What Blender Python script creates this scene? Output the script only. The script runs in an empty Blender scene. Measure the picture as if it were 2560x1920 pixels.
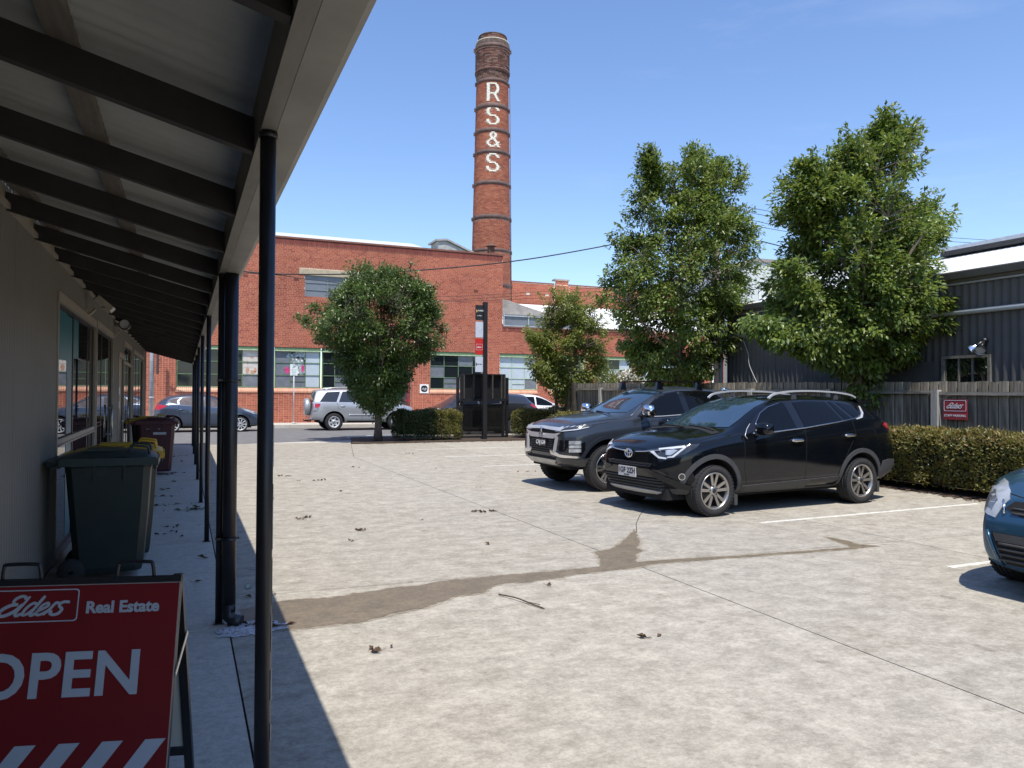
import bpy, bmesh, math, random
import numpy as np
from mathutils import Vector, Matrix
from mathutils.bvhtree import BVHTree
from mathutils.geometry import delaunay_2d_cdt
random.seed(7); RNG = np.random.default_rng(11)
R = math.radians
SC = bpy.context.scene
COL = SC.collection

# ------------------------------------------------------------------ camera
yaw, pitch, roll, EYE = R(23.2), R(0.76), R(0.35), 1.55
fw = Vector((math.sin(yaw)*math.cos(pitch), math.cos(yaw)*math.cos(pitch), math.sin(pitch)))
rt0 = Vector((math.cos(yaw), -math.sin(yaw), 0)); up0 = rt0.cross(fw)
rt = rt0*math.cos(roll) + up0*math.sin(roll); upv = rt.cross(fw)
cd = bpy.data.cameras.new('camera'); cam = bpy.data.objects.new('camera', cd); COL.objects.link(cam)
m = Matrix((rt, upv, -fw)).transposed().to_4x4(); m.translation = (0, 0, EYE); cam.matrix_world = m
cd.sensor_width = 36.0; cd.lens = 1910/2560*36; cd.clip_start = 0.05; cd.clip_end = 3000
SC.camera = cam

# ------------------------------------------------------------------ sky, sun, exposure
SUNV = Vector((-0.11, -0.42, 1.0)).normalized()
el = math.asin(SUNV.z); az = math.atan2(SUNV.x, SUNV.y)
w = bpy.data.worlds.new('World'); SC.world = w; w.use_nodes = True
nt = w.node_tree; bg = nt.nodes['Background']
sky = nt.nodes.new('ShaderNodeTexSky'); sky.sky_type = 'NISHITA'; sky.sun_disc = False
sky.sun_elevation = el; sky.sun_rotation = az; sky.altitude = 0; sky.air_density = 1.0; sky.dust_density = 0.3; sky.ozone_density = 3.2
hs_ = nt.nodes.new('ShaderNodeHueSaturation'); hs_.inputs['Saturation'].default_value = 1.07; hs_.inputs['Hue'].default_value = .506
nt.links.new(sky.outputs[0], hs_.inputs['Color']); # a few thin veils of high cloud drawn out along one direction, everywhere in the sky
tcw = nt.nodes.new('ShaderNodeTexCoord'); mpw = nt.nodes.new('ShaderNodeMapping'); mpw.inputs['Scale'].default_value = (1.2, 1.2, 6.0); mpw.inputs['Rotation'].default_value = (0.1, 0.06, 0.4)
nzw = nt.nodes.new('ShaderNodeTexNoise'); nzw.inputs['Scale'].default_value = 2.6; nzw.inputs['Detail'].default_value = 8; nzw.inputs['Roughness'].default_value = .62; nzw.inputs['Distortion'].default_value = .4
mrw = nt.nodes.new('ShaderNodeMapRange'); mrw.inputs[1].default_value = .58; mrw.inputs[2].default_value = .85; mrw.inputs[3].default_value = 0; mrw.inputs[4].default_value = .11
mxw = nt.nodes.new('ShaderNodeMix'); mxw.data_type = 'RGBA'; mxw.inputs[7].default_value = (5.2, 5.6, 6.0, 1)
for a_, b_ in ((tcw.outputs['Generated'], mpw.inputs[0]), (mpw.outputs[0], nzw.inputs['Vector']), (nzw.outputs['Fac'], mrw.inputs[0]), (mrw.outputs[0], mxw.inputs[0]), (hs_.outputs[0], mxw.inputs[6]), (mxw.outputs[2], bg.inputs[0])): nt.links.new(a_, b_)
bg.inputs[1].default_value = 0.15
ld = bpy.data.lights.new('sun', 'SUN'); ld.energy = 3.95; ld.angle = R(0.53); ld.color = (1.0, 0.94, 0.84)
sun = bpy.data.objects.new('sun', ld); COL.objects.link(sun)
sun.rotation_euler = SUNV.to_track_quat('Z', 'Y').to_euler(); sun.location = SUNV*60
SC.view_settings.view_transform = 'Standard'; SC.view_settings.look = 'None'
SC.view_settings.exposure = 0.56; SC.view_settings.gamma = 1.0; SC.view_settings.use_curve_mapping = False
SC.render.engine = 'CYCLES'
SC.cycles.max_bounces = 6; SC.cycles.diffuse_bounces = 3; SC.cycles.glossy_bounces = 3; SC.cycles.transmission_bounces = 4
SC.cycles.transparent_max_bounces = 6; SC.cycles.caustics_reflective = False; SC.cycles.caustics_refractive = False
SC.cycles.use_denoising = True

# ------------------------------------------------------------------ materials
MC = {}
def nodes(name):
    mt = bpy.data.materials.new(name); mt.use_nodes = True
    t = mt.node_tree; return mt, t, t.nodes['Principled BSDF']
def mk(t, kind, **kw):
    n = t.nodes.new(kind)
    for k, v in kw.items(): setattr(n, k, v)
    return n
def M(name, col, rough=0.6, metal=0.0, var=0.12, scale=6.0, bump=0.0, bscale=60.0, spec=0.5, coat=0.0, isl=0.0, stretch=None, detail=5.0, dark=None, trans=0.0):
    """procedural principled material: base colour broken up by noise, optional second colour, per-island tint, fine bump"""
    if name in MC: return MC[name]
    mt, t, b = nodes(name); L = t.links.new
    b.inputs['Roughness'].default_value = rough; b.inputs['Metallic'].default_value = metal
    b.inputs['Specular IOR Level'].default_value = spec
    if coat: b.inputs['Coat Weight'].default_value = coat; b.inputs['Coat Roughness'].default_value = 0.03
    tc = mk(t, 'ShaderNodeTexCoord'); src = tc.outputs['Object']
    if stretch:
        mp = mk(t, 'ShaderNodeMapping'); mp.inputs['Scale'].default_value = stretch; L(src, mp.inputs[0]); src = mp.outputs[0]
    nz = mk(t, 'ShaderNodeTexNoise'); nz.inputs['Scale'].default_value = scale; nz.inputs['Detail'].default_value = detail; nz.inputs['Roughness'].default_value = 0.6
    L(src, nz.inputs['Vector'])
    rp = mk(t, 'ShaderNodeValToRGB'); c = Vector(col[:3])
    lo = Vector(dark[:3]) if dark else c*(1-var); hi = c*(1+var)
    rp.color_ramp.elements[0].position = 0.34; rp.color_ramp.elements[1].position = 0.66
    rp.color_ramp.elements[0].color = (*lo, 1); rp.color_ramp.elements[1].color = (*[min(1, x) for x in hi], 1)
    L(nz.outputs['Fac'], rp.inputs[0]); out = rp.outputs[0]
    if isl:
        g = mk(t, 'ShaderNodeNewGeometry'); oi = mk(t, 'ShaderNodeObjectInfo')
        ad = mk(t, 'ShaderNodeMath', operation='ADD'); fr = mk(t, 'ShaderNodeMath', operation='FRACT')
        L(g.outputs['Random Per Island'], ad.inputs[0]); L(oi.outputs['Random'], ad.inputs[1]); L(ad.outputs[0], fr.inputs[0])
        mr = mk(t, 'ShaderNodeMapRange'); mr.inputs[3].default_value = 1-isl; mr.inputs[4].default_value = 1+isl; L(fr.outputs[0], mr.inputs[0])
        hs = mk(t, 'ShaderNodeHueSaturation'); L(out, hs.inputs['Color']); L(mr.outputs[0], hs.inputs['Value']); out = hs.outputs[0]
    L(out, b.inputs['Base Color'])
    if bump:
        n2 = mk(t, 'ShaderNodeTexNoise'); n2.inputs['Scale'].default_value = bscale; n2.inputs['Detail'].default_value = 4; L(src, n2.inputs['Vector'])
        bp = mk(t, 'ShaderNodeBump'); bp.inputs['Strength'].default_value = bump; bp.inputs['Distance'].default_value = 0.01
        L(n2.outputs['Fac'], bp.inputs['Height']); L(bp.outputs[0], b.inputs['Normal'])
    MC[name] = mt; return mt

def concrete(name, base, pale, brown, fine=1.0, rough=0.85):
    if name in MC: return MC[name]
    mt, t, b = nodes(name); L = t.links.new
    b.inputs['Roughness'].default_value = rough; b.inputs['Specular IOR Level'].default_value = 0.3
    tc = mk(t, 'ShaderNodeTexCoord')
    def noise(sc, det, rg, st=(1, 1, 1)):
        mp = mk(t, 'ShaderNodeMapping'); mp.inputs['Scale'].default_value = st; L(tc.outputs['Object'], mp.inputs[0])
        n = mk(t, 'ShaderNodeTexNoise'); n.inputs['Scale'].default_value = sc; n.inputs['Detail'].default_value = det; n.inputs['Roughness'].default_value = rg
        L(mp.outputs[0], n.inputs['Vector']); return n.outputs['Fac']
    def ramp(f, a, bb):
        r = mk(t, 'ShaderNodeMapRange'); r.inputs[1].default_value = a; r.inputs[2].default_value = bb; L(f, r.inputs[0]); return r.outputs[0]
    def mix(f, A, B):
        x = mk(t, 'ShaderNodeMix', data_type='RGBA'); L(f, x.inputs[0])
        for s, v in ((6, A), (7, B)):
            if isinstance(v, tuple): x.inputs[s].default_value = (*v, 1)
            else: L(v, x.inputs[s])
        return x.outputs[2]
    bl = mk(t, 'ShaderNodeMath', operation='MULTIPLY'); L(ramp(noise(0.45, 5, .6), .42, .70), bl.inputs[0]); bl.inputs[1].default_value = .55
    c = mix(bl.outputs[0], base, brown)
    c = mix(ramp(noise(5.0, 14, .86, (.8, 1.0, 1)), .41, .63), c, pale)
    dk = mk(t, 'ShaderNodeMix', data_type='RGBA', blend_type='MULTIPLY'); L(ramp(noise(24, 8, .78), .40, .62), dk.inputs[0])
    L(c, dk.inputs[6]); dk.inputs[7].default_value = (.78, .77, .75, 1)
    d2 = mk(t, 'ShaderNodeMix', data_type='RGBA', blend_type='MULTIPLY'); L(ramp(noise(75*fine, 4, .7), .45, .75), d2.inputs[0])
    L(dk.outputs[2], d2.inputs[6]); d2.inputs[7].default_value = (.80, .79, .77, 1)
    d3 = mk(t, 'ShaderNodeMix', data_type='RGBA', blend_type='MULTIPLY'); L(ramp(noise(1.6, 9, .78), .56, .70), d3.inputs[0])
    L(d2.outputs[2], d3.inputs[6]); d3.inputs[7].default_value = (.84, .83, .81, 1)
    d4 = mk(t, 'ShaderNodeMix', data_type='RGBA', blend_type='MULTIPLY'); L(ramp(noise(4.5, 2, .4), .70, .76), d4.inputs[0])
    L(d3.outputs[2], d4.inputs[6]); d4.inputs[7].default_value = (.70, .68, .66, 1)
    oi = mk(t, 'ShaderNodeObjectInfo'); tv = mk(t, 'ShaderNodeMapRange'); tv.inputs[3].default_value = .93; tv.inputs[4].default_value = 1.06; L(oi.outputs['Random'], tv.inputs[0])
    hs = mk(t, 'ShaderNodeHueSaturation'); L(d4.outputs[2], hs.inputs['Color']); L(tv.outputs[0], hs.inputs['Value'])
    L(hs.outputs[0], b.inputs['Base Color'])
    bp = mk(t, 'ShaderNodeBump'); bp.inputs['Strength'].default_value = 0.35; bp.inputs['Distance'].default_value = 0.006
    L(noise(90*fine, 5, .7), bp.inputs['Height']); L(bp.outputs[0], b.inputs['Normal'])
    MC[name] = mt; return mt

def brickmat(name, cols, rough=0.9):
    """each brick (mesh island or object) takes its own shade from a row of fired-clay colours"""
    if name in MC: return MC[name]
    mt, t, b = nodes(name); L = t.links.new
    b.inputs['Roughness'].default_value = rough; b.inputs['Specular IOR Level'].default_value = 0.25
    g = mk(t, 'ShaderNodeNewGeometry'); oi = mk(t, 'ShaderNodeObjectInfo')
    ad = mk(t, 'ShaderNodeMath', operation='ADD'); fr = mk(t, 'ShaderNodeMath', operation='FRACT')
    L(g.outputs['Random Per Island'], ad.inputs[0]); L(oi.outputs['Random'], ad.inputs[1]); L(ad.outputs[0], fr.inputs[0])
    rp = mk(t, 'ShaderNodeValToRGB'); e = rp.color_ramp.elements
    while len(e) < len(cols): e.new(0.5)
    for i, c in enumerate(cols): e[i].position = i/(len(cols)-1); e[i].color = (*c, 1)
    L(fr.outputs[0], rp.inputs[0])
    tc = mk(t, 'ShaderNodeNewGeometry'); nz = mk(t, 'ShaderNodeTexNoise'); nz.inputs['Scale'].default_value = 0.35; nz.inputs['Detail'].default_value = 6
    L(tc.outputs['Position'], nz.inputs['Vector'])
    mr = mk(t, 'ShaderNodeMapRange'); mr.inputs[1].default_value = .3; mr.inputs[2].default_value = .7; mr.inputs[3].default_value = .84; mr.inputs[4].default_value = 1.14; L(nz.outputs['Fac'], mr.inputs[0])
    hs = mk(t, 'ShaderNodeHueSaturation'); L(rp.outputs[0], hs.inputs['Color']); L(mr.outputs[0], hs.inputs['Value'])
    L(hs.outputs[0], b.inputs['Base Color'])
    MC[name] = mt; return mt

def leafmat(name, cols, trans=0.35, rough=0.42, spec=0.5):
    if name in MC: return MC[name]
    mt, t, b = nodes(name); L = t.links.new
    b.inputs['Roughness'].default_value = rough; b.inputs['Specular IOR Level'].default_value = spec
    g = mk(t, 'ShaderNodeNewGeometry'); rp = mk(t, 'ShaderNodeValToRGB'); e = rp.color_ramp.elements
    while len(e) < len(cols): e.new(0.5)
    for i, c in enumerate(cols): e[i].position = i/(len(cols)-1); e[i].color = (*c, 1)
    L(g.outputs['Random Per Island'], rp.inputs[0])
    nz = mk(t, 'ShaderNodeTexNoise'); nz.inputs['Scale'].default_value = 1.6; nz.inputs['Detail'].default_value = 3; L(g.outputs['Position'], nz.inputs['Vector'])
    mr = mk(t, 'ShaderNodeMapRange'); mr.inputs[1].default_value = .35; mr.inputs[2].default_value = .65; mr.inputs[3].default_value = .8; mr.inputs[4].default_value = 1.2; L(nz.outputs['Fac'], mr.inputs[0])
    hs = mk(t, 'ShaderNodeHueSaturation'); L(rp.outputs[0], hs.inputs['Color']); L(mr.outputs[0], hs.inputs['Value'])
    L(hs.outputs[0], b.inputs['Base Color'])
    tr = mk(t, 'ShaderNodeBsdfTranslucent'); h2 = mk(t, 'ShaderNodeHueSaturation'); h2.inputs['Hue'].default_value = .485; h2.inputs['Value'].default_value = 1.5
    L(hs.outputs[0], h2.inputs['Color']); L(h2.outputs[0], tr.inputs[0])
    mx = mk(t, 'ShaderNodeMixShader'); mx.inputs[0].default_value = trans; L(b.outputs[0], mx.inputs[1]); L(tr.outputs[0], mx.inputs[2])
    L(mx.outputs[0], t.nodes['Material Output'].inputs[0]); MC[name] = mt; return mt

def glass(name, col, rough=0.02, spec=0.5, alpha=1.0, ior=1.5, wavy=0.03):
    if name in MC: return MC[name]
    mt, t, b = nodes(name)
    b.inputs['Base Color'].default_value = (*col, 1); b.inputs['Roughness'].default_value = rough; b.inputs['Specular IOR Level'].default_value = spec
    b.inputs['IOR'].default_value = ior; b.inputs['Alpha'].default_value = alpha
    if not wavy: MC[name] = mt; return mt
    tc = mk(t, 'ShaderNodeTexCoord'); nz = mk(t, 'ShaderNodeTexNoise'); nz.inputs['Scale'].default_value = 2.0; t.links.new(tc.outputs['Object'], nz.inputs['Vector'])
    bp = mk(t, 'ShaderNodeBump'); bp.inputs['Strength'].default_value = wavy; bp.inputs['Distance'].default_value = 0.02
    t.links.new(nz.outputs['Fac'], bp.inputs['Height']); t.links.new(bp.outputs[0], b.inputs['Normal'])
    MC[name] = mt; return mt

# ------------------------------------------------------------------ mesh builder and object helpers
class MB:
    def __init__(s): s.v = []; s.f = []; s.mi = []; s.sm = []
    def add(s, vs, fs, mi=0, sm=False):
        o = len(s.v); s.v += [tuple(p) for p in vs]; s.f += [tuple(i+o for i in f) for f in fs]; s.mi += [mi]*len(fs); s.sm += [sm]*len(fs); return s
    def box(s, x0, x1, y0, y1, z0, z1, mi=0):
        return s.add([(x0,y0,z0),(x1,y0,z0),(x1,y1,z0),(x0,y1,z0),(x0,y0,z1),(x1,y0,z1),(x1,y1,z1),(x0,y1,z1)],
                     [(0,3,2,1),(4,5,6,7),(0,1,5,4),(1,2,6,5),(2,3,7,6),(3,0,4,7)], mi)
    def obox(s, c, ax, hx, ay, hy, az, hz, mi=0):
        c, ax, ay, az = Vector(c), Vector(ax).normalized(), Vector(ay).normalized(), Vector(az).normalized()
        vs = [c+ax*(hx*i)+ay*(hy*j)+az*(hz*k) for k in (-1, 1) for i, j in ((-1,-1),(1,-1),(1,1),(-1,1))]
        return s.add(vs, [(0,3,2,1),(4,5,6,7),(0,1,5,4),(1,2,6,5),(2,3,7,6),(3,0,4,7)], mi)
    def prism(s, poly, off, mi=0, sm=False):
        n = len(poly); off = Vector(off); a = [Vector(p) for p in poly]
        vs = a+[p+off for p in a]
        return s.add(vs, [tuple(range(n))[::-1], tuple(range(n, 2*n))]+[(i, (i+1) % n, n+(i+1) % n, n+i) for i in range(n)], mi, sm)
    def tube(s, pts, r, n=8, mi=0, cap=True, sm=True):
        pts = [Vector(p) for p in pts]; rr = r if isinstance(r, (list, tuple)) else [r]*len(pts); vs = []; fs = []
        prev = None
        for i, p in enumerate(pts):
            d = (pts[min(i+1, len(pts)-1)]-pts[max(i-1, 0)])
            d = d.normalized() if d.length > 1e-9 else Vector((0, 0, 1))
            a = prev if prev is not None else (Vector((1, 0, 0)) if abs(d.z) > .9 else Vector((0, 0, 1)))
            x = (a-d*a.dot(d)); x = x.normalized() if x.length > 1e-6 else d.orthogonal().normalized(); prev = x; y = d.cross(x)
            for k in range(n):
                t = 2*math.pi*k/n; vs.append(p+(x*math.cos(t)+y*math.sin(t))*rr[i])
        for i in range(len(pts)-1):
            for k in range(n):
                fs.append((i*n+k, i*n+(k+1) % n, (i+1)*n+(k+1) % n, (i+1)*n+k))
        s.add(vs, fs, mi, sm)
        if cap and n > 2:
            o = len(s.v)-len(vs); L = len(pts)-1
            s.f += [tuple(o+k for k in range(n))[::-1], tuple(o+L*n+k for k in range(n))]; s.mi += [mi, mi]; s.sm += [False, False]
        return s
    def lathe(s, prof, n=24, axis='z', c=(0,0,0), mi=0, sm=True, cap=False):
        vs = []; fs = []; c = Vector(c)
        for r, h in prof:
            for k in range(n):
                t = 2*math.pi*k/n; a, b = r*math.cos(t), r*math.sin(t)
                vs.append(c+(Vector((a, b, h)) if axis == 'z' else Vector((a, h, b)) if axis == 'y' else Vector((h, a, b))))
        for i in range(len(prof)-1):
            for k in range(n):
                q = (i*n+k, i*n+(k+1) % n, (i+1)*n+(k+1) % n, (i+1)*n+k); fs.append(q if axis != 'y' else q[::-1])
        if cap: fs += [tuple(range(n))[::-1], tuple(range((len(prof)-1)*n, len(prof)*n))]
        return s.add(vs, fs, mi, sm)
    def ellipsoid(s, c, r, n=16, m=10, mi=0, pw=1.0):
        vs = []; fs = []; c = Vector(c)
        sg = lambda x: math.copysign(abs(x)**pw, x)
        for i in range(m+1):
            ph = -math.pi/2+math.pi*i/m
            for k in range(n):
                th = 2*math.pi*k/n
                vs.append(c+Vector((r[0]*sg(math.cos(ph))*sg(math.cos(th)), r[1]*sg(math.cos(ph))*sg(math.sin(th)), r[2]*sg(math.sin(ph)))))
        for i in range(m):
            for k in range(n): fs.append((i*n+k, i*n+(k+1) % n, (i+1)*n+(k+1) % n, (i+1)*n+k))
        return s.add(vs, fs, mi, True)
    def grid(s, f, nu, nv, mi=0, sm=True):
        vs = [f(i/nu, j/nv) for j in range(nv+1) for i in range(nu+1)]
        return s.add(vs, [(j*(nu+1)+i, j*(nu+1)+i+1, (j+1)*(nu+1)+i+1, (j+1)*(nu+1)+i) for j in range(nv) for i in range(nu)], mi, sm)
    def mesh(s, name, mats):
        me = bpy.data.meshes.new(name); me.from_pydata(s.v, [], s.f)
        for m_ in (mats if isinstance(mats, (list, tuple)) else [mats]): me.materials.append(m_)
        me.polygons.foreach_set('material_index', s.mi); me.polygons.foreach_set('use_smooth', s.sm); me.update(); return me
    def build(s, name, mats, parent=None, **k): return put(name, s.mesh(name, mats), parent, **k)

def put(name, me, parent=None, world=True, loc=None, rotz=None, label=None, cat=None, group=None, kind=None):
    """link one mesh object; world=True keeps the mesh's coordinates as scene coordinates under its parent"""
    o = bpy.data.objects.new(name, me); COL.objects.link(o)
    if parent is not None:
        o.parent = parent
        if world:
            top = parent; mw = Matrix()
            while top is not None:
                mw = Matrix.LocRotScale(top.location, top.rotation_euler, top.scale) if top.parent is None else mw
                top = top.parent
            if parent.parent is None: o.matrix_parent_inverse = mw.inverted()
    if loc is not None: o.location = loc
    if rotz is not None: o.rotation_euler = (0, 0, rotz)
    tag(o, label, cat, group, kind); return o
def tag(o, label=None, cat=None, group=None, kind=None):
    if label: o['label'] = label
    if cat: o['category'] = cat
    if group: o['group'] = group
    if kind: o['kind'] = kind
    return o
def thing(name, label, cat, loc=(0,0,0), rotz=0.0, group=None):
    o = bpy.data.objects.new(name, None); o.empty_display_size = 0.2; COL.objects.link(o)
    o.location = loc; o.rotation_euler = (0, 0, rotz); return tag(o, label, cat, group)
def dup(o, parent=None):
    c = o.copy(); COL.objects.link(c)
    if parent is not None: c.parent = parent
    for ch in o.children: dup(ch, c)
    return c
def rename_plain(o, name): o.name = name

def text_mesh(s, size, mat, ext=0.0015, align='CENTER', shear=0.0, bold=0.0, space=1.0):
    cu = bpy.data.curves.new('t', 'FONT'); cu.body = s; cu.size = size; cu.extrude = ext; cu.align_x = align; cu.align_y = 'CENTER'; cu.shear = shear; cu.offset = bold
    cu.space_character = space; cu.resolution_u = 4
    o = bpy.data.objects.new('t', cu); COL.objects.link(o); dg = bpy.context.evaluated_depsgraph_get()
    me = bpy.data.meshes.new_from_object(o.evaluated_get(dg)); COL.objects.unlink(o); bpy.data.objects.remove(o); me.materials.clear(); me.materials.append(mat); return me
def xf_mesh(me, o, ax, ay):
    """carry a flat mesh (x right, y up) to the plane with origin o and axes ax, ay"""
    ax, ay = Vector(ax).normalized(), Vector(ay).normalized(); az_ = ax.cross(ay)
    mm = Matrix((ax, ay, az_)).transposed().to_4x4(); mm.translation = o; me.transform(mm); return me
def text(name, s, size, mat, o, ax, ay, parent, **k): return put(name, xf_mesh(text_mesh(s, size, mat, **k), o, ax, ay), parent)

def crom(pts, n=8):
    P = [Vector(p) for p in pts]; P = [P[0]*2-P[1]]+P+[P[-1]*2-P[-2]]; out = []
    for i in range(1, len(P)-2):
        for k in range(n):
            t = k/n; a, b, c, d = P[i-1:i+3]
            out.append(0.5*((2*b)+(c-a)*t+(2*a-5*b+4*c-d)*t*t+(3*b-a-3*c+d)*t**3))
    return out+[P[-2]]
def ribbon(mb, pts, wd, z0, z1, mi=0):
    """flat pen stroke along 2-D points with width and thickness"""
    p = [Vector((q[0], q[1])) for q in pts]; n = len(p); Lf = []; Rt = []
    for i in range(n):
        d = (p[min(i+1, n-1)]-p[max(i-1, 0)]); d = d.normalized() if d.length > 1e-9 else Vector((1, 0)); nn = Vector((-d.y, d.x))*(wd*.5*(1 if 0 < i < n-1 else .8))
        e = d*(wd*.25 if i == n-1 else -wd*.25 if i == 0 else 0); Lf.append(p[i]+nn+e); Rt.append(p[i]-nn+e)
    for i in range(n-1):
        q = [Rt[i], Rt[i+1], Lf[i+1], Lf[i]]; mb.prism([(a.x, a.y, z0) for a in q], (0, 0, z1-z0), mi)
def script_logo():
    """the slanted one-line script word of the red signs, about 1.9 wide by 0.62 tall, drawn as pen strokes"""
    mb = MB(); st = []
    sh = lambda L: [(x+.62*y, y) for x, y in L]
    st.append((sh([(.50,.52),(.46,.58),(.34,.60),(.23,.53),(.22,.44),(.30,.37),(.38,.36)]), .085))
    st.append((sh([(.38,.36),(.20,.33),(.06,.22),(.05,.10),(.16,.02),(.32,.06),(.46,.18),(.53,.34)]), .10))
    st.append((sh([(.50,.12),(.55,.30),(.58,.58)]), .07)); st.append((sh([(.52,.30),(.52,.08),(.60,.02),(.70,.08)]), .085))
    st.append((sh([(.96,.34),(.86,.39),(.76,.32),(.72,.16),(.76,.04),(.86,.06),(.96,.20)]), .08)); st.append((sh([(1.02,.58),(.98,.30),(.96,.08),(1.02,.02),(1.12,.08)]), .085))
    st.append((sh([(1.10,.12),(1.24,.22),(1.32,.30),(1.26,.38),(1.15,.32),(1.12,.14),(1.18,.03),(1.30,.05),(1.42,.16)]), .075))
    st.append((sh([(1.36,.04),(1.44,.18),(1.48,.36),(1.54,.38),(1.60,.35)]), .08))
    st.append((sh([(1.86,.39),(1.72,.40),(1.62,.34),(1.68,.26),(1.80,.18),(1.78,.06),(1.66,.02),(1.54,.06),(1.53,.13)]), .085))
    k = 0
    for p, wdt in st: ribbon(mb, crom(p, 6), wdt, 0.0, .006+.0006*k); k += 1
    return mb
def logo(name, mat, o, ax, ay, width, parent):
    me = script_logo().mesh(name, mat); s = width/2.15; me.transform(Matrix.Diagonal((s, s, .35, 1)) @ Matrix.Translation((-1.1, -.3, 0)))
    return put(name, xf_mesh(me, o, ax, ay), parent)
def round_frame(name, mat, o, ax, ay, wd, ht, rad, th, parent, dz=.002):
    pts = []
    for cx, cy, a0 in ((wd/2-rad, ht/2-rad, 0), (-wd/2+rad, ht/2-rad, 90), (-wd/2+rad, -ht/2+rad, 180), (wd/2-rad, -ht/2+rad, 270)):
        for k in range(6): a = R(a0+18*k); pts.append((cx+rad*math.cos(a), cy+rad*math.sin(a)))
    mb = MB(); n = len(pts); inn = [(x*(1-2*th/wd), y*(1-2*th/ht)) for x, y in pts]
    for i in range(n):
        j = (i+1) % n; mb.prism([(*pts[i], 0), (*pts[j], 0), (*inn[j], 0), (*inn[i], 0)], (0, 0, dz))
    return put(name, xf_mesh(mb.mesh(name, mat), o, ax, ay), parent)
# ================================================================== the setting: ground, car park, street
m_conc = concrete('car_park_concrete', (.305,.282,.24), (.525,.49,.42), (.275,.24,.185))
m_walk = concrete('walkway_concrete', (.47,.45,.40), (.58,.555,.50), (.41,.385,.33))
m_soil = M('dark_joint_soil', (.035,.03,.025), .95, var=.3, scale=20)
m_asph = M('asphalt', (.15,.15,.15), .88, var=.14, scale=2.2, bump=.4, bscale=160)
m_foot = concrete('footpath_concrete', (.50,.48,.43), (.60,.58,.53), (.44,.41,.36))
m_mulch = M('bark_mulch', (.055,.038,.026), .95, var=.45, scale=28, bump=1.0, bscale=45)
m_line = M('road_paint', (.66,.65,.60), .8, var=.10, scale=14, dark=(.44,.42,.36))
def struct(name, mb, mt, parent=None, **k): return mb.build(name, mt, parent, kind='structure' if parent is None else None, **k)

struct('ground', MB().box(-400, 700, -400, 900, -.5, -.03), M('far_ground', (.20,.18,.14), .95, var=.2, scale=.4))
base = struct('car_park', MB().box(.285, 11.3, -8, 24.3, -.03, -.014), m_soil)
def slab(poly, parent, mt, z0=-.0135, z1=0.0, g=.0055, name='slab'):
    c = sum((Vector((*p, 0)) for p in poly), Vector())/len(poly); q = []
    n = len(poly)
    for i in range(n):      # pull every edge in by half the joint width
        a, b, d = Vector(poly[i-1]), Vector(poly[i]), Vector(poly[(i+1) % n])
        e1 = (b-a).normalized(); e2 = (d-b).normalized(); n1 = Vector((-e1.y, e1.x)); n2 = Vector((-e2.y, e2.x))
        bis = (n1+n2); bis = bis/max(.3, bis.length_squared)*2; q.append((b.x+bis.x*g, b.y+bis.y*g))
    mb = MB(); mb.prism([(x, y, z0) for x, y in q], (0, 0, z1-z0)); return mb.build(name, mt, parent)
XS = [.285, 3.8, 7.12, 11.3]
def yrow(k, x): return [-8, -2.1, 1.95, 6.17-.038*x, 10.45-.15*x, 14.35-.03*x, 18.6][k]
def xcol(i, k): return XS[i]
for k in range(6):
    for i in range(3):
        a, b = XS[i]+(.25 if (i == 1 and k == 5) else 0)*0, XS[i+1]
        slab([(a, yrow(k, a)), (b, yrow(k, b)), (b, yrow(k+1, b)), (a, yrow(k+1, a))], base, m_conc)
slab([(.285, 18.6), (3.8, 18.6), (4.86, 24.3), (.285, 24.3)], base, m_conc)
slab([(3.8, 18.6), (7.12, 18.6), (7.12, 23.3), (4.67, 23.3)], base, m_conc)
slab([(7.12, 18.6), (11.3, 18.6), (11.3, 23.5), (7.12, 23.3)], base, m_conc)
walk = struct('walkway', MB().box(-1.06, .285, -8, 24.3, -.03, -.014), m_soil)
for a, b in zip([-8, -3.7, -.64, 2.42, 5.36, 8.55, 11.6, 14.66, 17.7, 20.8], [-3.7, -.64, 2.42, 5.36, 8.55, 11.6, 14.66, 17.7, 20.8, 24.3]):
    slab([(-1.06, a), (.285, a), (.285, b), (-1.06, b)], walk, m_walk, g=.005)
# hairline crack and parking bay lines
def strip(mb, a, b, wd, z0=.0, z1=.004):
    a, b = Vector(a), Vector(b); d = (b-a).normalized(); n = Vector((-d.y, d.x))*wd/2
    mb.prism([(p.x, p.y, z0) for p in (a-n, b-n, b+n, a+n)], (0, 0, z1-z0)); return mb
mb = MB(); P = [(3.82, 6.1), (4.1, 6.5), (4.35, 6.9), (4.75, 7.45), (5.0, 7.86), (5.4, 8.4), (5.8, 8.9)]
for a, b in zip(P[:-1], P[1:]): strip(mb, a, b, .009, .0, .0015)
struct('crack', mb, m_soil)
for y, yy, x0 in ((4.83, 4.86, 6.4), (7.37, 7.55, 6.44), (10.0, 10.1, 6.4), (12.62, 12.7, 5.9), (15.3, 15.35, 5.9), (17.9, 17.95, 5.9), (20.5, 20.5, 5.9), (2.2, 2.25, 6.4)):
    mb = strip(MB(), (x0, y), (10.6, yy), .07)
    struct('bay_line', mb, m_line)
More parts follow.
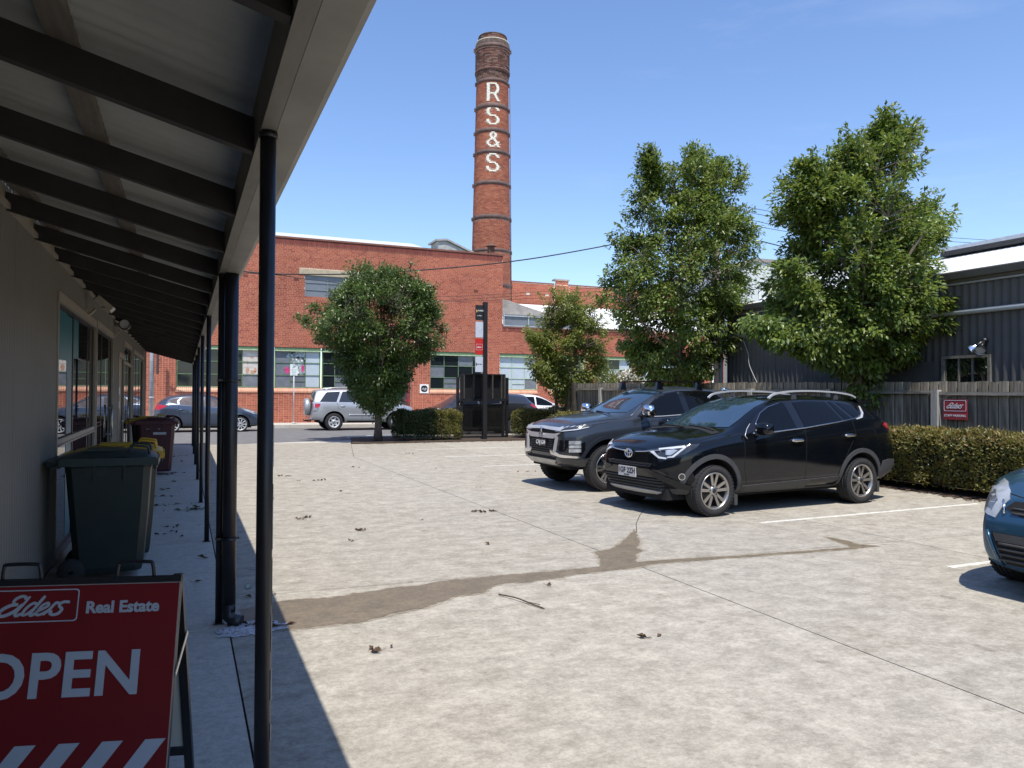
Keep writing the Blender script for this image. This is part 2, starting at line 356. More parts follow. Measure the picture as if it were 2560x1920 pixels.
# damp run from the downpipe along the joint
wet = [(0.38,5.78),(.49,5.84),(.62,5.91),(.8,5.93),(1.01,5.88),(1.13,5.89),(1.2,5.94),(1.29,5.93),(1.47,5.98),(1.61,6.0),(1.76,5.98),(1.81,6.0),(1.87,6.03),(2.03,6.06),(2.39,6.06),(2.78,6.04),(3.1,6.03),(3.45,6.03),
       (3.6,6.3),(3.72,6.62),(3.86,6.66),(4.01,6.73),(4.39,7.12),(4.78,7.54),(4.55,7.1),(4.42,6.85),(4.21,6.58),(4.24,6.49),(4.07,6.37),(3.87,6.07),(4.27,6.05),(4.99,5.95),(5.62,5.9),(6.30,5.85),(6.41,6.19),(6.49,6.40),(6.56,6.15),(6.5,5.91),(6.63,5.79),(6.26,5.76),(5.52,5.81),(4.71,5.88),(4.02,5.93),(3.7,5.85),(3.38,5.85),(3.1,5.83),
       (2.93,5.78),(2.63,5.74),(2.46,5.78),(2.31,5.72),(2.15,5.56),(1.9,5.53),(1.78,5.44),(1.64,5.34),(1.39,5.28),(1.25,5.21),(1.18,5.18),(1.11,5.15),(.98,5.17),(.77,5.16),(.64,5.17),(.52,5.21),(.36,5.30)]
def rough_outline(p, amp=.012, step=.045):
    out = []; n = len(p)
    for i in range(n):
        a, b = Vector(p[i]), Vector(p[(i+1) % n]); k = max(1, int((b-a).length/step)); nn = Vector((-(b-a).y, (b-a).x)).normalized() if (b-a).length > 0 else Vector((0, 0))
        for j in range(k): out.append(tuple(a.lerp(b, j/k)+nn*(random.uniform(-amp, amp) if j else 0)))
    return out
def flat(name, poly, mt, z0=.0, z1=.003, **k):
    r = delaunay_2d_cdt([Vector(p) for p in poly], [(i, (i+1) % len(poly)) for i in range(len(poly))], [], 1, 1e-5)
    mb = MB(); mb.add([(p.x, p.y, z1) for p in r[0]], r[2]); return mb.build(name, mt, **k)
m_wet = concrete('damp_concrete', (.175,.142,.10), (.27,.22,.15), (.135,.112,.08), rough=.5)
m_halo = concrete('drying_concrete', (.27,.235,.18), (.42,.37,.29), (.235,.195,.14))
cw = [Vector(p) for p in wet]
def grow(p, g):
    out = []; n = len(p)
    for i in range(n):
        e1 = (p[i]-p[i-1]).normalized(); e2 = (p[(i+1) % n]-p[i]).normalized(); nn = Vector((-(e1+e2).y, (e1+e2).x)); nn = nn.normalized() if nn.length > 1e-6 else Vector((-e1.y, e1.x)); out.append(tuple(p[i]+nn*g))
    return out
flat('wet_stain', rough_outline(grow(cw, .012), .018, .03), m_halo, z1=.002, kind='structure')
flat('wet_stain', rough_outline(grow(cw, -.012), .014, .03), m_wet, z1=.0035, kind='structure')
fo = [(.22,5.16),(.5,5.14),(.62,5.2),(.66,5.33),(.56,5.42),(.42,5.46),(.3,5.42),(.2,5.3)]
flat('white_residue', rough_outline(fo, .03, .03), M('soapy_residue', (.55,.56,.60), .6, var=.2, scale=40, dark=(.22,.19,.18)), z1=.0045, kind='structure')
# street, kerbs, footpath, garden beds
struct('road', MB().box(-60, 90, 24.32, 35.05, -.03, -.012), m_asph)
kb = MB()
for x in np.arange(-42, 60, 3.0): kb.box(x+.006, x+2.994, 35.05, 35.22, -.012, .125)
struct('kerb', kb, m_foot)
kb = MB()
for x in np.arange(5.2, 14, 2.4): kb.box(x+.004, x+2.396, 26.25, 26.75, -.012, .05)
struct('kerb', kb, m_foot)
kb = MB()
for x in np.arange(-45, 60, 1.8): kb.box(x+.006, x+1.794, 35.225, 37.9, -.012, .12)
struct('footpath', kb, m_foot)
struct('garden_bed', MB().prism([(4.7,23.33,-.03),(7.1,23.33,-.03),(11.3,23.53,-.03),(14.5,23.6,-.03),(14.5,26.25,-.03),(5.25,26.25,-.03)], (0,0,.055)), m_mulch)
struct('garden_bed', MB().prism([(11.02,-8,-.03),(12.6,-8,-.03),(12.6,23.5,-.03),(11.02,23.5,-.03)], (0,0,.045)), m_mulch)
struct('crossing_apron', MB().prism([(4.8,24.35,-.02),(5.25,24.9,-.02),(5.25,25.3,-.02),(3.2,24.9,-.02),(1.6,24.35,-.02)], (0,0,.014)), m_foot)
mb = MB(); strip(mb, (6.03,26.4), (6.22,28.03), .12, -.012, -.008); strip(mb, (6.22,28.03), (12.5,28.2), .12, -.012, -.007)
struct('bay_marking', mb, m_line)
# chips of bark and dead leaves over the bed edge
# ================================================================== brick factory across the street
RED = [(.37,.118,.072),(.42,.140,.082),(.33,.100,.064),(.45,.160,.096),(.38,.118,.073),(.29,.088,.060),(.43,.136,.082),(.36,.124,.076)]
m_brick = brickmat('red_brick', RED)
m_brick2 = brickmat('dark_red_brick', [(.19,.055,.044),(.225,.066,.05),(.17,.05,.042),(.245,.075,.056)])
m_sillb = brickmat('sill_brick', [(.58,.30,.20),(.64,.35,.24),(.53,.26,.17)])
m_mort = M('pale_mortar', (.80,.54,.40), .95, var=.10, scale=3, dark=(.66,.42,.30))
m_lint = M('cream_render', (.42,.36,.25), .9, var=.12, scale=4)
m_green = M('green_window_paint', (.12,.19,.10), .55, var=.2, scale=6)
m_greenpale = M('pale_green_paint', (.42,.52,.33), .55, var=.15, scale=6)
m_pdark = glass('dark_pane', (.012,.017,.02), .06)
m_pgrey = M('grey_pane', (.16,.175,.20), .18, var=.16, scale=2.5, spec=.5)
m_ppale = M('pale_blind_pane', (.46,.53,.58), .22, var=.06, scale=2, spec=.5)
m_pposter = M('poster_pane', (.60,.56,.50), .3, var=.1, scale=3.5, dark=(.46,.42,.40), stretch=(.6,1,3))
m_pflor = M('patterned_pane', (.30,.34,.34), .25, var=.9, scale=5, dark=(.02,.025,.03))
m_white = M('white_paint', (.80,.80,.78), .5, var=.05, scale=5)
FY = 37.8
fac = thing('brick_factory', 'long red brick factory with green framed windows and a soldier course under its coping', 'building', (8, FY, .12))
WINS = [(-.36, 8.02), (11.61, 14.74), (15.48, 17.73), (18.38, 20.62), (21.45, 23.7), (24.4, 26.9), (27.2, 28.45), (29.25, 30.15)]
UPW = (5.28, 8.6, 6.2, 7.24)
DOOR = (9.2, 10.62, .12, 3.4)
XE = 30.3; ZT = 8.70; ZL = 5.12; XC = 15.62
def hole(x0, x1, z0, z1):
    """True where a brick would cover an opening"""
    e = .012
    for a, b in WINS:
        if x1 > a+e and x0 < b-e and z1 > 1.60+e and z0 < 3.74-e: return True
    for a, b, c, d in (UPW, DOOR, (UPW[0]-.26, UPW[1]+.26, 7.24, 7.55)):
        if x1 > a+e and x0 < b-e and z1 > c+e and z0 < d-e: return True
    return False
# backing wall of mortar with the openings left out (a grid of cells)
gx = sorted({-14, XC, XE, *[v for w_ in WINS for v in w_], UPW[0], UPW[1], DOOR[0], DOOR[1], UPW[0]-.26, UPW[1]+.26}); gz = sorted({.1, 1.6, 3.74, ZT, ZL, UPW[2], UPW[3], DOOR[3], 7.55})
mb = MB()
for a, b in zip(gx[:-1], gx[1:]):
    for c, d in zip(gz[:-1], gz[1:]):
        if (a >= XC-.01 and c >= ZL-.01) or hole(a+.02, b-.02, c+.02, d-.02): continue
        mb.box(a, b, FY, FY+.34, c, d)
mb.build('wall', m_mort, fac)
BL, BH, GAP, CO = .230, .076, .010, .086
blist = []
def course(x0, x1, z, k, header):
    """bricks of one course from x0 to x1, cut at openings"""
    L = (.110 if header else BL); p = L+GAP; x = x0-((k % 2)*p/2)
    while x < x1:
        a, b = max(x, x0), min(x+L, x1)
        if b-a > .03: blist.append((a, b, z))
        x += p
nz_ = int((ZT-.12)/CO)
for k in range(nz_):
    z = .12+k*CO; zt_ = z+BH
    xr = XE if zt_ < ZL else XC
    # solid spans of this course
    cuts = [(-14, xr)]
    ops = [(a, b, 1.60, 3.74) for a, b in WINS]+[UPW, DOOR, (UPW[0]-.26, UPW[1]+.26, 7.24, 7.55)]
    for a, b, c, d in ops:
        if zt_ > c+.02 and z < d-.02:
            nc = []
            for s0, s1 in cuts:
                if b <= s0 or a >= s1: nc.append((s0, s1)); continue
                if a-s0 > .03: nc.append((s0, a))
                if s1-b > .03: nc.append((b, s1))
            cuts = nc
    low = z < 3.7
    for s0, s1 in cuts: course(s0, s1, z, k, header=(low and k % 2 == 0) or (not low and k % 6 == 3))
def key(bk):
    x = (bk[0]+bk[1])/2; z = bk[2]
    vis = (3.4 < x < 5.0 and 3.8 < z < 8.6) or (8.3 < x < 15 and 4.3 < z < 8.6 and False)
    return (0 if vis and (bk[1]-bk[0]) > .2 else 1, x*x+FY*FY+(z-EYE)**2)
order = sorted(blist, key=key); near = order[:296]; far = order[296:]
bm1 = MB().box(0, BL, -.008, .03, 0, BH).mesh('brick', m_brick)
for a, b, z in near:
    o = put('brick', bm1, fac, loc=(a, FY+random.uniform(-.002, .002), z)); o.scale = ((b-a)/BL, 1, 1)
def brickfaces(mb, a, b, y, z, h=BH, proud=.008, mi=0):
    y0 = y-proud+random.uniform(-.002, .002)
    vs = [(a,y0,z),(b,y0,z),(b,y0,z+h),(a,y0,z+h),(a,y+.02,z),(b,y+.02,z),(b,y+.02,z+h),(a,y+.02,z+h)]
    mb.add(vs, [(0,1,2,3),(3,2,6,7),(0,4,5,1),(0,3,7,4),(1,5,6,2)], mi)
mb = MB()
for a, b, z in far: brickfaces(mb, a, b, FY, z)
mb.build('brick_courses', m_brick, fac, kind='stuff')
mb = MB(); x = -14
while x < XC-.08: brickfaces(mb, x, x+.076, FY, ZT-.066, .31, .014); x += .086
x = XC
while x < XE-.08: brickfaces(mb, x, x+.076, FY, ZL+.01-.24, .23, .010); x += .086
mb.build('soldier_course', m_brick2, fac, kind='stuff')
mb = MB().box(-14, XC, FY, FY+.3, ZT, 8.95); mb.box(-14.05, XC+.05, FY-.045, FY+.36, 8.955, 9.04); mb.box(XC+.05, XE, FY-.03, FY+.36, ZL, ZL+.06)
mb.build('coping', M('brown_coping', (.20,.085,.06), .85, var=.15, scale=3), fac)
mb = MB().box(UPW[0]-.26, UPW[1]+.26, FY-.02, FY+.3, 7.245, 7.545); mb.build('lintel', m_lint, fac)
mb = MB()
for a, b in WINS:
    x = a-.02
    while x < b-.05:      # brick on edge, sloping out
        y0 = FY-.045; mb.add([(x,y0,1.64),(x+.076,y0,1.64),(x+.076,FY+.14,1.80),(x,FY+.14,1.80),(x,y0,1.56),(x+.076,y0,1.56),(x+.076,FY+.14,1.60),(x,FY+.14,1.60)], [(0,1,2,3),(4,5,1,0),(4,0,3,7),(5,6,2,1)]); x += .084
mb.build('sill_bricks', m_sillb, fac, kind='stuff')
# windows: head flashing, frame bars, panes one by one
def window(a, b, z0, z1, cols, rows, fmat, panes, head=True, bar=.032, depth=.12):
    fr = MB(); n = cols; wd = (b-a)/n; zs = rows
    for i in range(n+1):
        t = bar*(1.8 if i in (0, n) else 1); fr.box(a+i*wd-(0 if i == 0 else t/2 if i < n else t), a+i*wd+(t if i == 0 else t/2 if i < n else 0), FY+depth-.03, FY+depth+.02, z0, z1)
    for j, z in enumerate(zs): fr.box(a+.002, b-.002, FY+depth-.034, FY+depth+.018, z-bar/2, z+bar/2)
    w_ = fr.build('window', fmat, fac)
    if head: MB().box(a, b, FY+.02, FY+depth+.05, z1, z1+.17).build('head', m_green, w_); MB().box(a+.01, b-.01, FY-.02, FY+.10, z1-.03, z1+.012).build('drip_strip', m_greenpale, w_)
    for i in range(n):
        for j in range(len(zs)-1):
            mt = panes(i, j); x0, x1, c, d = a+i*wd+.01, a+(i+1)*wd-.01, zs[j]+.012, zs[j+1]-.012
            MB().box(x0, x1, FY+depth-.004, FY+depth+.006, c, d).build('pane', mt, w_)
            if j == 0 and len(zs) == 4 and i % 2 == 1: MB().box(x0, x1, FY+depth-.03, FY+depth-.006, (c+d)/2-.012, (c+d)/2+.012).build('hopper_bar', fmat, w_)
    return w_
Z4 = [1.82, 2.39, 2.99, 3.56]
def pl(pat): return lambda i, j: {'d': m_pdark, 'g': m_pgrey, 'p': m_ppale, 'o': m_pposter, 'f': m_pflor}[pat[j][i % len(pat[j])]]
w1 = window(-.36, 3.9, 1.80, 3.57, 6, Z4, m_green, pl(['ddddgg', 'ddddoo', 'ddddoo']))
w2 = window(3.93, 6.08, 1.80, 3.57, 3, Z4, m_green, pl(['ggp', 'gfp', 'gfp']))
w3 = window(6.14, 8.02, 1.80, 3.57, 3, Z4, m_green, pl(['dgd', 'ddd', 'ddg']))
m_sblack = M('sign_black', (.012,.014,.016), .5)
# figure on the poster pane and the flower print: plain patches of colour behind the glass bars
m_tan = M('poster_tan', (.52,.30,.19), .4, var=.2, scale=9); m_pink = M('display_pink', (.55,.06,.19), .4, var=.35, scale=7); m_leafgrey = M('display_grey', (.30,.37,.40), .4, var=.3, scale=6)
def blob(name, mt, cx, cz, rx, rz, par, n=9, y=FY+.112):
    pts = [(cx+rx*math.cos(2*math.pi*k/n)*random.uniform(.6, 1.1), y, cz+rz*math.sin(2*math.pi*k/n)*random.uniform(.6, 1.1)) for k in range(n)]
    MB().prism(pts, (0, .003, 0)).build(name, mt, par)
for cx, cz, rx, rz in ((2.95,2.52,.16,.10),(2.72,2.6,.10,.16),(3.05,2.62,.07,.14),(2.72,2.95,.05,.12),(2.9,3.2,.12,.05)): blob('print_patch', m_tan, cx, cz, rx, rz, w1)
for cx, cz, rx, rz, mt in ((4.52,2.62,.14,.17,m_pink),(5.24,2.72,.09,.22,m_pink),(4.62,3.33,.17,.14,m_leafgrey),(5.15,3.38,.13,.13,m_leafgrey),(4.95,2.52,.12,.09,m_white),(4.95,3.15,.05,.05,m_white),(5.2,3.1,.06,.06,m_white)): blob('print_patch', mt, cx, cz, rx, rz, w2)
window(11.61, 14.74, 1.80, 3.57, 4, Z4, m_green, pl(['dggp', 'gddd', 'ddgd']))
window(15.48, 17.73, 1.80, 3.57, 3, Z4, m_greenpale, pl(['ppg', 'ppp', 'ppp']), bar=.026)
window(18.38, 20.62, 1.80, 3.57, 3, Z4, m_greenpale, pl(['pgp', 'ppp', 'ppp']), bar=.026)
window(21.45, 23.7, 1.80, 3.57, 3, Z4, m_greenpale, pl(['gpd', 'dpd', 'ddp']), bar=.026)
window(24.4, 26.9, 1.80, 3.57, 3, Z4, m_greenpale, pl(['ppp', 'ppp', 'ppp']), bar=.026)
window(27.2, 28.45, 1.80, 3.57, 2, Z4, m_greenpale, pl(['pp', 'pp', 'pp']), bar=.026)
window(29.25, 30.15, 1.80, 3.57, 1, Z4, m_green, pl(['d', 'd', 'd']))
window(UPW[0], UPW[1], UPW[2], UPW[3], 3, [6.2, 6.55, 6.9, 7.24], M('grey_steel_bar', (.22,.24,.25), .5), pl(['ggg', 'ggg', 'ggg']), head=False, bar=.03, depth=.08)
# doorway, red pipe, air bricks, white wall sign
MB().box(DOOR[0], DOOR[1], FY+.25, FY+.3, .12, 3.4).build('doorway_panel', M('dark_recess', (.05,.05,.052), .6), fac)
MB().box(DOOR[0]+.08, DOOR[0]+.95, FY+.19, FY+.23, .12, 2.3).build('door', M('charcoal_door', (.10,.10,.105), .5), fac)
MB().tube([(10.43,FY-.10,.12),(10.43,FY-.10,3.2)], .055, 10).box(10.28,10.58,FY-.12,FY-.02,1.18,1.23).build('red_pipe', M('red_pipe_paint', (.42,.035,.05), .45), fac)
mb = MB()
for x, z in ((2.58,7.03),(4.89,7.0),(14.1,6.97),(10.2,6.98),(12.4,4.5)):
    mb = MB().box(x-.12, x+.12, FY-.006, FY+.01, z-.08, z+.08)
    for q in range(4): mb.box(x-.11, x+.11, FY-.013, FY-.004, z-.066+q*.036, z-.048+q*.036)
    mb.build('air_brick', M('air_brick_clay', (.13,.05,.04), .9), fac)
s = thing('wall_sign', 'square white sign with a black round logo on the brick pier beside the red pipe', 'sign', (11.29, FY-.03, 1.57))
MB().box(11.06, 11.53, FY-.035, FY-.012, 1.57, 2.03).build('board', m_white, s)
pts = [(11.295+.175*math.copysign(abs(math.cos(a))**.8, math.cos(a)), FY-.039, 1.80+.168*math.copysign(abs(math.sin(a))**.8, math.sin(a))) for a in [2*math.pi*k/28 for k in range(28)]]
MB().prism(pts, (0, .004, 0)).build('emblem', M('sign_black', (.012,.014,.016), .5), s)
text('lettering', 'club', .15, m_white, (11.285, FY-.0395, 1.80), (1,0,0), (0,0,1), s, shear=.25); text('lettering', 'store', .055, m_white, (11.33, FY-.0395, 1.715), (1,0,0), (0,0,1), s)
# roofs behind the parapet
def corrug(mb, p0, u, v, pitch, amp, nrm, mi=0, ends=True):
    """corrugated sheet: ribs run along v, repeat along u"""
    p0, u, v, nrm = Vector(p0), Vector(u), Vector(v), Vector(nrm); n = max(1, int(round(u.length/pitch)))*4; vs = []; fs = []
    for i in range(n+1):
        q = p0+u*(i/n)+nrm*(amp*(0, 1, 0, -1)[i % 4]); vs += [q, q+v]
    for i in range(n): fs.append((2*i, 2*i+2, 2*i+3, 2*i+1))
    return mb.add(vs, fs, mi, True)
m_zinc = M('weathered_zinc_roof', (.55,.58,.58), .45, var=.1, scale=1.5, spec=.5)
m_whroof = M('white_roof_sheet', (.78,.79,.80), .5, var=.05, scale=1.2)
m_grroof = M('grey_cement_sheet', (.30,.28,.26), .85, var=.2, scale=2.5)
corrug(MB(), (-14,38.15,8.85), (26.3,0,0), (0,5.6,1.55), .15, .016, (0,-.26,.96)).build('roof_sheet', m_zinc, fac)
corrug(MB(), (12.35,38.15,8.8), (3.2,0,0), (0,4.2,.95), .15, .02, (0,-.26,.96)).build('roof_sheet', m_grroof, fac)
mb = MB().prism([(12.75,40.2,9.2),(15.5,40.2,9.1),(13.2,40.2,10.0),(12.75,40.2,9.95)], (0,1.3,0))
mb.prism([(12.6,40.1,9.95),(13.25,40.1,10.02),(15.6,40.1,9.12),(15.65,40.1,9.2),(13.25,40.1,10.12),(12.6,40.1,10.05)], (0,1.5,0)); mb.build('roof_lantern', M('lantern_grey', (.33,.34,.33), .7, var=.2, scale=5), fac)
corrug(MB(), (XC,38.3,5.35), (15,0,0), (0,7.4,2.1), .15, .018, (0,-.26,.96)).build('roof_sheet', m_whroof, fac)
mb = MB().prism([(15.7,39.6,5.9),(20.3,39.6,5.9),(15.7,39.6,7.05)], (0,.12,.05)); mb.build('sawtooth_gable', m_grroof, fac)
mb = MB().box(15.72, 20.6, FY+.12, FY+.16, ZL+.08, 5.86); mb.build('clerestory_pane', m_pgrey, fac)
mb = MB()
for x in (15.7, 17.15, 18.6, 20.6): mb.box(x, x+.07, FY+.06, FY+.12, ZL+.061, 5.9)
mb.box(15.7, 20.67, FY+.05, FY+.125, 5.74, 5.8); mb.box(15.7, 20.67, FY+.045, FY+.13, ZL+.08, ZL+.14); mb.build('clerestory_frame', M('galvanised_frame', (.46,.48,.49), .4, .4), fac)
mb = MB().box(15.0,15.3,38.2,38.5,9.0,9.55); mb.lathe([(.30,9.53),(.02,9.78)], 10, c=(15.15,38.35,0)); mb.build('roof_cowl', M('rusty_iron', (.13,.065,.045), .9, var=.4, scale=9), fac)

# ------------------------------------------------------------------ rear brick hall
hall = thing('brick_hall', 'plain red brick hall wall with a capped pier rising behind the white sawtooth roof', 'building', (25, 46, 0))
mb = MB().box(18.2, 40, 46, 46.3, 5, 8.93); mb.box(22.83, 23.75, 45.85, 46, 5, 9.2); mb.build('wall', m_mort, hall)
mb = MB(); k = 0; z = 6.9
while z < 8.86:
    x = 18.2-(k % 2)*.12
    while x < 34:
        if not (x+BL > 22.8 and x < 23.8): brickfaces(mb, x, x+BL, 46, z)
        x += .24
    for q in range(4): brickfaces(mb, 22.83+q*.232, 22.83+q*.232+.22, 45.85, z)
    z += CO; k += 1
for q in range(4):
    for zz_ in (8.93, 9.02, 9.1): brickfaces(mb, 22.83+q*.232, 22.83+q*.232+.22, 45.85, zz_)
mb.build('brick_courses', m_brick, hall, kind='stuff')
MB().box(22.75, 23.83, 45.8, 46.35, 9.2, 9.3).build('pier_cap', M('grey_cement_cap', (.36,.33,.29), .9), hall)
MB().box(18.2, 22.74, 45.96, 46.34, 8.935, 9.0).box(23.84, 40, 45.96, 46.34, 8.935, 9.0).build('coping', M('brown_coping', (.2,.085,.06), .85), hall)
for x in (20.7, 22.1, 26.0, 27.3): MB().box(x, x+.24, 45.985, 46.0, 8.12, 8.26).build('vent', M('pale_vent', (.55,.50,.45), .8), hall)

# ------------------------------------------------------------------ chimney stack
chim = thing('brick_chimney', 'tall round red brick chimney stack with iron bands and white letters down its side', 'chimney', (16.85, 42.6, 0))
CX, CY = 16.85, 42.6
RAD = lambda z: 1.20-(z-8)*.0195 if z < 20.2 else .955
mb = MB().lathe([(RAD(z)-.012, z) for z in np.linspace(4, 20.2, 12)]+[(.95,20.2),(.99,20.6),(1.02,20.8),(1.02,22.0),(1.05,22.05),(1.05,22.3)], 40, c=(CX,CY,0))
MB().lathe([(1.05,22.295),(1.02,22.5),(.98,22.56),(.84,22.6),(.84,22.92),(.875,22.93),(.86,23.0),(.78,23.02),(.70,23.0),(.70,21)], 40, c=(CX,CY,0)).build('cap', M('sooty_cement', (.085,.062,.052), .95, var=.4, scale=5), chim)
mb.build('shaft', M('chimney_mortar', (.40,.25,.19), .95, var=.25, scale=2.5), chim)
LET = {'R': ["0-5.2","0-1.6 4.4-6","0.2-1.8 4.8-6.4","0-1.6 5-6.5","0.2-1.8 5-6.5","0-1.6 4.7-6.3","0.2-1.8 4.3-6","0-5.2","0.2-1.8 3.6-5","0-1.6 4-5.4","0.2-1.8 4.4-5.8","0-1.6 4.8-6.2","0-1.6 5.2-6.8"],
       'S': ["1.5-5.2","0.5-2.2 4.6-6.2","0-1.6 5.2-6.8","0-1.5","0-1.6","0.6-2.2","1.4-5","4.4-6","5-6.6","0-1.4 5.2-6.8","0-1.6 5-6.6","0.6-2.2 4.6-6.2","1.4-5.4"],
       '&': ["2.6-4.2","1.8-3.2 3.8-5.2","1.6-2.8 4.2-5.4","1.8-3.2 3.8-5.2","2.2-4.6","1.6-3.2 3.4-4.8","0.6-2 3.8-5.4","0-1.4 4.4-6.8","0.2-1.6 4.8-6.2","0.8-2.4 4-6.4","1.6-4.2 5.4-6.9"]}
U = .118; lets = []
for ch, ztop in (('R', 19.93), ('S', 18.52), ('&', 17.02), ('S', 15.72)):
    for r_, rowtxt in enumerate(LET[ch]):
        for sp in rowtxt.split():
            a, b = map(float, sp.split('-')); lets.append((a, b, ztop-(r_+1)*.0835))
PHI0 = math.atan2(-CY, -CX)+R(3.5)       # the letters face the car park
def cyl_brick(mb, t0, t1, z, h, r0, r1, mi=0):
    vs = [];
    for r_ in (r0, r1):
        for zz_ in (z, z+h):
            for t in (t0, t1): vs.append((CX+r_*math.cos(t), CY+r_*math.sin(t), zz_))
    mb.add(vs, [(4,5,7,6),(6,7,3,2),(0,1,5,4),(4,6,2,0),(5,1,3,7)], mi)
m_cbrick = brickmat('chimney_brick', [(.31,.105,.062),(.36,.13,.076),(.27,.088,.056),(.40,.16,.096),(.33,.112,.068),(.235,.08,.056),(.38,.14,.082)])
m_soot = brickmat('sooty_brick', [(.07,.042,.036),(.12,.056,.044),(.045,.032,.028),(.17,.075,.055),(.20,.14,.115),(.14,.06,.046)])
rows = []; z = 5.0; k = 0
bands = [(22.06,22.29),(20.02,20.24),(18.45,18.72),(17.0,17.26),(15.74,15.98),(13.89,14.12),(11.86,12.13),(9.93,10.12),(7.85,8.1)]
LH = .5*6.8*U/1.0
def in_letter(tm, z, r_):
    for a, b, zl in lets:
        if abs(zl-z) < .05:
            u = -(tm-PHI0)*r_/U*-1+3.4
            if a-.55 < u < b+.55: return True
    return False
cand = []
while z < 20.1:
    r_ = RAD(z); n = int(2*math.pi*r_/.24); off = (k % 2)*.5
    for i in range(n):
        t0 = 2*math.pi*(i+off)/n; t1 = t0+2*math.pi/n-.010/r_; tm = (t0+t1)/2
        d = (tm-PHI0+math.pi) % (2*math.pi)-math.pi
        if abs(d) < R(105) and not (abs(d) < R(24) and in_letter(PHI0+d, z, r_)): cand.append((abs(d), t0, t1, z, r_))
    z += .084; k += 1
cand = [c for c in cand if not any(b0-.02 < c[3]+.04 < b1+.02 for b0, b1 in bands)]
sel = [c for c in cand if c[0] < R(34) and 10.2 < c[3] < 13.8][:298]; ss = set(sel)
r0_ = 1.1; cm = MB(); dt = .229/r0_
cm.box(-.1145, .1145, -.009, .03, 0, .074); cme = cm.mesh('brick', m_cbrick)
for d, t0, t1, z, r_ in sel:
    tm = (t0+t1)/2; put('brick', cme, chim, loc=(CX+(r_-.004)*math.cos(tm), CY+(r_-.004)*math.sin(tm), z), rotz=tm+math.pi/2)
mb = MB()
for c in cand:
    if c not in ss: cyl_brick(mb, c[1], c[2], c[3], .074, c[4]-.02, c[4]+random.uniform(-.003, .005))
mb.build('brick_courses', m_cbrick, chim, kind='stuff')
mb = MB(); z = 20.26; k = 0
while z < 22.0:
    r_ = .955+min(.07, max(0, (z-20.3)*.16)); n = 25
    for i in range(n):
        t0 = 2*math.pi*(i+.5*(k % 2))/n; cyl_brick(mb, t0, t0+2*math.pi/n-.012, z, .074, r_-.02, r_+.008+random.uniform(-.004, .006))
    z += .084; k += 1
for z in (22.62, 22.70, 22.78, 22.86):
    for i in range(22): t0 = 2*math.pi*i/22; cyl_brick(mb, t0, t0+2*math.pi/22-.012, z, .074, .82, .87)
mb.build('crown_bricks', m_soot, chim, kind='stuff')
for b0, b1 in bands:
    rr = (RAD((b0+b1)/2) if b1 < 21 else 1.05)+.02
    MB().lathe([(rr-.05,b0),(rr,b0),(rr,b1),(rr-.05,b1)], 44, c=(CX,CY,0)).build('iron_band', M('iron_band_paint', (.105,.062,.052), .75, var=.3, scale=4), chim)
    for a in (PHI0-R(88), PHI0+R(88), PHI0-R(62)): MB().obox((CX+(rr+.02)*math.cos(a), CY+(rr+.02)*math.sin(a), (b0+b1)/2), (math.cos(a), math.sin(a), 0), .05, (-math.sin(a), math.cos(a), 0), .05, (0,0,1), .1).build('band_lug', MC['iron_band_paint'], chim)
MB().lathe([(.86,22.56),(1.0,22.57),(1.0,22.62),(.86,22.66)], 40, c=(CX,CY,0)).build('pale_ring', M('pale_cement_ring', (.62,.56,.44), .9), chim)
MB().lathe([(1.0,20.72),(1.06,20.74),(1.06,20.86),(1.0,20.9)], 40, c=(CX,CY,0)).build('corbel_ring', M('corbel', (.15,.075,.06), .9, var=.3, scale=6), chim)
m_wbrick = M('white_painted_brick', (.78,.75,.64), .7, var=.08, scale=12)
for a, b, z in lets:
    x = a; r_ = RAD(z)+.009
    while x < b-.3:
        e = min(x+1.9, b); tc_ = PHI0+((x+e)/2-3.4)*U/r_
        cyl = MB(); cyl_brick(cyl, PHI0+(x-3.4)*U/r_+.004, PHI0+(e-3.4)*U/r_-.006, z, .074, r_-.03, r_+.006); cyl.build('letter_brick', m_wbrick, chim); x = e
a = PHI0+R(78); MB().tube([(CX+1.25*math.cos(a), CY+1.25*math.sin(a), 6), (CX+1.06*math.cos(a), CY+1.06*math.sin(a), 20)], .025, 6).build('lightning_rod_strap', MC['iron_band_paint'], chim)
# ================================================================== office building with its verandah (left)
m_clad = M('taupe_cladding', (.165,.15,.125), .55, var=.06, scale=1.5)
m_trim = M('taupe_trim', (.30,.26,.205), .5, var=.06, scale=2)
m_bronze = M('dark_window_frame', (.02,.02,.024), .35)
m_oglass = glass('office_glass', (.006,.008,.01), .0, .9, ior=2.6, wavy=0)
m_teal = M('teal_strip', (.02,.16,.20), .35, var=.05)
m_raft = M('dark_stained_timber', (.028,.025,.022), .75, var=.25, scale=5, stretch=(1,8,1))
m_vbeam = M('brown_beam_paint', (.17,.155,.13), .6, var=.15, scale=4, stretch=(4,1,1))
m_vroof = M('verandah_sheet_underside', (.40,.40,.365), .5, var=.12, scale=2.5, spec=.6)
m_gut = M('gutter_paint', (.24,.225,.195), .5, var=.15, scale=4)
m_post = M('black_post_paint', (.012,.012,.015), .38, var=.3, scale=12, spec=.5)
WX = -1.05; Y0, Y1 = -6.0, 24.2
off = thing('office_building', 'low taupe metal clad office with dark glazing along the covered walkway', 'building', (-3, 10, 0))
OPEN = [(7.85,10.92,.06,2.36), (11.13,13.47,.03,2.38), (14.71,15.85,.03,2.15), (15.93,17.97,.03,2.42), (18.78,22.92,.86,2.41)]
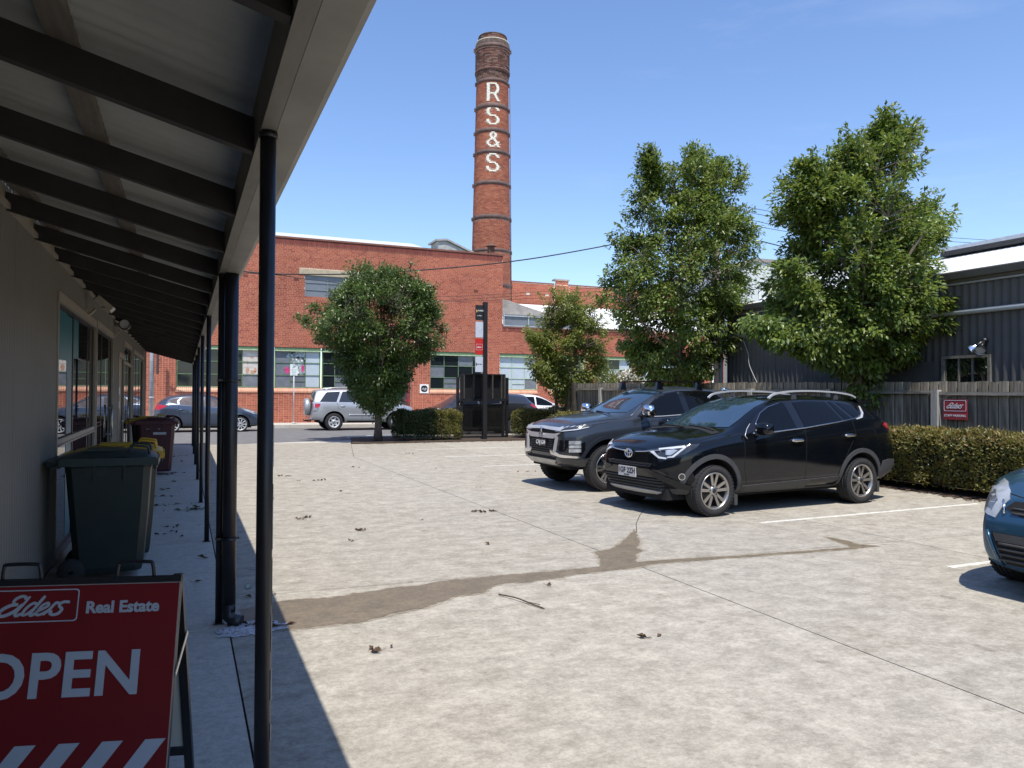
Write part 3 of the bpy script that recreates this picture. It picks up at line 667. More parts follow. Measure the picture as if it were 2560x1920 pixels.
def sheet(y0, y1, z0, z1, pitch=.076, amp=.008):
    mb = MB(); corrug(mb, (WX, y0, z0), (0, y1-y0, 0), (0, 0, z1-z0), pitch, amp, (1, 0, 0)); return mb.build('wall_sheet', m_clad, off)
ys = [-6, -4.8, -3.6, -2.4, -1.2, 0, 1.2, 2.4, 3.6, 4.8, 6.0, 7.85]
for a, b in zip(ys[:-1], ys[1:]): sheet(a+.002, b-.002, .03, 2.70)
prev = 7.85
for a, b, c, d in OPEN:
    if a > prev+.02: sheet(prev, a, .03, 2.70)
    sheet(a, b, d, 2.70)
    if c > .3: sheet(a, b, .03, c)
    prev = b
sheet(22.92, Y1, .03, 2.70)
def wallbox(y0, y1, z0, z1, x0=-1.35): return MB().box(x0, WX-.03, y0, y1, z0, z1)
mb = MB(); pv = Y0
for a, b, c, d in OPEN:
    mb.box(-1.3, WX-.02, pv, a, 0, 3.3); mb.box(-1.3, WX-.02, a, b, d, 3.3)
    if c > .3: mb.box(-1.3, WX-.02, a, b, 0, c)
    pv = b
mb.box(-1.3, WX-.02, pv, Y1, 0, 3.3); mb.box(-9, -8.7, Y0, Y1, 0, 3.3); mb.box(-8.7, -1.3, Y1-.25, Y1-.02, 0, 3.3); mb.box(-8.7, -1.3, Y0, Y0+.2, 0, 3.3); mb.box(-9, -1.3, Y0, Y1, 3.3, 3.45)
mb.build('wall_core', M('wall_core', (.10,.09,.075), .8), off)
MB().box(WX-.01, WX+.028, Y0, Y1, 2.70, 2.735).build('wall_cap_trim', m_trim, off)
MB().box(WX-.02, WX-.004, Y0, Y1, 2.735, 3.15).build('infill_board', M('infill_board', (.36,.315,.24), .7, var=.08, scale=3), off)
MB().box(WX-.02, WX+.035, Y1-.02, Y1+.035, 0, 2.95).build('corner_trim', m_trim, off)
MB().box(-1.3, WX-.02, Y1-.001, Y1+.012, 0, 3.3).build('end_sheet', m_clad, off)
for a, b, c, d in OPEN:
    t = MB().box(WX-.01, WX+.022, a-.05, b+.05, d, d+.085); t.box(WX-.01, WX+.018, a-.05, a, c, d); t.box(WX-.01, WX+.018, b, b+.05, c, d)
    if c > .3: t.box(WX-.01, WX+.03, a-.05, b+.05, c-.06, c)
    t.build('opening_trim', m_trim, off)
def glazing(a, b, c, d, mull, trans, x=WX-.022, name='window', sill=True):
    fr = MB(); e = .045
    for y in [a, b-e]+[q-e/2 for q in mull]: fr.box(x-.06, x+.010, y, y+e, c, d)
    zs = [c]+list(trans)+[d]
    for z in (c, d-e): fr.box(x-.06, x+.008, a+e, b-e, z, z+e)
    w_ = fr.build(name, m_bronze, off)
    for z in trans: MB().box(x-.03, WX+.012, a+.01, b-.01, z-.03, z+.03).box(x-.03, WX+.025, a+.01, b-.01, z-.034, z-.018).build('transom', m_trim, w_)
    ysn = [a]+list(mull)+[b]
    for p, q in zip(ysn[:-1], ysn[1:]):
        for u, v in zip(zs[:-1], zs[1:]): MB().box(x-.004, x+.004, p+.022, q-.022, u+.03, v-.03).build('pane', m_oglass, w_)
    return w_
w = glazing(7.85, 10.92, .06, 2.36, [9.06, 10.35], [1.085])
MB().box(WX-.0175, WX-.0155, 8.62, 8.98, .12, 1.04).box(WX-.0175, WX-.0155, 8.62, 8.98, 1.13, 2.30).build('teal_decal', m_teal, w)
MB().box(WX-.0175, WX-.0155, 7.92, 8.62, 1.85, 2.31).box(WX-.0175, WX-.0155, 9.12, 9.5, 1.9, 2.31).build('teal_decal', m_teal, w)
MB().box(WX-.075, WX+.03, 7.85, 10.92, 0, .058).build('sill', m_trim, w)
w = glazing(11.13, 13.47, .03, 2.38, [12.0], [], name='glass_door'); glazing(11.13+.045, 11.97, 1.08, 1.14, [], [], name='door_rail')
MB().tube([(WX+.03,13.2,.85),(WX+.03,13.2,1.35)], .014, 8).tube([(WX-.05,13.2,.9),(WX+.03,13.2,.9)], .009, 6).tube([(WX-.05,13.2,1.3),(WX+.03,13.2,1.3)], .009, 6).build('handle', M('brushed_steel', (.5,.5,.5), .3, .9), w)
dr = MB().box(WX-.05, WX-.020, 14.71, 15.85, .03, 2.15).build('door', m_trim, off)
MB().tube([(WX-.02,15.7,1.02),(WX+.02,15.7,1.02),(WX+.02,15.58,1.02)], .012, 8).build('handle', MC['brushed_steel'], dr); MB().box(WX-.019,WX-.016,14.8,14.98,.1,2.0).build('door_glass', m_oglass, dr)
for z in (1.25, 1.5): MB().box(WX-.019, WX-.015, 15.15, 15.35, z, z+.13).build('notice', m_white, dr)
w = glazing(15.93, 17.97, .03, 2.42, [17.0], [2.1], name='glass_door'); MB().tube([(WX+.03,16.9,.85),(WX+.03,16.9,1.35)], .014, 8).build('handle', MC['brushed_steel'], w)
glazing(18.78, 22.92, .86, 2.41, [20.1, 21.5], [])

# verandah: beam on posts, rafters, purlins, sheeting, gutter
ver = thing('verandah', 'lean-to verandah of dark rafters and metal sheet on slim black posts beside the car park', 'verandah', (.23, 9, 0))
BXI, BXO = .205, .250; BZ = 2.350
zb = lambda x: 2.36+(x-.19)*(2.36-2.695)/(1.24)      # underside of the rafters
prev = Y0
for j, y in enumerate([-3.68, -.62, 2.44, 5.50, 8.56, 11.62, 14.68, 17.74, 20.80, 23.9]):
    if j == 0: prev = Y0
    MB().box(BXI, BXO, prev+.002, y-.002, BZ, BZ+.165).build('beam', m_vbeam, ver); prev = y
for y in np.arange(-4.28, 24.2, .998):
    mb = MB(); x0, x1 = WX-.004, BXI-.003; h = .115; t = .0225
    P = [(x0, y-t, zb(x0)), (x1, y-t, zb(x1)), (x1, y-t, zb(x1)+h), (x0, y-t, zb(x0)+h)]
    mb.prism(P, (0, 2*t, 0)).build('rafter', m_raft, ver)
for x in (-.93, -.36):
    z = zb(x)+.116; MB().prism([(x-.042, Y0, z+.011), (x+.042, Y0, z-.012), (x+.042, Y0, z+.033), (x-.042, Y0, z+.056)], (0, Y1-Y0, 0)).build('purlin', M('purlin_timber', (.14,.12,.095), .75, var=.2, scale=5, stretch=(8,1,1)), ver)
def rsheet(y0, y1):
    mb = MB(); xa, xb = WX+.0, .30; h = .166
    n = max(1, int(round((y1-y0)/.095)))*4; vs = []; fs = []
    for i in range(n+1):
        y = y0+(y1-y0)*i/n; dz = .013*(0, 1, 0, -1)[i % 4]; vs += [(xa, y, zb(xa)+h+dz), (xb, y, zb(xb)+h+dz)]
    for i in range(n): fs.append((2*i, 2*i+1, 2*i+3, 2*i+2))
    mb.add(vs, fs, 0, True); return mb.build('roof_sheet', m_vroof, ver)
for y in np.arange(Y0, Y1-.1, .762): rsheet(y, min(y+.762, Y1))
g = MB(); prof = [(.2505,2.43),(.2505,2.349),(.335,2.344),(.352,2.352),(.362,2.40),(.368,2.455),(.378,2.462),(.378,2.468),(.362,2.466),(.355,2.41),(.333,2.352),(.262,2.357),(.262,2.43)]
g.prism([(x, Y0, z) for x, z in prof], (0, Y1+.2-Y0, 0)); g.build('gutter', m_gut, ver)
g = MB(); g.prism([(x-.0004, 0, z) for x, z in [(.336,2.3395),(.352,2.351),(.3525,2.3505),(.3365,2.3385)]], (0,1,0))
for j, y in enumerate([-3.68, -.62, 2.44, 5.50, 8.56, 11.62, 14.68, 17.74, 20.80, 23.9]):
    p = MB().lathe([(.024, .004), (.024, BZ-.004)], 18, c=(.228, y, 0), cap=True).build('post', m_post, ver)
    MB().lathe([(.028, BZ-.02), (.028, BZ-.003)], 14, c=(.228, y, 0), cap=True).build('cap_plate', m_post, p)
    MB().box(.195, .262, y-.034, y+.034, .001, .008).build('base_plate', m_post, p)
    if j in (2, 3):     # paint worn off along the sunny edge
        mw = MB()
        for q in range(10):
            z = random.uniform(.25, 1.5) if j == 2 else random.uniform(.1, 2.0); a = R(random.uniform(-18, 12)); hh = random.uniform(.01, .09 if j == 2 else .015); ww = random.uniform(.003, .006)
            cxx, cyy = .228+.0245*math.cos(a), y+.0245*math.sin(a); mw.obox((cxx, cyy, z), (math.cos(a), math.sin(a), 0), .0006, (-math.sin(a), math.cos(a), 0), ww, (0,0,1), hh)
        mw.build('worn_paint', M('bare_primer', (.33,.31,.27), .8, var=.2, scale=30), p)
dp = MB().lathe([(.043,.09),(.043,2.36)], 20, c=(.287,5.44,0), cap=True).build('downpipe', m_post, ver)
MB().tube([(.287,5.44,.14),(.287,5.44,.06),(.325,5.425,.03),(.365,5.405,.022)], .044, 14).build('shoe', m_post, dp)
for z in (.56, 1.62): MB().lathe([(.047,z),(.047,z+.022)], 18, c=(.287,5.44,0), cap=True).box(.20,.35,5.46,5.505,z+.004,z+.018).build('strap', m_post, dp)

# fittings on the wall
s = thing('security_floodlight', 'flat beige floodlight tilted on a wall bracket above the first office window', 'light', (WX, 9.95, 2.5))
MB().obox((WX+.20, 9.95, 2.56), (.75,0,-.66), .10, (0,1,0), .13, (.66,0,.75), .032).build('lamp_body', M('beige_plastic', (.42,.38,.30), .5), s)
MB().tube([(WX,9.95,2.44),(WX+.05,9.95,2.44),(WX+.10,9.95,2.50)], .016, 8).box(WX,WX+.02,9.9,10.0,2.40,2.48).build('bracket', MC['beige_plastic'], s)
s = thing('wall_spotlight', 'round black spotlight with a pale lens on the wall above the glass door', 'light', (WX, 13.75, 2.6))
MB().lathe([(.035,-.14),(.085,-.08),(.085,.09),(.075,.09),(.072,.06)], 20, axis='y', c=(0,0,0)).build('lamp_body', m_post, s, world=False)
MB().lathe([(.001,.06),(.072,.06)], 20, axis='y').build('lens', M('frosted_lens', (.62,.64,.66), .25), s, world=False)
for c in s.children: c.location = (.16, -.03, .03); c.rotation_euler = (0, 0, R(180)); c.matrix_parent_inverse = Matrix()
MB().tube([(WX,13.78,2.63),(WX+.16,13.78,2.63)], .03, 10).prism([(WX,13.72,2.6),(WX+.12,13.72,2.55),(WX,13.72,2.40)], (0,.02,0)).build('bracket', MC['beige_plastic'], s)
# leaf litter handled with the small things

# ================================================================== right side: shed, fence, pale building
m_shed = M('charcoal_shed_sheet', (.098,.092,.085), .75, var=.12, scale=1.2, spec=.25)
m_shroof = M('bright_zinc_roof', (.70,.72,.74), .4, var=.05, scale=1.0, spec=.6)
m_gut2 = M('grey_brown_gutter', (.10,.09,.08), .45, var=.1)
m_pvc = M('grey_pvc_pipe', (.52,.53,.53), .4, var=.06, scale=3)
SX = 12.8
shed = thing('metal_shed', 'charcoal corrugated shed with bright metal roof and long grey pipe behind the paling fence', 'shed', (16, 5, 0))
y = 15.85; i = 0
WY0, WY1, WZ0, WZ1 = 8.9, 9.72, 1.5, 2.24
def shsheet(ya, yb, z0, z1, dx=0): return corrug(MB(), (SX+dx, ya, z0), (0, yb-ya, 0), (0, 0, z1-z0), .145, .018, (-1, 0, 0)).build('cladding_sheet', m_shed, shed)
while y > -8:
    ya = y-.87
    if ya < WY1 and y > WY0:
        shsheet(ya, y, .02, WZ0); shsheet(ya, y, WZ1, 3.7)
        if ya < WY0: shsheet(ya, WY0, WZ0, WZ1)
        if y > WY1: shsheet(WY1, y, WZ0, WZ1)
    else: shsheet(ya, y, .02, 3.7, dx=(-.006 if i % 3 == 1 else 0))
    y = ya; i += 1
MB().box(SX+.06, SX+.12, -8, 15.8, 0, 3.7).box(SX+.06, 24, 15.7, 15.8, 0, 3.7).build('wall_core', M('shed_core', (.05,.05,.05), .8), shed)
MB().box(SX-.03, SX-.024, 9.9, 12.1, 1.55, 2.2).build('patch_sheet', m_shed, shed)
def zr_(x): return 3.76+(x-12.66)*(5.22-3.76)/(18.5-12.66)
for yb in np.arange(-8, 15.9, .762):
    mb = MB(); corrug(mb, (12.64, yb, zr_(12.64)), (0, min(.76, 16.05-yb), 0), (5.86, 0, zr_(18.5)-zr_(12.64)), .0762*2, .014, (-.24, 0, .97)); mb.build('roof_sheet', m_shroof, shed)
MB().prism([(18.5,-8,5.24),(24.5,-8,3.76),(24.5,-8,3.7),(18.5,-8,5.18)], (0,24,0)).build('far_roof', m_shroof, shed)
mb = MB().prism([(18.1,-8,5.2),(18.9,-8,5.2),(18.9,-8,5.36),(18.1,-8,5.36)], (0,21.9,0)); mb.build('ridge_vent', M('vent_dark', (.12,.12,.125), .6), shed)
MB().prism([(17.85,-8,5.36),(18.5,-8,5.46),(19.15,-8,5.36),(19.15,-8,5.33),(18.5,-8,5.42),(17.85,-8,5.27)], (0,22.3,0)).build('vent_hood', M('vent_hood_zinc', (.45,.48,.52), .4), shed)
MB().prism([(x, -8, z) for x, z in [(12.735,3.66),(12.645,3.66),(12.632,3.70),(12.615,3.77),(12.622,3.79),(12.645,3.79),(12.645,3.69),(12.735,3.69)]], (0,24.1,0)).build('gutter', m_gut2, shed)
MB().prism([(12.737,-8,3.64),(12.737,-8,3.76),(12.782,-8,3.76),(12.782,-8,3.605),(12.76,-8,3.605)], (0,23.9,0)).build('eave_board', m_gut2, shed)
MB().box(SX-.05, SX-.024, -8, 15.85, 3.565, 3.598).build('flashing', M('pale_flashing', (.30,.29,.27), .5), shed)
pp = MB().tube([(SX-.07, -8, 3.13),(SX-.07, 15.86, 3.03)], .047, 12).build('pipe', m_pvc, shed)
for yb in (2.5, 5.2, 7.9, 10.6, 13.3): MB().lathe([(.051,-.012),(.051,.012)], 12, axis='y', c=(SX-.07, yb, 3.03+(15.86-yb)/23.86*.1), cap=True).box(SX-.09,SX-.02,yb-.01,yb+.01,3.07,3.1).build('clip', m_pvc, pp)
MB().tube([(SX-.09,15.98,3.72),(SX-.09,15.98,.02)], .058, 12).lathe([(.066,1.5),(.066,1.62)], 12, c=(SX-.09,15.98,0), cap=True).build('downpipe', m_pvc, shed)
MB().tube(crom([(SX-.04,15.2,2.95),(SX-.05,15.0,2.6),(SX-.05,14.95,2.3),(SX-.05,14.7,1.9),(SX-.05,14.5,1.6)],4), .008, 5).build('cable', m_pvc, shed)
w = MB().box(SX-.05, SX+.02, WY0-.05, WY0, WZ0-.05, WZ1+.05).box(SX-.05, SX+.02, WY1, WY1+.05, WZ0-.05, WZ1+.05).box(SX-.05, SX+.02, WY0, WY1, WZ1, WZ1+.05).box(SX-.05, SX+.02, WY0, WY1, WZ0-.05, WZ0).build('window', M('weathered_frame', (.17,.155,.13), .8, var=.2, scale=8), shed)
for q in (.29, .55): MB().box(SX-.03, SX+.01, WY0+q-.012, WY0+q+.012, WZ0, WZ1).build('mullion', MC['weathered_frame'], w)
for a, b in ((0,.278),(.302,.538),(.562,.82)): MB().box(SX-.012, SX-.004, WY0+a+.002, WY0+b-.002, WZ0+.002, WZ1-.002).build('pane', m_oglass, w)
MB().tube([(SX-.04,8.62,1.78),(SX-.04,8.84,1.78)], .012, 6).tube([(SX-.04,8.62,1.5),(SX-.04,8.62,1.82)], .016, 6).tube([(SX-.04,8.84,1.6),(SX-.04,8.84,1.82)], .014, 6).build('tap_pipe', m_gut2, shed)
s = thing('twin_floodlight', 'pair of chrome cone floodlights above the shed window', 'light', (SX, 8.94, 2.53))
MB().ellipsoid((SX-.06, 8.94, 2.53), (.06,.06,.05), 12, 8).build('mount', m_post, s)
for dy, dd in ((.16, Vector((-.45,.62,-.6))), (-.03, Vector((-.62,-.18,-.7)))):
    c0 = Vector((SX-.08, 8.94, 2.52)); d = dd.normalized(); pts = [c0+d*q for q in (0, .10, .14, .22, .25)]
    h = MB().tube(pts[:3], [.03, .032, .045], 12).build('lamp_body', m_post, s); MB().tube(pts[2:], [.046, .088, .09], 16, cap=False).build('reflector', M('chrome', (.8,.8,.82), .12, 1.0, var=.02), h); MB().tube([pts[3], pts[3]+d*.004], .08, 16).build('lens', MC['frosted_lens'], h)

# timber paling fence
FX = 12.0
m_pal = M('weathered_paling', (.26,.225,.168), .9, var=.35, scale=3.0, bump=.6, bscale=30, stretch=(1,7,.7), isl=.28, dark=(.095,.080,.060))
m_post2 = M('weathered_post', (.36,.34,.30), .9, var=.25, scale=5, bump=.5, bscale=30, stretch=(4,4,.6))
m_rail = M('weathered_rail', (.25,.225,.185), .9, var=.3, scale=4, bump=.4, stretch=(1,.5,4), dark=(.13,.115,.095))
fen = thing('paling_fence', 'weathered grey timber paling fence with rails and posts between the car park and the shed', 'fence', (FX, 10, 0))
ft = lambda y: 1.79+(y-7)*.0085
pm = MB().box(-.009, .009, -.075, .075, 0, 1).mesh('paling', m_pal); pm2 = MB().box(-.008, .008, -.05, .05, 0, 1).mesh('paling', m_pal)
y = 22.55
while y > 3.2:
    o = put('paling', pm, fen, loc=(FX+.055+random.uniform(-.006, .006), y, .03)); o.scale = (1, random.uniform(.97, 1.02), ft(y)-.03+random.uniform(-.012, .012)); o.rotation_euler = (R(random.uniform(-.5,.5)), 0, R(random.uniform(-3.5,3.5)))
    y2 = y-.09; o = put('paling', pm2, fen, loc=(FX+.079, y2, .03)); o.scale = (1, 1, ft(y2)-.03+random.uniform(-.02, .01)); o.rotation_euler = (0, 0, R(random.uniform(-2,2)))
    y -= .178
MB().box(FX+.05, FX+.08, -8, 3.1, .03, 1.75).build('far_palings', m_pal, fen, kind='stuff')
yy = [22.58]
for p in (20.9, 18.6, 16.3, 14.0, 11.65, 9.28, 6.9, 4.5, 2.1, -.3):
    po = MB().box(FX-.075, FX+.04, p-.06, p+.06, .0, ft(p)-.14).build('post', m_post2, fen); yy.append(p)
for a, b in zip(yy[:-1], yy[1:]):
    for z in (ft(a)-.20, .95, .3):
        MB().prism([(FX-.035, a-.062, z-.03), (FX+.043, a-.062, z-.03), (FX+.043, a-.062, z+.03), (FX-.035, a-.062, z+.03)], (0, b-a+.124, random.uniform(-.012, .012))).build('rail', m_rail, fen)
MB().box(FX-.1, FX+.02, 22.56, 22.70, 0, ft(22.6)+.03).build('end_post', M('dark_end_post', (.06,.05,.042), .9, var=.3, scale=5), fen)
sg = thing('fence_sign', 'small red staff parking sign screwed to the paling fence above the hedge', 'sign', (FX-.05, 8.9, 1.33))
m_sred = M('faded_red_panel', (.30,.022,.03), .5, var=.12, scale=5); m_swhite = M('sign_white', (.66,.65,.66), .5, var=.04)
MB().box(FX-.052, FX-.042, 8.685, 9.125, 1.165, 1.505).build('panel', m_sred, sg)
ax, ay = (0,-1,0), (0,0,1); o_ = Vector((FX-.0525, 8.905, 1.335))
round_frame('border', m_swhite, o_+Vector((0,0,.065)), ax, ay, .405, .185, .02, .008, sg)
logo('logo', m_swhite, o_+Vector((0,0,.065)), ax, ay, .32, sg); text('lettering', 'STAFF PARKING', .056, m_swhite, o_+Vector((0,0,-.105)), ax, ay, sg, bold=.001)

# pale building behind the shed
pb = thing('pale_building', 'tall pale rendered building with a grey cap, behind the shed roof', 'building', (38, 44, 0))
MB().prism([(32.55,40,0),(60,40,0),(60,40,10.75),(37,40,10.45),(34.5,40,10.40),(32.55,40,9.5)], (0,10,0)).build('wall', M('pale_render', (.60,.645,.64), .85, var=.05, scale=.6, stretch=(3,1,.4)), pb)
mb = MB()
for k in range(9): a = 34.5+k*2.8; z0 = 10.4+max(0,(a-34.5)*.0145); mb.prism([(a,39.9,z0),(a+2.78,39.9,z0+.04),(a+2.78,39.9,z0+.26),(a,39.9,z0+.22)], (0,10.1,0))
mb.prism([(32.45,39.9,9.5),(34.49,39.9,10.4),(34.49,39.9,10.62),(32.4,39.9,9.68)], (0,10.1,0)); mb.build('cap_flashing', M('grey_cap', (.30,.28,.255), .8, var=.2, scale=3), pb)
MB().tube([(34.9,39.93,9.0),(34.9,39.93,0)], .04, 6).build('downpipe', m_pvc, pb)
# ================================================================== trees, hedges, shrubs
m_bark = M('grey_bark', (.11,.085,.065), .95, var=.35, scale=9, bump=.8, bscale=40, stretch=(3,3,.6))
m_bark2 = M('pale_bark', (.17,.135,.105), .95, var=.3, scale=10, bump=.7, bscale=40, stretch=(3,3,.6))
m_leafA = leafmat('pear_leaf', [(.060,.102,.018),(.095,.150,.024),(.145,.200,.034),(.070,.122,.022),(.21,.255,.055),(.12,.178,.030)], .38, .36, .46)
m_leafB = leafmat('light_leaf', [(.110,.150,.026),(.155,.195,.034),(.20,.22,.046),(.125,.17,.028)], .42, .38, .45)
m_leafD = leafmat('dark_street_leaf', [(.040,.074,.018),(.064,.110,.022),(.092,.145,.030),(.050,.090,.020),(.14,.195,.046)], .34, .33, .50)
m_tip = leafmat('new_growth_leaf', [(.22,.15,.05),(.27,.20,.065),(.19,.18,.05),(.28,.17,.075)], .3, .4)
m_hedge = leafmat('hedge_leaf', [(.085,.110,.022),(.15,.155,.032),(.21,.18,.045),(.11,.13,.026),(.26,.20,.055)], .40, .40, .45)
m_hedge_shade = leafmat('shaded_hedge_leaf', [(.022,.044,.012),(.036,.062,.015),(.055,.082,.02),(.030,.052,.013)], .24, .4, .4)  # shaded copy of the hedge leaf, shade put into its colours
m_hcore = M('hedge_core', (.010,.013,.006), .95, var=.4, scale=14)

def leaf_mesh(name, P, D, size, mat, aspect=.52, fold=.28, nrm=None):
    """many folded four-point leaves as one mesh; P bases, D axes, nrm the facing hints"""
    N = len(P); D = D/np.linalg.norm(D, axis=1, keepdims=True)
    if nrm is None: nrm = RNG.normal(size=(N, 3))+np.array([0, 0, .6])
    S = np.cross(D, nrm); S /= np.linalg.norm(S, axis=1, keepdims=True)+1e-9; Nn = np.cross(S, D)
    sz = (size*RNG.uniform(.65, 1.25, N))[:, None]; wd = sz*aspect*.5
    V = np.empty((N, 4, 3)); V[:, 0] = P; mid = P+D*sz*.45
    V[:, 1] = mid+S*wd+Nn*wd*fold; V[:, 2] = P+D*sz-Nn*sz*.12; V[:, 3] = mid-S*wd+Nn*wd*fold
    me = bpy.data.meshes.new(name); me.vertices.add(N*4); me.vertices.foreach_set('co', V.reshape(-1).astype(np.float32))
    b = np.arange(N)[:, None]*4; tri = np.concatenate([b+np.array([[0, 1, 2]]), b+np.array([[0, 2, 3]])], 1).reshape(-1)
    me.loops.add(N*6); me.loops.foreach_set('vertex_index', tri.astype(np.int32)); me.polygons.add(N*2)
    me.polygons.foreach_set('loop_start', np.arange(0, N*6, 3, dtype=np.int32)); me.materials.append(mat); me.update(calc_edges=True); me.validate(); return me

def tree(name, label, cat, base, ztop, env, nclump, per, lsize, mat, bark, trunk_r, limbs, crad=.33, extra=(), bias=.55, trunk_top=None, tips=0, fork=1.2, droop=.5, stems=1, boughs=26, sprigs=34):
    """env(z) gives centre offset x and half widths (left, right, depth) of the crown at height z; clumps of leaves sit on twigs from the limbs"""
    bx, by, bz = base; t = thing(name, label, cat, base, 0, 'trees around the car park')
    wood = MB(); sk = []
    tt = trunk_top or ztop*.8
    for s_ in range(stems):
        a0 = 2*math.pi*s_/max(1, stems)+.5; sp = 0 if stems == 1 else .32
        pts = []
        for k in range(9):
            z = tt*k/8; wob = .05*math.sin(k*1.7+s_*2)*(k/4)
            ex = env(max(z, fork))[0]*min(1, z/ztop)
            pts.append(Vector((bx+ex+wob+sp*math.cos(a0)*min(1.2, (k/8)*1.9)+(.07 if stems > 1 else 0)*math.cos(a0), by+wob*.6+sp*math.sin(a0)*min(1.2, (k/8)*1.9)+(.07 if stems > 1 else 0)*math.sin(a0), bz+z)))
        rr = [trunk_r*(1.25 if k == 0 else 1-.86*k/8)/(1 if stems == 1 else 1.5) for k in range(9)]
        wood.tube(pts, rr, 9); sk += [(p, r_) for p, r_ in zip(pts, rr)]
    def trunk_at(z):
        return min(sk, key=lambda q: abs(q[0].z-bz-z))
    ends = []
    for i in range(limbs):
        z0 = fork+(tt*.95-fork)*(i/limbs)**.9; a = i*2.399+random.uniform(-.4, .4); z1 = min(ztop-.15, z0+random.uniform(.5, 1.6)*(1.1 if stems == 1 else .8))
        e = env(z1); rx = (e[2] if math.cos(a) > 0 else e[1])*random.uniform(.55, .9); p0, r0 = random.choice(sk) if stems > 1 and random.random() < .0 else trunk_at(z0)
        p0 = Vector((p0.x, p0.y, bz+z0)) if stems == 1 else p0
        p1 = Vector((bx+e[0]+rx*math.cos(a), by+e[3]*.8*math.sin(a), bz+z1)); mid = p0.lerp(p1, .5)+Vector((0, 0, -.12)); c = crom([p0, mid, p1], 5)
        rs = [max(.008, r0*.55*(1-.8*j/(len(c)-1))) for j in range(len(c))]; wood.tube(c, rs, 6); ends += [(q, r_) for q, r_ in zip(c[3:], rs[3:])]
    for pl_ in extra:
        c = crom([Vector(q) for q in pl_], 6); wood.tube(c, [.035*(1-.7*j/(len(c)-1)) for j in range(len(c))], 6); ends += [(q, .012) for q in c[4:]]
    nodes_ = ends+sk[3:]; NP = np.array([tuple(q[0]) for q in nodes_])
    def surf(z, a, k):
        e = env(z); return Vector((bx+e[0]+k*math.cos(a)*(e[2] if math.cos(a) > 0 else e[1]), by+k*math.sin(a)*e[3], bz+z))
    bough = []
    for i in range(boughs):
        z = fork*.95+(ztop-.25-fork*.95)*((i+.5)/boughs); bough.append((surf(z, i*2.4+random.uniform(-.5, .5), random.uniform(.60, .86)), random.uniform(.22, .42)))
    C = []; tries = 0; gapc = [(random.uniform(-1, 1), random.uniform(-1, 1), random.uniform(.15, .9), random.uniform(.12, .22)) for _ in range(9)]
    while len(C) < nclump and tries < nclump*30:
        tries += 1; z = fork*.8+(ztop-fork*.8)*random.random(); e = env(z)
        if e[1]+e[2] < .05: continue
        if random.random() > ((e[1]+e[2])/2.2)**1.0: continue
        if random.random() < .66:
            b_, s_ = random.choice(bough); q = b_+Vector((random.gauss(0, s_), random.gauss(0, s_), random.gauss(0, s_*.75))); zz = q.z-bz
            if zz < fork*.75 or zz > ztop+.1: continue
            e = env(zz); dx = (q.x-bx-e[0])/max(.05, e[2] if q.x-bx > e[0] else e[1]); dy = (q.y-by)/max(.05, e[3])
            if dx*dx+dy*dy > .86: continue
            C.append(tuple(q)); continue
        a = random.uniform(0, 2*math.pi); rad = random.random()**bias
        x = e[0]+rad*math.cos(a)*(e[2] if math.cos(a) > 0 else e[1]); yv = rad*math.sin(a)*e[3]
        C.append((bx+x, by+yv, bz+z))
    for pl_ in extra:
        c = crom([Vector(q) for q in pl_], 8)
        for q in c[5:]:
            for _ in range(2): C.append((q.x+random.gauss(0, .08), q.y+random.gauss(0, .12), q.z+random.gauss(0, .09)))
    nb = len(C)
    for i in range(sprigs):      # young shoots that break the outline
        z = fork+(ztop-fork)*random.random()**.7; a = random.uniform(0, 6.283); p = surf(min(z, ztop-.45), a, .80); d = Vector((math.cos(a)*.6, math.sin(a)*.5, random.uniform(.3, 1.1))).normalized()
        for q in range(3): C.append(tuple(p+d*(.16*(q+1.4))))
    C = np.array(C); axis = np.array([bx, by, 0])
    tw = MB()
    for c in C:
        d2 = ((NP-c)**2).sum(1)+np.maximum(0, NP[:, 2]-c[2]+.1)*1.5; j = int(d2.argmin()); p = Vector(NP[j]); q = Vector(c)
        tw.tube([p, p.lerp(q, .5)+Vector((0, 0, .03)), q], [.011, .008, .004], 4, cap=False)
    wood.v and wood.build('trunk', bark, t); tw.build('branches', bark, t, kind='stuff')
    cnt = np.full(len(C), per); cnt[nb:] = per//5; idx = np.repeat(np.arange(len(C)), cnt); n = len(idx); cr = crad*RNG.uniform(.55, 1.15, len(C)); cr[nb:] *= .42
    off_ = RNG.normal(size=(n, 3)); off_ /= np.linalg.norm(off_, axis=1, keepdims=True); off_ *= (RNG.random(n)**.45)[:, None]*cr[idx][:, None]*np.array([1, 1, .8])
    P = C[idx]+off_; outw = P-np.array([bx, by, bz+ztop*.45]); outw /= np.linalg.norm(outw, axis=1, keepdims=True)+1e-6
    D = outw*.7+off_/crad*.7+RNG.normal(size=(n, 3))*.45+np.array([0, 0, -droop]); nr = outw*.6+np.array([-.1, -.40, .9])+RNG.normal(size=(n, 3))*.50
    put('crown', leaf_mesh('crown', P, D, lsize, mat, nrm=nr), t)
    if tips:
        ii = RNG.choice(n, tips, replace=False); put('new_growth', leaf_mesh('new_growth', P[ii]+outw[ii]*.05, D[ii]+np.array([0, 0, .8]), lsize*.8, m_tip, nrm=nr[ii]), t, kind='stuff')
    return t
def envelope(keys):
    """keys: (z, left x, right x, depth) in offsets from the trunk base"""
    K = np.array(keys, float)
    def f(z):
        l, r_, d = (float(np.interp(z, K[:, 0], K[:, i])) for i in (1, 2, 3)); c = (l+r_)/2; return (c, c-l, r_-c, d)
    return f
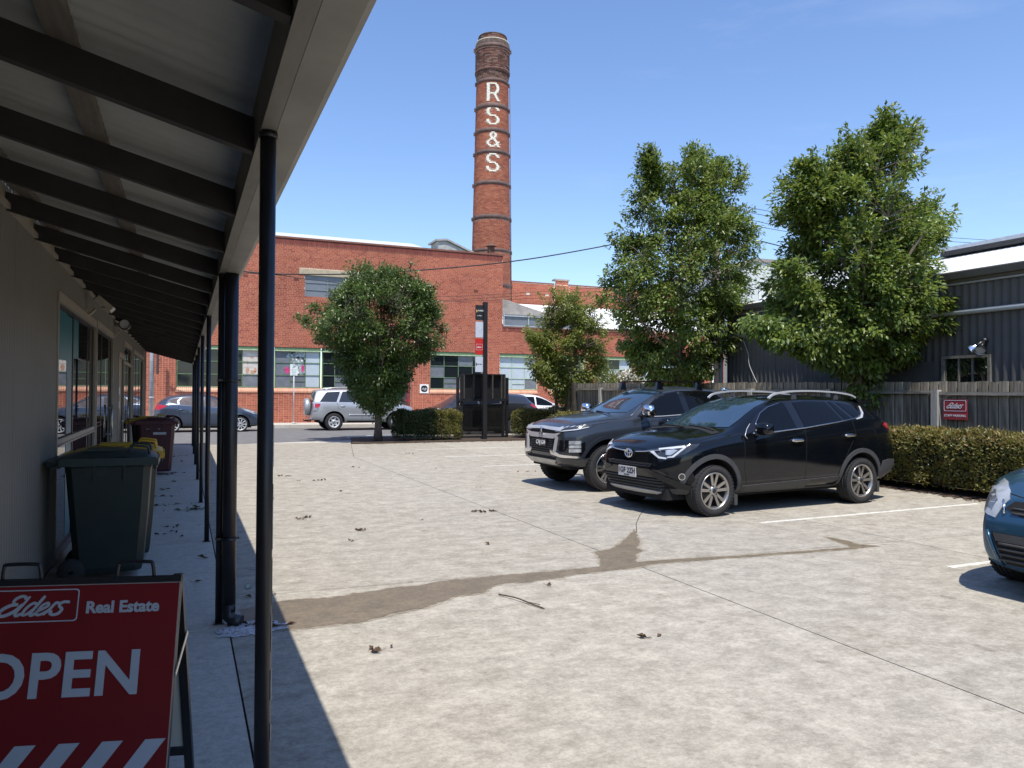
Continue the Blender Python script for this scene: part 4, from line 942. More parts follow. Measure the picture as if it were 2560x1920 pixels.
# inverted-heart street tree
e1 = envelope([(.95,-.05,.1,.1),(1.25,-.55,.45,.5),(1.6,-.85,.75,.8),(2.1,-1.1,1.1,1.15),(2.6,-1.45,1.5,1.5),(3.0,-1.9,2.1,1.75),(3.4,-2.15,2.2,1.9),(3.9,-2.55,2.15,2.0),(4.3,-2.1,2.2,1.9),(4.8,-1.5,1.9,1.6),(5.2,-1.1,1.5,1.2),(5.5,-.9,.9,.8),(5.75,-.7,.2,.3)])
tree('street_tree', 'dense rounded street tree on a short forked trunk in front of the silver car', 'tree', (5.72,24.25,0), 5.65, e1, 860, 92, .094, m_leafD, m_bark, .13, 22, crad=.33, bias=.42, trunk_top=3.6, fork=1.0, tips=0, sprigs=14, boughs=30)
# small multi-stemmed tree
e2 = envelope([(1.2,-.2,.3,.2),(1.6,-.4,.8,.6),(2.1,-.65,1.3,.9),(2.6,-.9,1.7,1.1),(3.1,-1.15,1.75,1.2),(3.6,-1.2,1.6,1.2),(4.1,-1.05,1.35,1.1),(4.6,-.7,.95,.8),(5.0,-.35,.5,.4),(5.25,-.1,.1,.15)])
tree('small_tree', 'small light green tree with several thin stems at the corner of the fence', 'tree', (12.2,23.9,0), 5.2, e2, 300, 80, .100, m_leafB, m_bark, .12, 14, crad=.30, bias=.6, trunk_top=3.4, fork=1.5, stems=3, extra=[[(12.0,23.8,1.5),(11.5,23.6,2.1),(10.8,23.5,2.5)],[(12.0,23.8,1.8),(11.4,23.6,2.9),(10.8,23.5,3.6)]])
# two ornamental pears by the fence
e3 = envelope([(1.75,-.4,.5,.4),(2.1,-1.0,1.0,.9),(2.7,-1.55,1.5,1.35),(3.4,-1.9,1.75,1.6),(4.2,-2.25,2.0,1.7),(4.8,-2.35,2.15,1.7),(5.4,-1.85,2.2,1.6),(6.0,-1.55,2.05,1.4),(6.6,-1.4,1.8,1.2),(7.2,-1.2,1.65,.95),(7.7,-.8,1.4,.6),(8.1,-.1,.9,.3)])
tree('pear_tree', 'broad ornamental pear tree behind the roof racks of the dark utility', 'tree', (11.68,16.3,0), 7.45, e3, 620, 96, .104, m_leafA, m_bark2, .12, 30, extra=[[(12.0,16.3,7.0),(12.1,16.3,7.5),(12.15,16.3,7.85)],[(12.4,16.3,6.9),(12.75,16.3,7.3),(12.85,16.3,7.65)],[(11.2,16.3,6.4),(10.7,16.2,7.1),(10.6,16.2,7.5)]], crad=.29, bias=.5, trunk_top=6.9, fork=1.7, tips=900)
e4 = envelope([(1.95,-.3,.3,.3),(2.25,-.9,.7,.7),(2.6,-1.7,1.4,1.2),(3.0,-2.0,2.1,1.5),(3.6,-1.9,1.75,1.45),(4.2,-1.5,1.5,1.3),(4.8,-1.65,1.75,1.2),(5.2,-1.75,1.7,1.1),(5.6,-1.2,1.5,.95),(6.0,-.75,1.1,.7),(6.5,-.3,.9,.45),(6.9,.2,.85,.25),(7.15,.4,.7,.12)])
tree('pear_tree', 'ornamental pear tree with long low side branches behind the black wagon, right of its twin', 'tree', (11.85,10.8,0), 6.45, e4, 500, 96, .108, m_leafA, m_bark2, .10, 30, crad=.27, bias=.5, trunk_top=5.9, fork=1.9, tips=160,
     extra=[[(12.2,10.8,6.1),(12.38,10.8,6.5),(12.42,10.8,6.85)],[(12.4,10.8,6.2),(12.8,10.8,6.5),(12.98,10.8,6.75)],[(11.2,10.8,4.6),(10.6,10.7,5.2),(10.35,10.7,5.7)],[(11.8,10.8,2.1),(10.8,10.6,2.35),(9.9,10.5,2.55),(9.0,10.4,2.75)],[(11.9,10.8,2.2),(12.9,10.6,2.45),(13.9,10.5,2.7),(14.75,10.4,3.05)],[(11.9,10.8,4.0),(12.9,10.7,4.4),(13.9,10.6,4.95)],[(11.8,10.8,3.0),(10.6,10.6,3.3),(9.6,10.5,3.75)],[(11.8,10.8,4.4),(10.7,10.7,4.9),(9.95,10.6,5.15)]])

def hedge(label, x0, x1, y0, y1, h, n, mat, lsize=.055, tip=0, legs=(), group='clipped hedges around the car park', z0=.10, mat2=None, split=None):
    t = thing('hedge', label, 'hedge', ((x0+x1)/2, (y0+y1)/2, 0), 0, group)
    lx, ly, lz = x1-x0, y1-y0, h-z0; A = np.array([ly*lz, ly*lz, lx*lz, lx*lz, lx*ly]); f = RNG.choice(5, n, p=A/A.sum())
    u, v = RNG.random(n), RNG.random(n); P = np.zeros((n, 3)); Nn = np.zeros((n, 3))
    for k in range(5):
        q = f == k; a, b = u[q], v[q]
        if k < 2: P[q] = np.c_[np.full(a.shape, (x0, x1)[k]), y0+a*ly, z0+b*lz]; Nn[q] = ((-1, 1)[k], 0, 0)
        elif k < 4: P[q] = np.c_[x0+a*lx, np.full(a.shape, (y0, y1)[k-2]), z0+b*lz]; Nn[q] = (0, (-1, 1)[k-2], 0)
        else: P[q] = np.c_[x0+a*lx, y0+b*ly, np.full(a.shape, h)]; Nn[q] = (0, 0, 1)
    # soften the box: pull corners in, lumps, ragged foot
    c = np.array([(x0+x1)/2, (y0+y1)/2, (z0+h)/2]); s_ = np.array([lx, ly, lz])/2; q = (P-c)/s_
    lump = .035*np.sin(P[:, 0]*5.1+1)+.03*np.sin(P[:, 1]*6.3+2)+.03*np.sin(P[:, 2]*8+P[:, 0]*3)+.03*np.sin(P[:, 0]*13+P[:, 1]*11)
    rnd = (np.abs(q)**6).sum(1); sh = np.where(rnd > 1, rnd**(-1/6), 1)[:, None]
    P = c+q*sh*s_+Nn*(lump+RNG.normal(0, .022, n)-.03-RNG.random(n)**3*.06)[:, None]
    P[:, 2] += np.where(P[:, 2] < z0+.15, RNG.uniform(-.10, .06, n), 0); P[:, 2] = np.maximum(P[:, 2], .03)
    D = Nn*.55+RNG.normal(size=(n, 3))*.6+np.array([0, 0, .25]); nr = Nn*.9+np.array([-.15, -.35, .7])+RNG.normal(size=(n, 3))*.45
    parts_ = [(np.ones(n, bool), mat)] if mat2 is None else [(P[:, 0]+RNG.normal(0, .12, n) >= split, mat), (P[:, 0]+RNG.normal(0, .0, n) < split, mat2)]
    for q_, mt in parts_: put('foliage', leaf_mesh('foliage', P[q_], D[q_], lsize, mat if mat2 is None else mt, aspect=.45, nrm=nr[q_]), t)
    if tip:
        ii = RNG.choice(np.where(P[:, 2] > h-.20)[0], tip); put('new_growth', leaf_mesh('new_growth', P[ii]+RNG.normal(0, .02, (tip, 3)), D[ii]+np.array([0, 0, .7]), lsize, m_tip, aspect=.42, nrm=nr[ii]), t, kind='stuff')
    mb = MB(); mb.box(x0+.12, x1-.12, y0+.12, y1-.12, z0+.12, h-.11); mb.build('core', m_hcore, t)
    st = MB()
    k = x0+.3 if lx > ly else y0+.3
    while k < (x1 if lx > ly else y1)-.2:
        for _ in range(2):
            px, py = (k+random.uniform(-.1, .1), (y0+y1)/2+random.uniform(-.2, .2)) if lx > ly else ((x0+x1)/2+random.uniform(-.2, .2), k+random.uniform(-.1, .1))
            st.tube([(px, py, 0), (px+random.uniform(-.1, .1), py+random.uniform(-.1, .1), z0+.2)], .014, 5)
        k += .45
    st.build('stems', m_bark, t, kind='stuff'); return t
hedge('clipped hedge between the street tree and the black letterbox frame', 6.35, 8.55, 24.0, 24.95, 1.0, 26000, m_hedge, .05, tip=500, mat2=m_hedge_shade, split=7.55)  # left part takes the leaf colours painted as shaded
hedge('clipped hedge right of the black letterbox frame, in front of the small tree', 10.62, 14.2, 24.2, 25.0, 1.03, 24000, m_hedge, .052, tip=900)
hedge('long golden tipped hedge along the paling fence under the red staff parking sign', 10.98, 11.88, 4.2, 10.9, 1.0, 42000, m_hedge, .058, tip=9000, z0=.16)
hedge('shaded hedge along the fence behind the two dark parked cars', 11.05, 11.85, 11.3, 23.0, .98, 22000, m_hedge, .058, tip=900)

def shrub(label, c, r, n, mat, lsize, flower=None, nf=0):
    t = thing('shrub', label, 'shrub', (c[0], c[1], 0), 0, 'garden shrubs behind the fence'); q = RNG.normal(size=(n, 3)); q /= np.linalg.norm(q, axis=1, keepdims=True)
    lump = 1+.18*np.sin(q[:, 0]*7+1)+.15*np.sin(q[:, 1]*9)+.15*np.sin(q[:, 2]*8+2); P = np.array(c)+q*np.array(r)*(lump*RNG.uniform(.72, 1, n))[:, None]; P[:, 2] = np.maximum(P[:, 2], .05)
    put('foliage', leaf_mesh('foliage', P, q+RNG.normal(size=(n, 3))*.6, lsize, mat, nrm=q+RNG.normal(size=(n, 3))*.5), t)
    if nf:
        i = RNG.choice(n, nf); put('flowers', leaf_mesh('flowers', P[i]+q[i]*.06, q[i]+RNG.normal(size=(nf, 3))*.7, .10, flower, aspect=.9, nrm=q[i]), t)
    MB().tube([(c[0], c[1], 0), (c[0]+.1, c[1], c[2])], .05, 6).tube([(c[0]+.15, c[1], 0), (c[0]-.3, c[1]+.1, c[2]+.2)], .035, 6).tube([(c[0]-.1, c[1], 0), (c[0]+.4, c[1]+.1, c[2]+.2)], .035, 6).build('stems', m_bark, t); return t
m_fl = leafmat('white_flower', [(.62,.58,.54),(.70,.67,.63),(.55,.47,.43),(.72,.70,.66)], .2, .6, .2)
shrub('white flowering shrub rising behind the fence, left of the power pole', (18.1, 29.6, 1.75), (1.1,.8,.75), 5200, m_leafB, .09, m_fl, 3000)
shrub('smaller white flowering shrub behind the fence under the broad pear tree', (20.0, 29.6, 1.6), (.75,.7,.75), 3200, m_leafB, .09, m_fl, 1900)
shrub('bright lime green shrub behind the fence beside the small tree', (16.2, 28.2, 1.7), (.75,.7,1.05), 4200, m_leafB, .10)
# ================================================================== cars: one lofted body per car, panels and fittings laid on its surface
def pchip(keys):
    x = np.array([k[0] for k in keys], float); y = np.array([k[1] for k in keys], float)
    if len(x) == 1: return lambda v: float(y[0])
    h = np.diff(x); dl = np.diff(y)/h; d = np.zeros(len(x))
    for i in range(1, len(x)-1):
        if dl[i-1]*dl[i] > 0: w1, w2 = 2*h[i]+h[i-1], h[i]+2*h[i-1]; d[i] = (w1+w2)/(w1/dl[i-1]+w2/dl[i])
    d[0], d[-1] = dl[0], dl[-1]
    def f(v):
        v = min(max(v, x[0]), x[-1]); i = min(int(np.searchsorted(x, v, 'right'))-1, len(x)-2); i = max(i, 0); t = (v-x[i])/h[i]
        return float((2*t**3-3*t*t+1)*y[i]+(t**3-2*t*t+t)*h[i]*d[i]+(-2*t**3+3*t*t)*y[i+1]+(t**3-t*t)*h[i]*d[i+1])
    return f
m_tyre = M('tyre_rubber', (.022,.022,.023), .85, var=.2, scale=12, bump=.3, bscale=50)
m_plastic = M('grey_black_plastic', (.048,.050,.053), .65, var=.12, scale=12)
m_blackgloss = M('gloss_black', (.006,.006,.008), .12, var=.05, coat=.3)
m_well = M('wheel_well', (.008,.008,.009), .95, var=.2)
m_chrome = MC['chrome']
m_silver = M('silver_trim', (.62,.62,.62), .34, .45, var=.04)
m_cglass = glass('tinted_car_glass', (.003,.0035,.004), .01, .5, ior=1.38)
m_wglass = glass('windscreen_glass', (.016,.034,.055), .01, .9, ior=2.3)  # base tint carries the blue of the reflected sky
m_seam = M('panel_gap', (.004,.004,.005), .9, var=.0)
m_lampglass = M('headlamp_clear', (.42,.45,.48), .06, .35, var=.25, scale=14, coat=1.0)
m_lampdark = M('headlamp_dark', (.03,.032,.036), .08, .2, var=.4, scale=16, coat=1.0)
m_drl = M('lamp_white_strip', (.50,.53,.57), .2, var=.02, coat=.6)
m_tail = M('red_tail_lamp', (.42,.012,.018), .1, var=.25, scale=12, coat=.8)
m_rimdark = M('rim_dark', (.018,.018,.019), .6, var=.1)  # near-black barrel, inner spokes, hub centres and nuts
m_rim = M('alloy_rim', (.46,.44,.41), .30, .85, var=.06, scale=20)
m_rimb = M('machined_rim', (.58,.58,.58), .22, .9, var=.04)
m_rimw = M('silver_painted_rim', (.58,.59,.60), .4, .4, var=.05)
def paint(name, col, metal=.45, rough=.28, coat=.8):
    return M(name, col, rough, metal, var=.03, scale=3, coat=coat, spec=.5)

def wheel_meshes(style, Rr, rim, wd):
    """tyre, rim, hub meshes; axis y, outer face towards -y"""
    h = wd/2; sw = Rr-rim
    t = MB(); prof = [(rim-.012,-h*.72),(rim+.004,-h*.92),(rim+sw*.35,-h*1.0),(rim+sw*.7,-h*.97),(Rr-.012,-h*.82),(Rr,-h*.70)]
    for q in (-.42, 0, .42): prof += [(Rr,(q-.06)*wd*.5-.006*0),(Rr-.008,(q-.05)*wd*.5),(Rr-.008,(q+.05)*wd*.5),(Rr,(q+.06)*wd*.5)]
    prof += [(Rr,h*.70),(Rr-.012,h*.82),(rim+sw*.7,h*.97),(rim+sw*.35,h),(rim,h*.9),(rim-.012,h*.7)]
    t.lathe(prof, 48, axis='y')
    nb = 44
    for k in range(nb):      # shoulder blocks
        a = 2*math.pi*k/nb; c = Vector((Rr*(.980 if style == 'six' else .974)*math.cos(a), -h*.80, Rr*(.980 if style == 'six' else .974)*math.sin(a))); t.obox(c, (math.cos(a),0,math.sin(a)), .009 if style == 'six' else .007, (-math.sin(a),0,math.cos(a)), Rr*math.pi/nb*.62, (0,1,0), h*.10)
    rb = MB(); rb.lathe([(rim-.010,-h*.80),(rim-.03,-h*.55),(rim-.035,h*.6),(.03,h*.6)], 36, axis='y', mi=1)
    rb.lathe([(.0,-h*.05),(rim*.62,-h*.05),(rim*.62,h*.1)], 30, axis='y', mi=2)
    rb.lathe([(rim+.002,-h*.90),(rim-.001,-h*.95),(rim-.014,-h*.93),(rim-.022,-h*.72),(rim-.03,-h*.55)], 40, axis='y', mi=0)
    def spoke(a, w0, w1, r0=.045, r1=None, y0=-h*.70, y1=-h*.80, th=.03, mi=0):
        r1 = r1 or rim-.012; ca, sa = math.cos(a), math.sin(a); P = lambda r_, s, y: (r_*ca-s*sa, y, r_*sa+s*ca)
        vs = [P(r0,-w0,y0),P(r0,w0,y0),P(r1,w1,y1),P(r1,-w1,y1),P(r0,-w0*.6,y0+th),P(r0,w0*.6,y0+th),P(r1,w1*.6,y1+th),P(r1,-w1*.6,y1+th)]
        rb.add(vs, [(0,1,2,3),(7,6,5,4),(0,4,5,1),(1,5,6,2),(2,6,7,3),(3,7,4,0)], mi)
    if style == 'twin10':
        for k in range(5):
            for dl in (-.19, .19): spoke(2*math.pi*k/5+.3+dl*1.25, .017, .021, .05)
    elif style == 'six':
        for k in range(6):
            for dl in (-.16, .16): spoke(2*math.pi*k/6+dl, .016, .017, .05); 
            for dl in (-.16, .16): spoke(2*math.pi*k/6+dl*.9, .010, .010, .05, rim*.97, -h*.60, -h*.70, .02, 1)
            a = 2*math.pi*k/6; rb.obox((rim*.90*math.cos(a), -h*.80, rim*.90*math.sin(a)), (math.cos(a),0,math.sin(a)), .016, (-math.sin(a),0,math.cos(a)), .042, (0,1,0), .012)
    elif style == 'steel6':
        for k in range(6): spoke(2*math.pi*k/6+.2, .05, .030, .07, y0=-h*.55, y1=-h*.75)
        rb.lathe([(rim-.014,-h*.8),(rim-.05,-h*.7)], 36, axis='y')
    else:
        for k in range(10): spoke(2*math.pi*k/10, .012, .026, .05, y0=-h*.78)
    hb = MB(); hb.lathe([(.0,-h*.80),(.026,-h*.80),(.032,-h*.77)], 16, axis='y', mi=1); hb.lathe([(.032,-h*.79),(.05,-h*.74),(.065 if style != 'steel6' else .09,-h*.60),(.06,-h*.3)], 18, axis='y')
    for k in range(5 if style != 'six' else 6): a = 2*math.pi*k/(5 if style != 'six' else 6)+.5; hb.lathe([(.0,-h*.70),(.011,-h*.70),(.012,-h*.5)], 8, axis='y', c=(.062*math.cos(a), -.004, .062*math.sin(a)), mi=1)
    return t, rb, hb

class Car:
    def __init__(s, name, label, loc, rotz, S):
        s.S = S; s.L = S['L']; s.root = thing(name, label, 'car', loc, rotz, None); s.paint = S['paint']
        s.loft()
    def rows(s, u):
        S = s.S; L = s.L; g = lambda k: S[k](u)
        W = g('w'); zb = g('zb'); zbelt = g('belt'); zr = g('zr'); zt = g('zt'); wr = g('wr')
        zs = g('shoulder'); wb = W-S.get('tumble', .05)
        cab = max(0.0, min(1.0, (zr-zbelt)/.25))
        R_ = [(0, zb), (W*.80, zb), (W*.955, zb+.07), (W*.985, zb+(zs-zb)*.45), (W, zb+(zs-zb)*.80), (W*.992, zs), (wb, zbelt)]
        wtop = wr
        if cab > 0: pass
        mid = ((wb*.45+wtop*.55), zbelt*.45+zr*.55)
        R_ += [mid, (wtop, zr), (wtop*.62, zr+(zt-zr)*.72), (0, zt)]
        out = []
        nose, tail = S['nose'], S['tail']; Ln, Lt = S.get('Ln', .6), S.get('Lt', .9)
        ky = 1-S.get('plan_f', .22)*max(0, 1-u/S.get('plf', .7))**S.get('pf_pow', 2.2)-S.get('plan_r', .12)*max(0, 1-(L-u)/.6)**2.2
        for y, z in R_:
            x = u+nose(z)*max(0, 1-u/Ln)**1.4+tail(z)*max(0, 1-(L-u)/Lt)**1.3
            out.append(Vector((x, y*ky, z)))
        return out
    def loft(s):
        S = s.S; xs = S['xs']; bm = bmesh.new(); cl = bm.edges.layers.float.new('crease_edge'); V = []
        for u in xs:
            r_ = s.rows(u); n = len(r_); ring = [bm.verts.new(p) for p in r_]; left = {}
            for j in range(1, n-1): left[j] = bm.verts.new(Vector((r_[j].x, -r_[j].y, r_[j].z)))
            V.append((ring, left))
        n = len(V[0][0])
        def lv(i, j): return V[i][0][j] if j in (0, n-1) else V[i][1][j]
        for i in range(len(xs)-1):
            for j in range(n-1):
                bm.faces.new((V[i][0][j], V[i+1][0][j], V[i+1][0][j+1], V[i][0][j+1])[::-1]); bm.faces.new((lv(i, j), lv(i+1, j), lv(i+1, j+1), lv(i, j+1)))
        for i, flip in ((0, False), (len(xs)-1, True)):
            for j in range(n-1):
                q = [V[i][0][j], V[i][0][j+1], lv(i, j+1), lv(i, j)]; u_ = []
                for v in q:
                    if v not in u_: u_.append(v)
                bm.faces.new(u_ if flip else u_[::-1])
        bmesh.ops.recalc_face_normals(bm, faces=bm.faces)
        cr = S.get('crease', {5: .35, 6: .55, 8: .25})
        idx = {}
        for i in range(len(xs)):
            for j in range(n): idx[V[i][0][j]] = j; idx[lv(i, j)] = j
        for e in bm.edges:
            a, b = e.verts
            if idx[a] == idx[b] and idx[a] in cr: e[cl] = cr[idx[a]]
        me = bpy.data.meshes.new('body'); bm.to_mesh(me); bm.free(); me.materials.append(s.paint); me.materials.append(m_well)
        o = bpy.data.objects.new('body_cage', me); COL.objects.link(o); md = o.modifiers.new('s', 'SUBSURF'); md.levels = md.render_levels = S.get('lev', 2)
        dg = bpy.context.evaluated_depsgraph_get(); sm = bpy.data.meshes.new_from_object(o.evaluated_get(dg))
        s.bvh = BVHTree.FromPolygons([v.co.copy() for v in sm.vertices], [tuple(p.vertices) for p in sm.polygons]); s.vn = sm
        # cut the wheel arches
        cut = MB()
        for ax in (S['xf'], S['xr']):
            for sg in (-1, 1):
                Ra = S['Ra']; y0, y1 = sorted((sg*(S['W']-.30), sg*(S['W']+.3))); pts = [(ax+Ra*math.cos(a)*S.get('archw', 1.0), S['R']+Ra*math.sin(a)-.0) for a in [math.pi*k/24 for k in range(25)]]
                pts += [(ax-Ra*S.get('archw', 1.0), -.3), (ax+Ra*S.get('archw', 1.0), -.3)]; cut.prism([(x, y0, z) for x, z in pts], (0, y1-y0, 0))
        cm_ = cut.mesh('cut', [s.paint, m_well]);
        for p in cm_.polygons: p.material_index = 1
        bmx = bmesh.new(); bmx.from_mesh(cm_); bmesh.ops.recalc_face_normals(bmx, faces=bmx.faces); bmx.to_mesh(cm_); bmx.free()
        co = bpy.data.objects.new('cut', cm_); COL.objects.link(co)
        bo = o.modifiers.new('b', 'BOOLEAN'); bo.object = co; bo.operation = 'DIFFERENCE'; bo.solver = 'EXACT'
        dg = bpy.context.evaluated_depsgraph_get(); fm = bpy.data.meshes.new_from_object(o.evaluated_get(dg))
        for ob in (o, co): COL.objects.unlink(ob); bpy.data.objects.remove(ob)
        fm.materials.clear(); fm.materials.append(s.paint); fm.materials.append(m_well)
        # faces inside the arches take the dark liner
        for p in fm.polygons:
            c = p.center; well = False
            for ax in (S['xf'], S['xr']):
                dx, dz = (c.x-ax)/S.get('archw', 1.0), c.z-S['R']
                if abs(c.y) < S['W']-.005 and abs(c.y) > S['W']-.32 and ((dx*dx+dz*dz) < (S['Ra']+.004)**2 or (abs(dx) < S['Ra']+.004 and c.z < S['R'])): well = True
            p.material_index = 1 if well or (p.normal.z < -.8 and c.z < .45) else 0; p.use_smooth = True
        fm.set_sharp_from_angle(angle=R(38)); fm.name = 'body'; s.body = put('body', fm, s.root, world=False)
        MB().box(.35, s.L-.35, -S['W']*.72, S['W']*.72, S['zb'](s.L/2)-.03, S['zb'](s.L/2)+.12).build('underbody', m_well, s.root, world=False)
    def hit(s, o, d):
        h = s.bvh.ray_cast(o, d)
        if h[0] is None:
            n = s.bvh.find_nearest(o+d*4.9); return n[0], (n[1] if n[1].dot(d) < 0 else -n[1])
        return h[0], (h[1] if h[1].dot(d) < 0 else -h[1])
    def dirs(s, view, side):
        if view == 'side': return Vector((0, -side, 0)), Vector((1, 0, 0))
        if view == 'front': return Vector((1, 0, 0)), Vector((0, 1, 0))
        if view == 'rear': return Vector((-1, 0, 0)), Vector((0, 1, 0))
        if view == 'corner': return Vector((.7071, -side*.7071, 0)), Vector((.7071, side*.7071, 0))   # s runs outwards round the front corner
        if view == 'rcorner': return Vector((-.7071, -side*.7071, 0)), Vector((-.7071, side*.7071, 0))
    def origin(s, view, p, a, z, d):
        if view == 'top': return Vector((a, z, 4))
        return p*a+Vector((0, 0, z))-d*5
    def patch(s, name, poly, mt, view='side', side=-1, off=.004, res=.06, skirt=.02, parent=None, mirror=False):
        if view == 'top': d, p = Vector((0, 0, -1)), None
        else: d, p = s.dirs(view, side)
        B = []
        n = len(poly)
        for i in range(n):
            a, b = Vector(poly[i]), Vector(poly[(i+1) % n]); k = max(1, int((b-a).length/res))
            for j in range(k): B.append(a.lerp(b, j/k))
        xs = [q.x for q in B]; zs = [q.y for q in B]; pts = list(B)
        def inside(x, y):
            c = False; j = len(B)-1
            for i in range(len(B)):
                if (B[i].y > y) != (B[j].y > y) and x < (B[j].x-B[i].x)*(y-B[i].y)/(B[j].y-B[i].y)+B[i].x: c = not c
                j = i
            return c
        gx = min(xs)+res/2
        while gx < max(xs):
            gz = min(zs)+res/2
            while gz < max(zs):
                if inside(gx, gz) and min((Vector((gx, gz))-b).length for b in B) > res*.45: pts.append(Vector((gx, gz)))
                gz += res
            gx += res
        r_ = delaunay_2d_cdt(pts, [(i, (i+1) % len(B)) for i in range(len(B))], [], 1, 1e-6)
        vs = []; ns = []
        for q in r_[0]:
            o = Vector((q.x, q.y, 4)) if view == 'top' else p*q.x+Vector((0, 0, q.y))-d*5
            h, nn = s.hit(o, d); vs.append(h+nn*off); ns.append(nn)
        fs = []
        for f in r_[2]:
            a, b, c = (vs[i] for i in f); fs.append(tuple(f) if (b-a).cross(c-a).dot(-d) > 0 else tuple(f)[::-1])
        mb = MB(); mb.add(vs, fs, 0, True)
        if skirt:
            cnt = {}
            for f in fs:
                for i in range(len(f)):
                    e = (f[i], f[(i+1) % len(f)]); cnt[tuple(sorted(e))] = None if tuple(sorted(e)) in cnt else e
            for e in cnt.values():
                if e: a, b = e; mb.add([vs[a], vs[b], vs[b]-ns[b]*skirt, vs[a]-ns[a]*skirt], [(1, 0, 3, 2)])
        return mb.build(name, mt, parent or s.root, world=False)
    def both(s, name, poly, mt, view='side', **k): return [s.patch(name, poly, mt, view, sd, **k) for sd in (-1, 1)]
    def line(s, name, pts, r, mt, view='side', side=-1, off=.003, n=6, parent=None, res=.06):
        if view == 'top': d, p = Vector((0, 0, -1)), None
        else: d, p = s.dirs(view, side)
        P = []
        for a, b in zip(pts[:-1], pts[1:]):
            a, b = Vector(a), Vector(b); k = max(1, int((b-a).length/res)); P += [a.lerp(b, j/k) for j in range(k)]
        P.append(Vector(pts[-1])); V = []
        for q in P:
            o = Vector((q.x, q.y, 4)) if view == 'top' else p*q.x+Vector((0, 0, q.y))-d*5; h, nn = s.hit(o, d); V.append(h+nn*off)
        return MB().tube(V, r, n).build(name, mt, parent or s.root, world=False)
    def lines(s, name, pts, r, mt, **k): return [s.line(name, pts, r, mt, side=sd, **k) for sd in (-1, 1)]
    def wheels(s, style, rim, wd, mt, ws=0.0):
        S = s.S; t, rb, hb = wheel_meshes(style, S['R'], rim, wd); tm = t.mesh('wheel', m_tyre); rm = rb.mesh('rim', [mt, m_rimdark, M('brake_disc', (.12,.12,.12), .5, .6)]); hm = hb.mesh('hub', [mt, m_rimdark])
        for ax in (S['xf'], S['xr']):
            for sd in (-1, 1):
                w_ = put('wheel', tm, s.root, world=False, loc=(ax, sd*(S['track']/2), S['R']), rotz=0 if sd < 0 else math.pi); put('rim', rm, w_, world=False); put('hub', hm, w_, world=False)
    def arch_trim(s, mt, wide=.06, off=.012, which=('xf', 'xr')):
        S = s.S
        for k in which:
            ax = S[k]; ro, ri = S['Ra']+wide, S['Ra']-.004; aw = S.get('archw', 1.0); A = [math.pi*(-.12+1.24*i/22) for i in range(23)]
            poly = [(ax+ro*aw*math.cos(a), S['R']+ro*math.sin(a)) for a in A]+[(ax+ri*aw*math.cos(a), S['R']+ri*math.sin(a)) for a in A[::-1]]
            poly = [(x, max(z, S['zb'](min(max(x, 0), s.L))+.03)) for x, z in poly]
            s.both('arch_trim', poly, mt, off=off, res=.07)
    def mirror(s, x, y, z, mt, cap=None, size=(.075, .10, .068)):
        for sd in (-1, 1):
            m_ = MB().ellipsoid((x, sd*y, z), size, 16, 10, pw=.75).build('mirror', mt, s.root, world=False)
            MB().tube([(x-.02, sd*(y-.05), z-.05), (x-.03, sd*(y-.20), z-.085)], [.03, .03], 8).build('mirror_arm', m_plastic, m_, world=False)
            if cap: MB().ellipsoid((x-.012, sd*(y+.002), z+.012), (size[0]*.98, size[1]*1.02, size[2]*.98), 16, 10, pw=.75).build('mirror_cap', cap, m_, world=False)
    def plate(s, y, z, txt, mbg, mtx, x=None, wd=.37, ht=.125, sub=None):
        h, nn = s.hit(Vector((-5, y, z)), Vector((1, 0, 0))); xx = (h.x if x is None else x)-.03
        p_ = MB().box(xx, xx+.02, y-wd/2, y+wd/2, z-ht/2, z+ht/2).build('number_plate', mbg, s.root, world=False)
        me = text_mesh(txt, .098, mtx, bold=.002); put('lettering', xf_mesh(me, Vector((xx-.001, y, z+(.012 if sub else 0))), (0, -1, 0), (0, 0, 1)), p_, world=False)
        if sub: put('lettering', xf_mesh(text_mesh(sub, .026, mtx), Vector((xx-.001, y, z-.048)), (0, -1, 0), (0, 0, 1)), p_, world=False)
    def blades(s, name, y0, y1, zs, mt, r=.006, off=.004):
        for z in zs: s.line(name, [(y0, z), (y1, z)], r, mt, view='front', off=off)
XS_ = lambda L, ex=(): sorted(set([0, .05, .14, .28, .5, .75, 1.0, 1.25, 1.5, 1.75, 2.0, 2.3, 2.6, 2.9, 3.2, 3.5]+[q for q in (3.75, 3.95, 4.1, 4.3, 4.5, 4.8) if q < L-.5]+[L-.42, L-.28, L-.14, L-.05, L]+list(ex)))

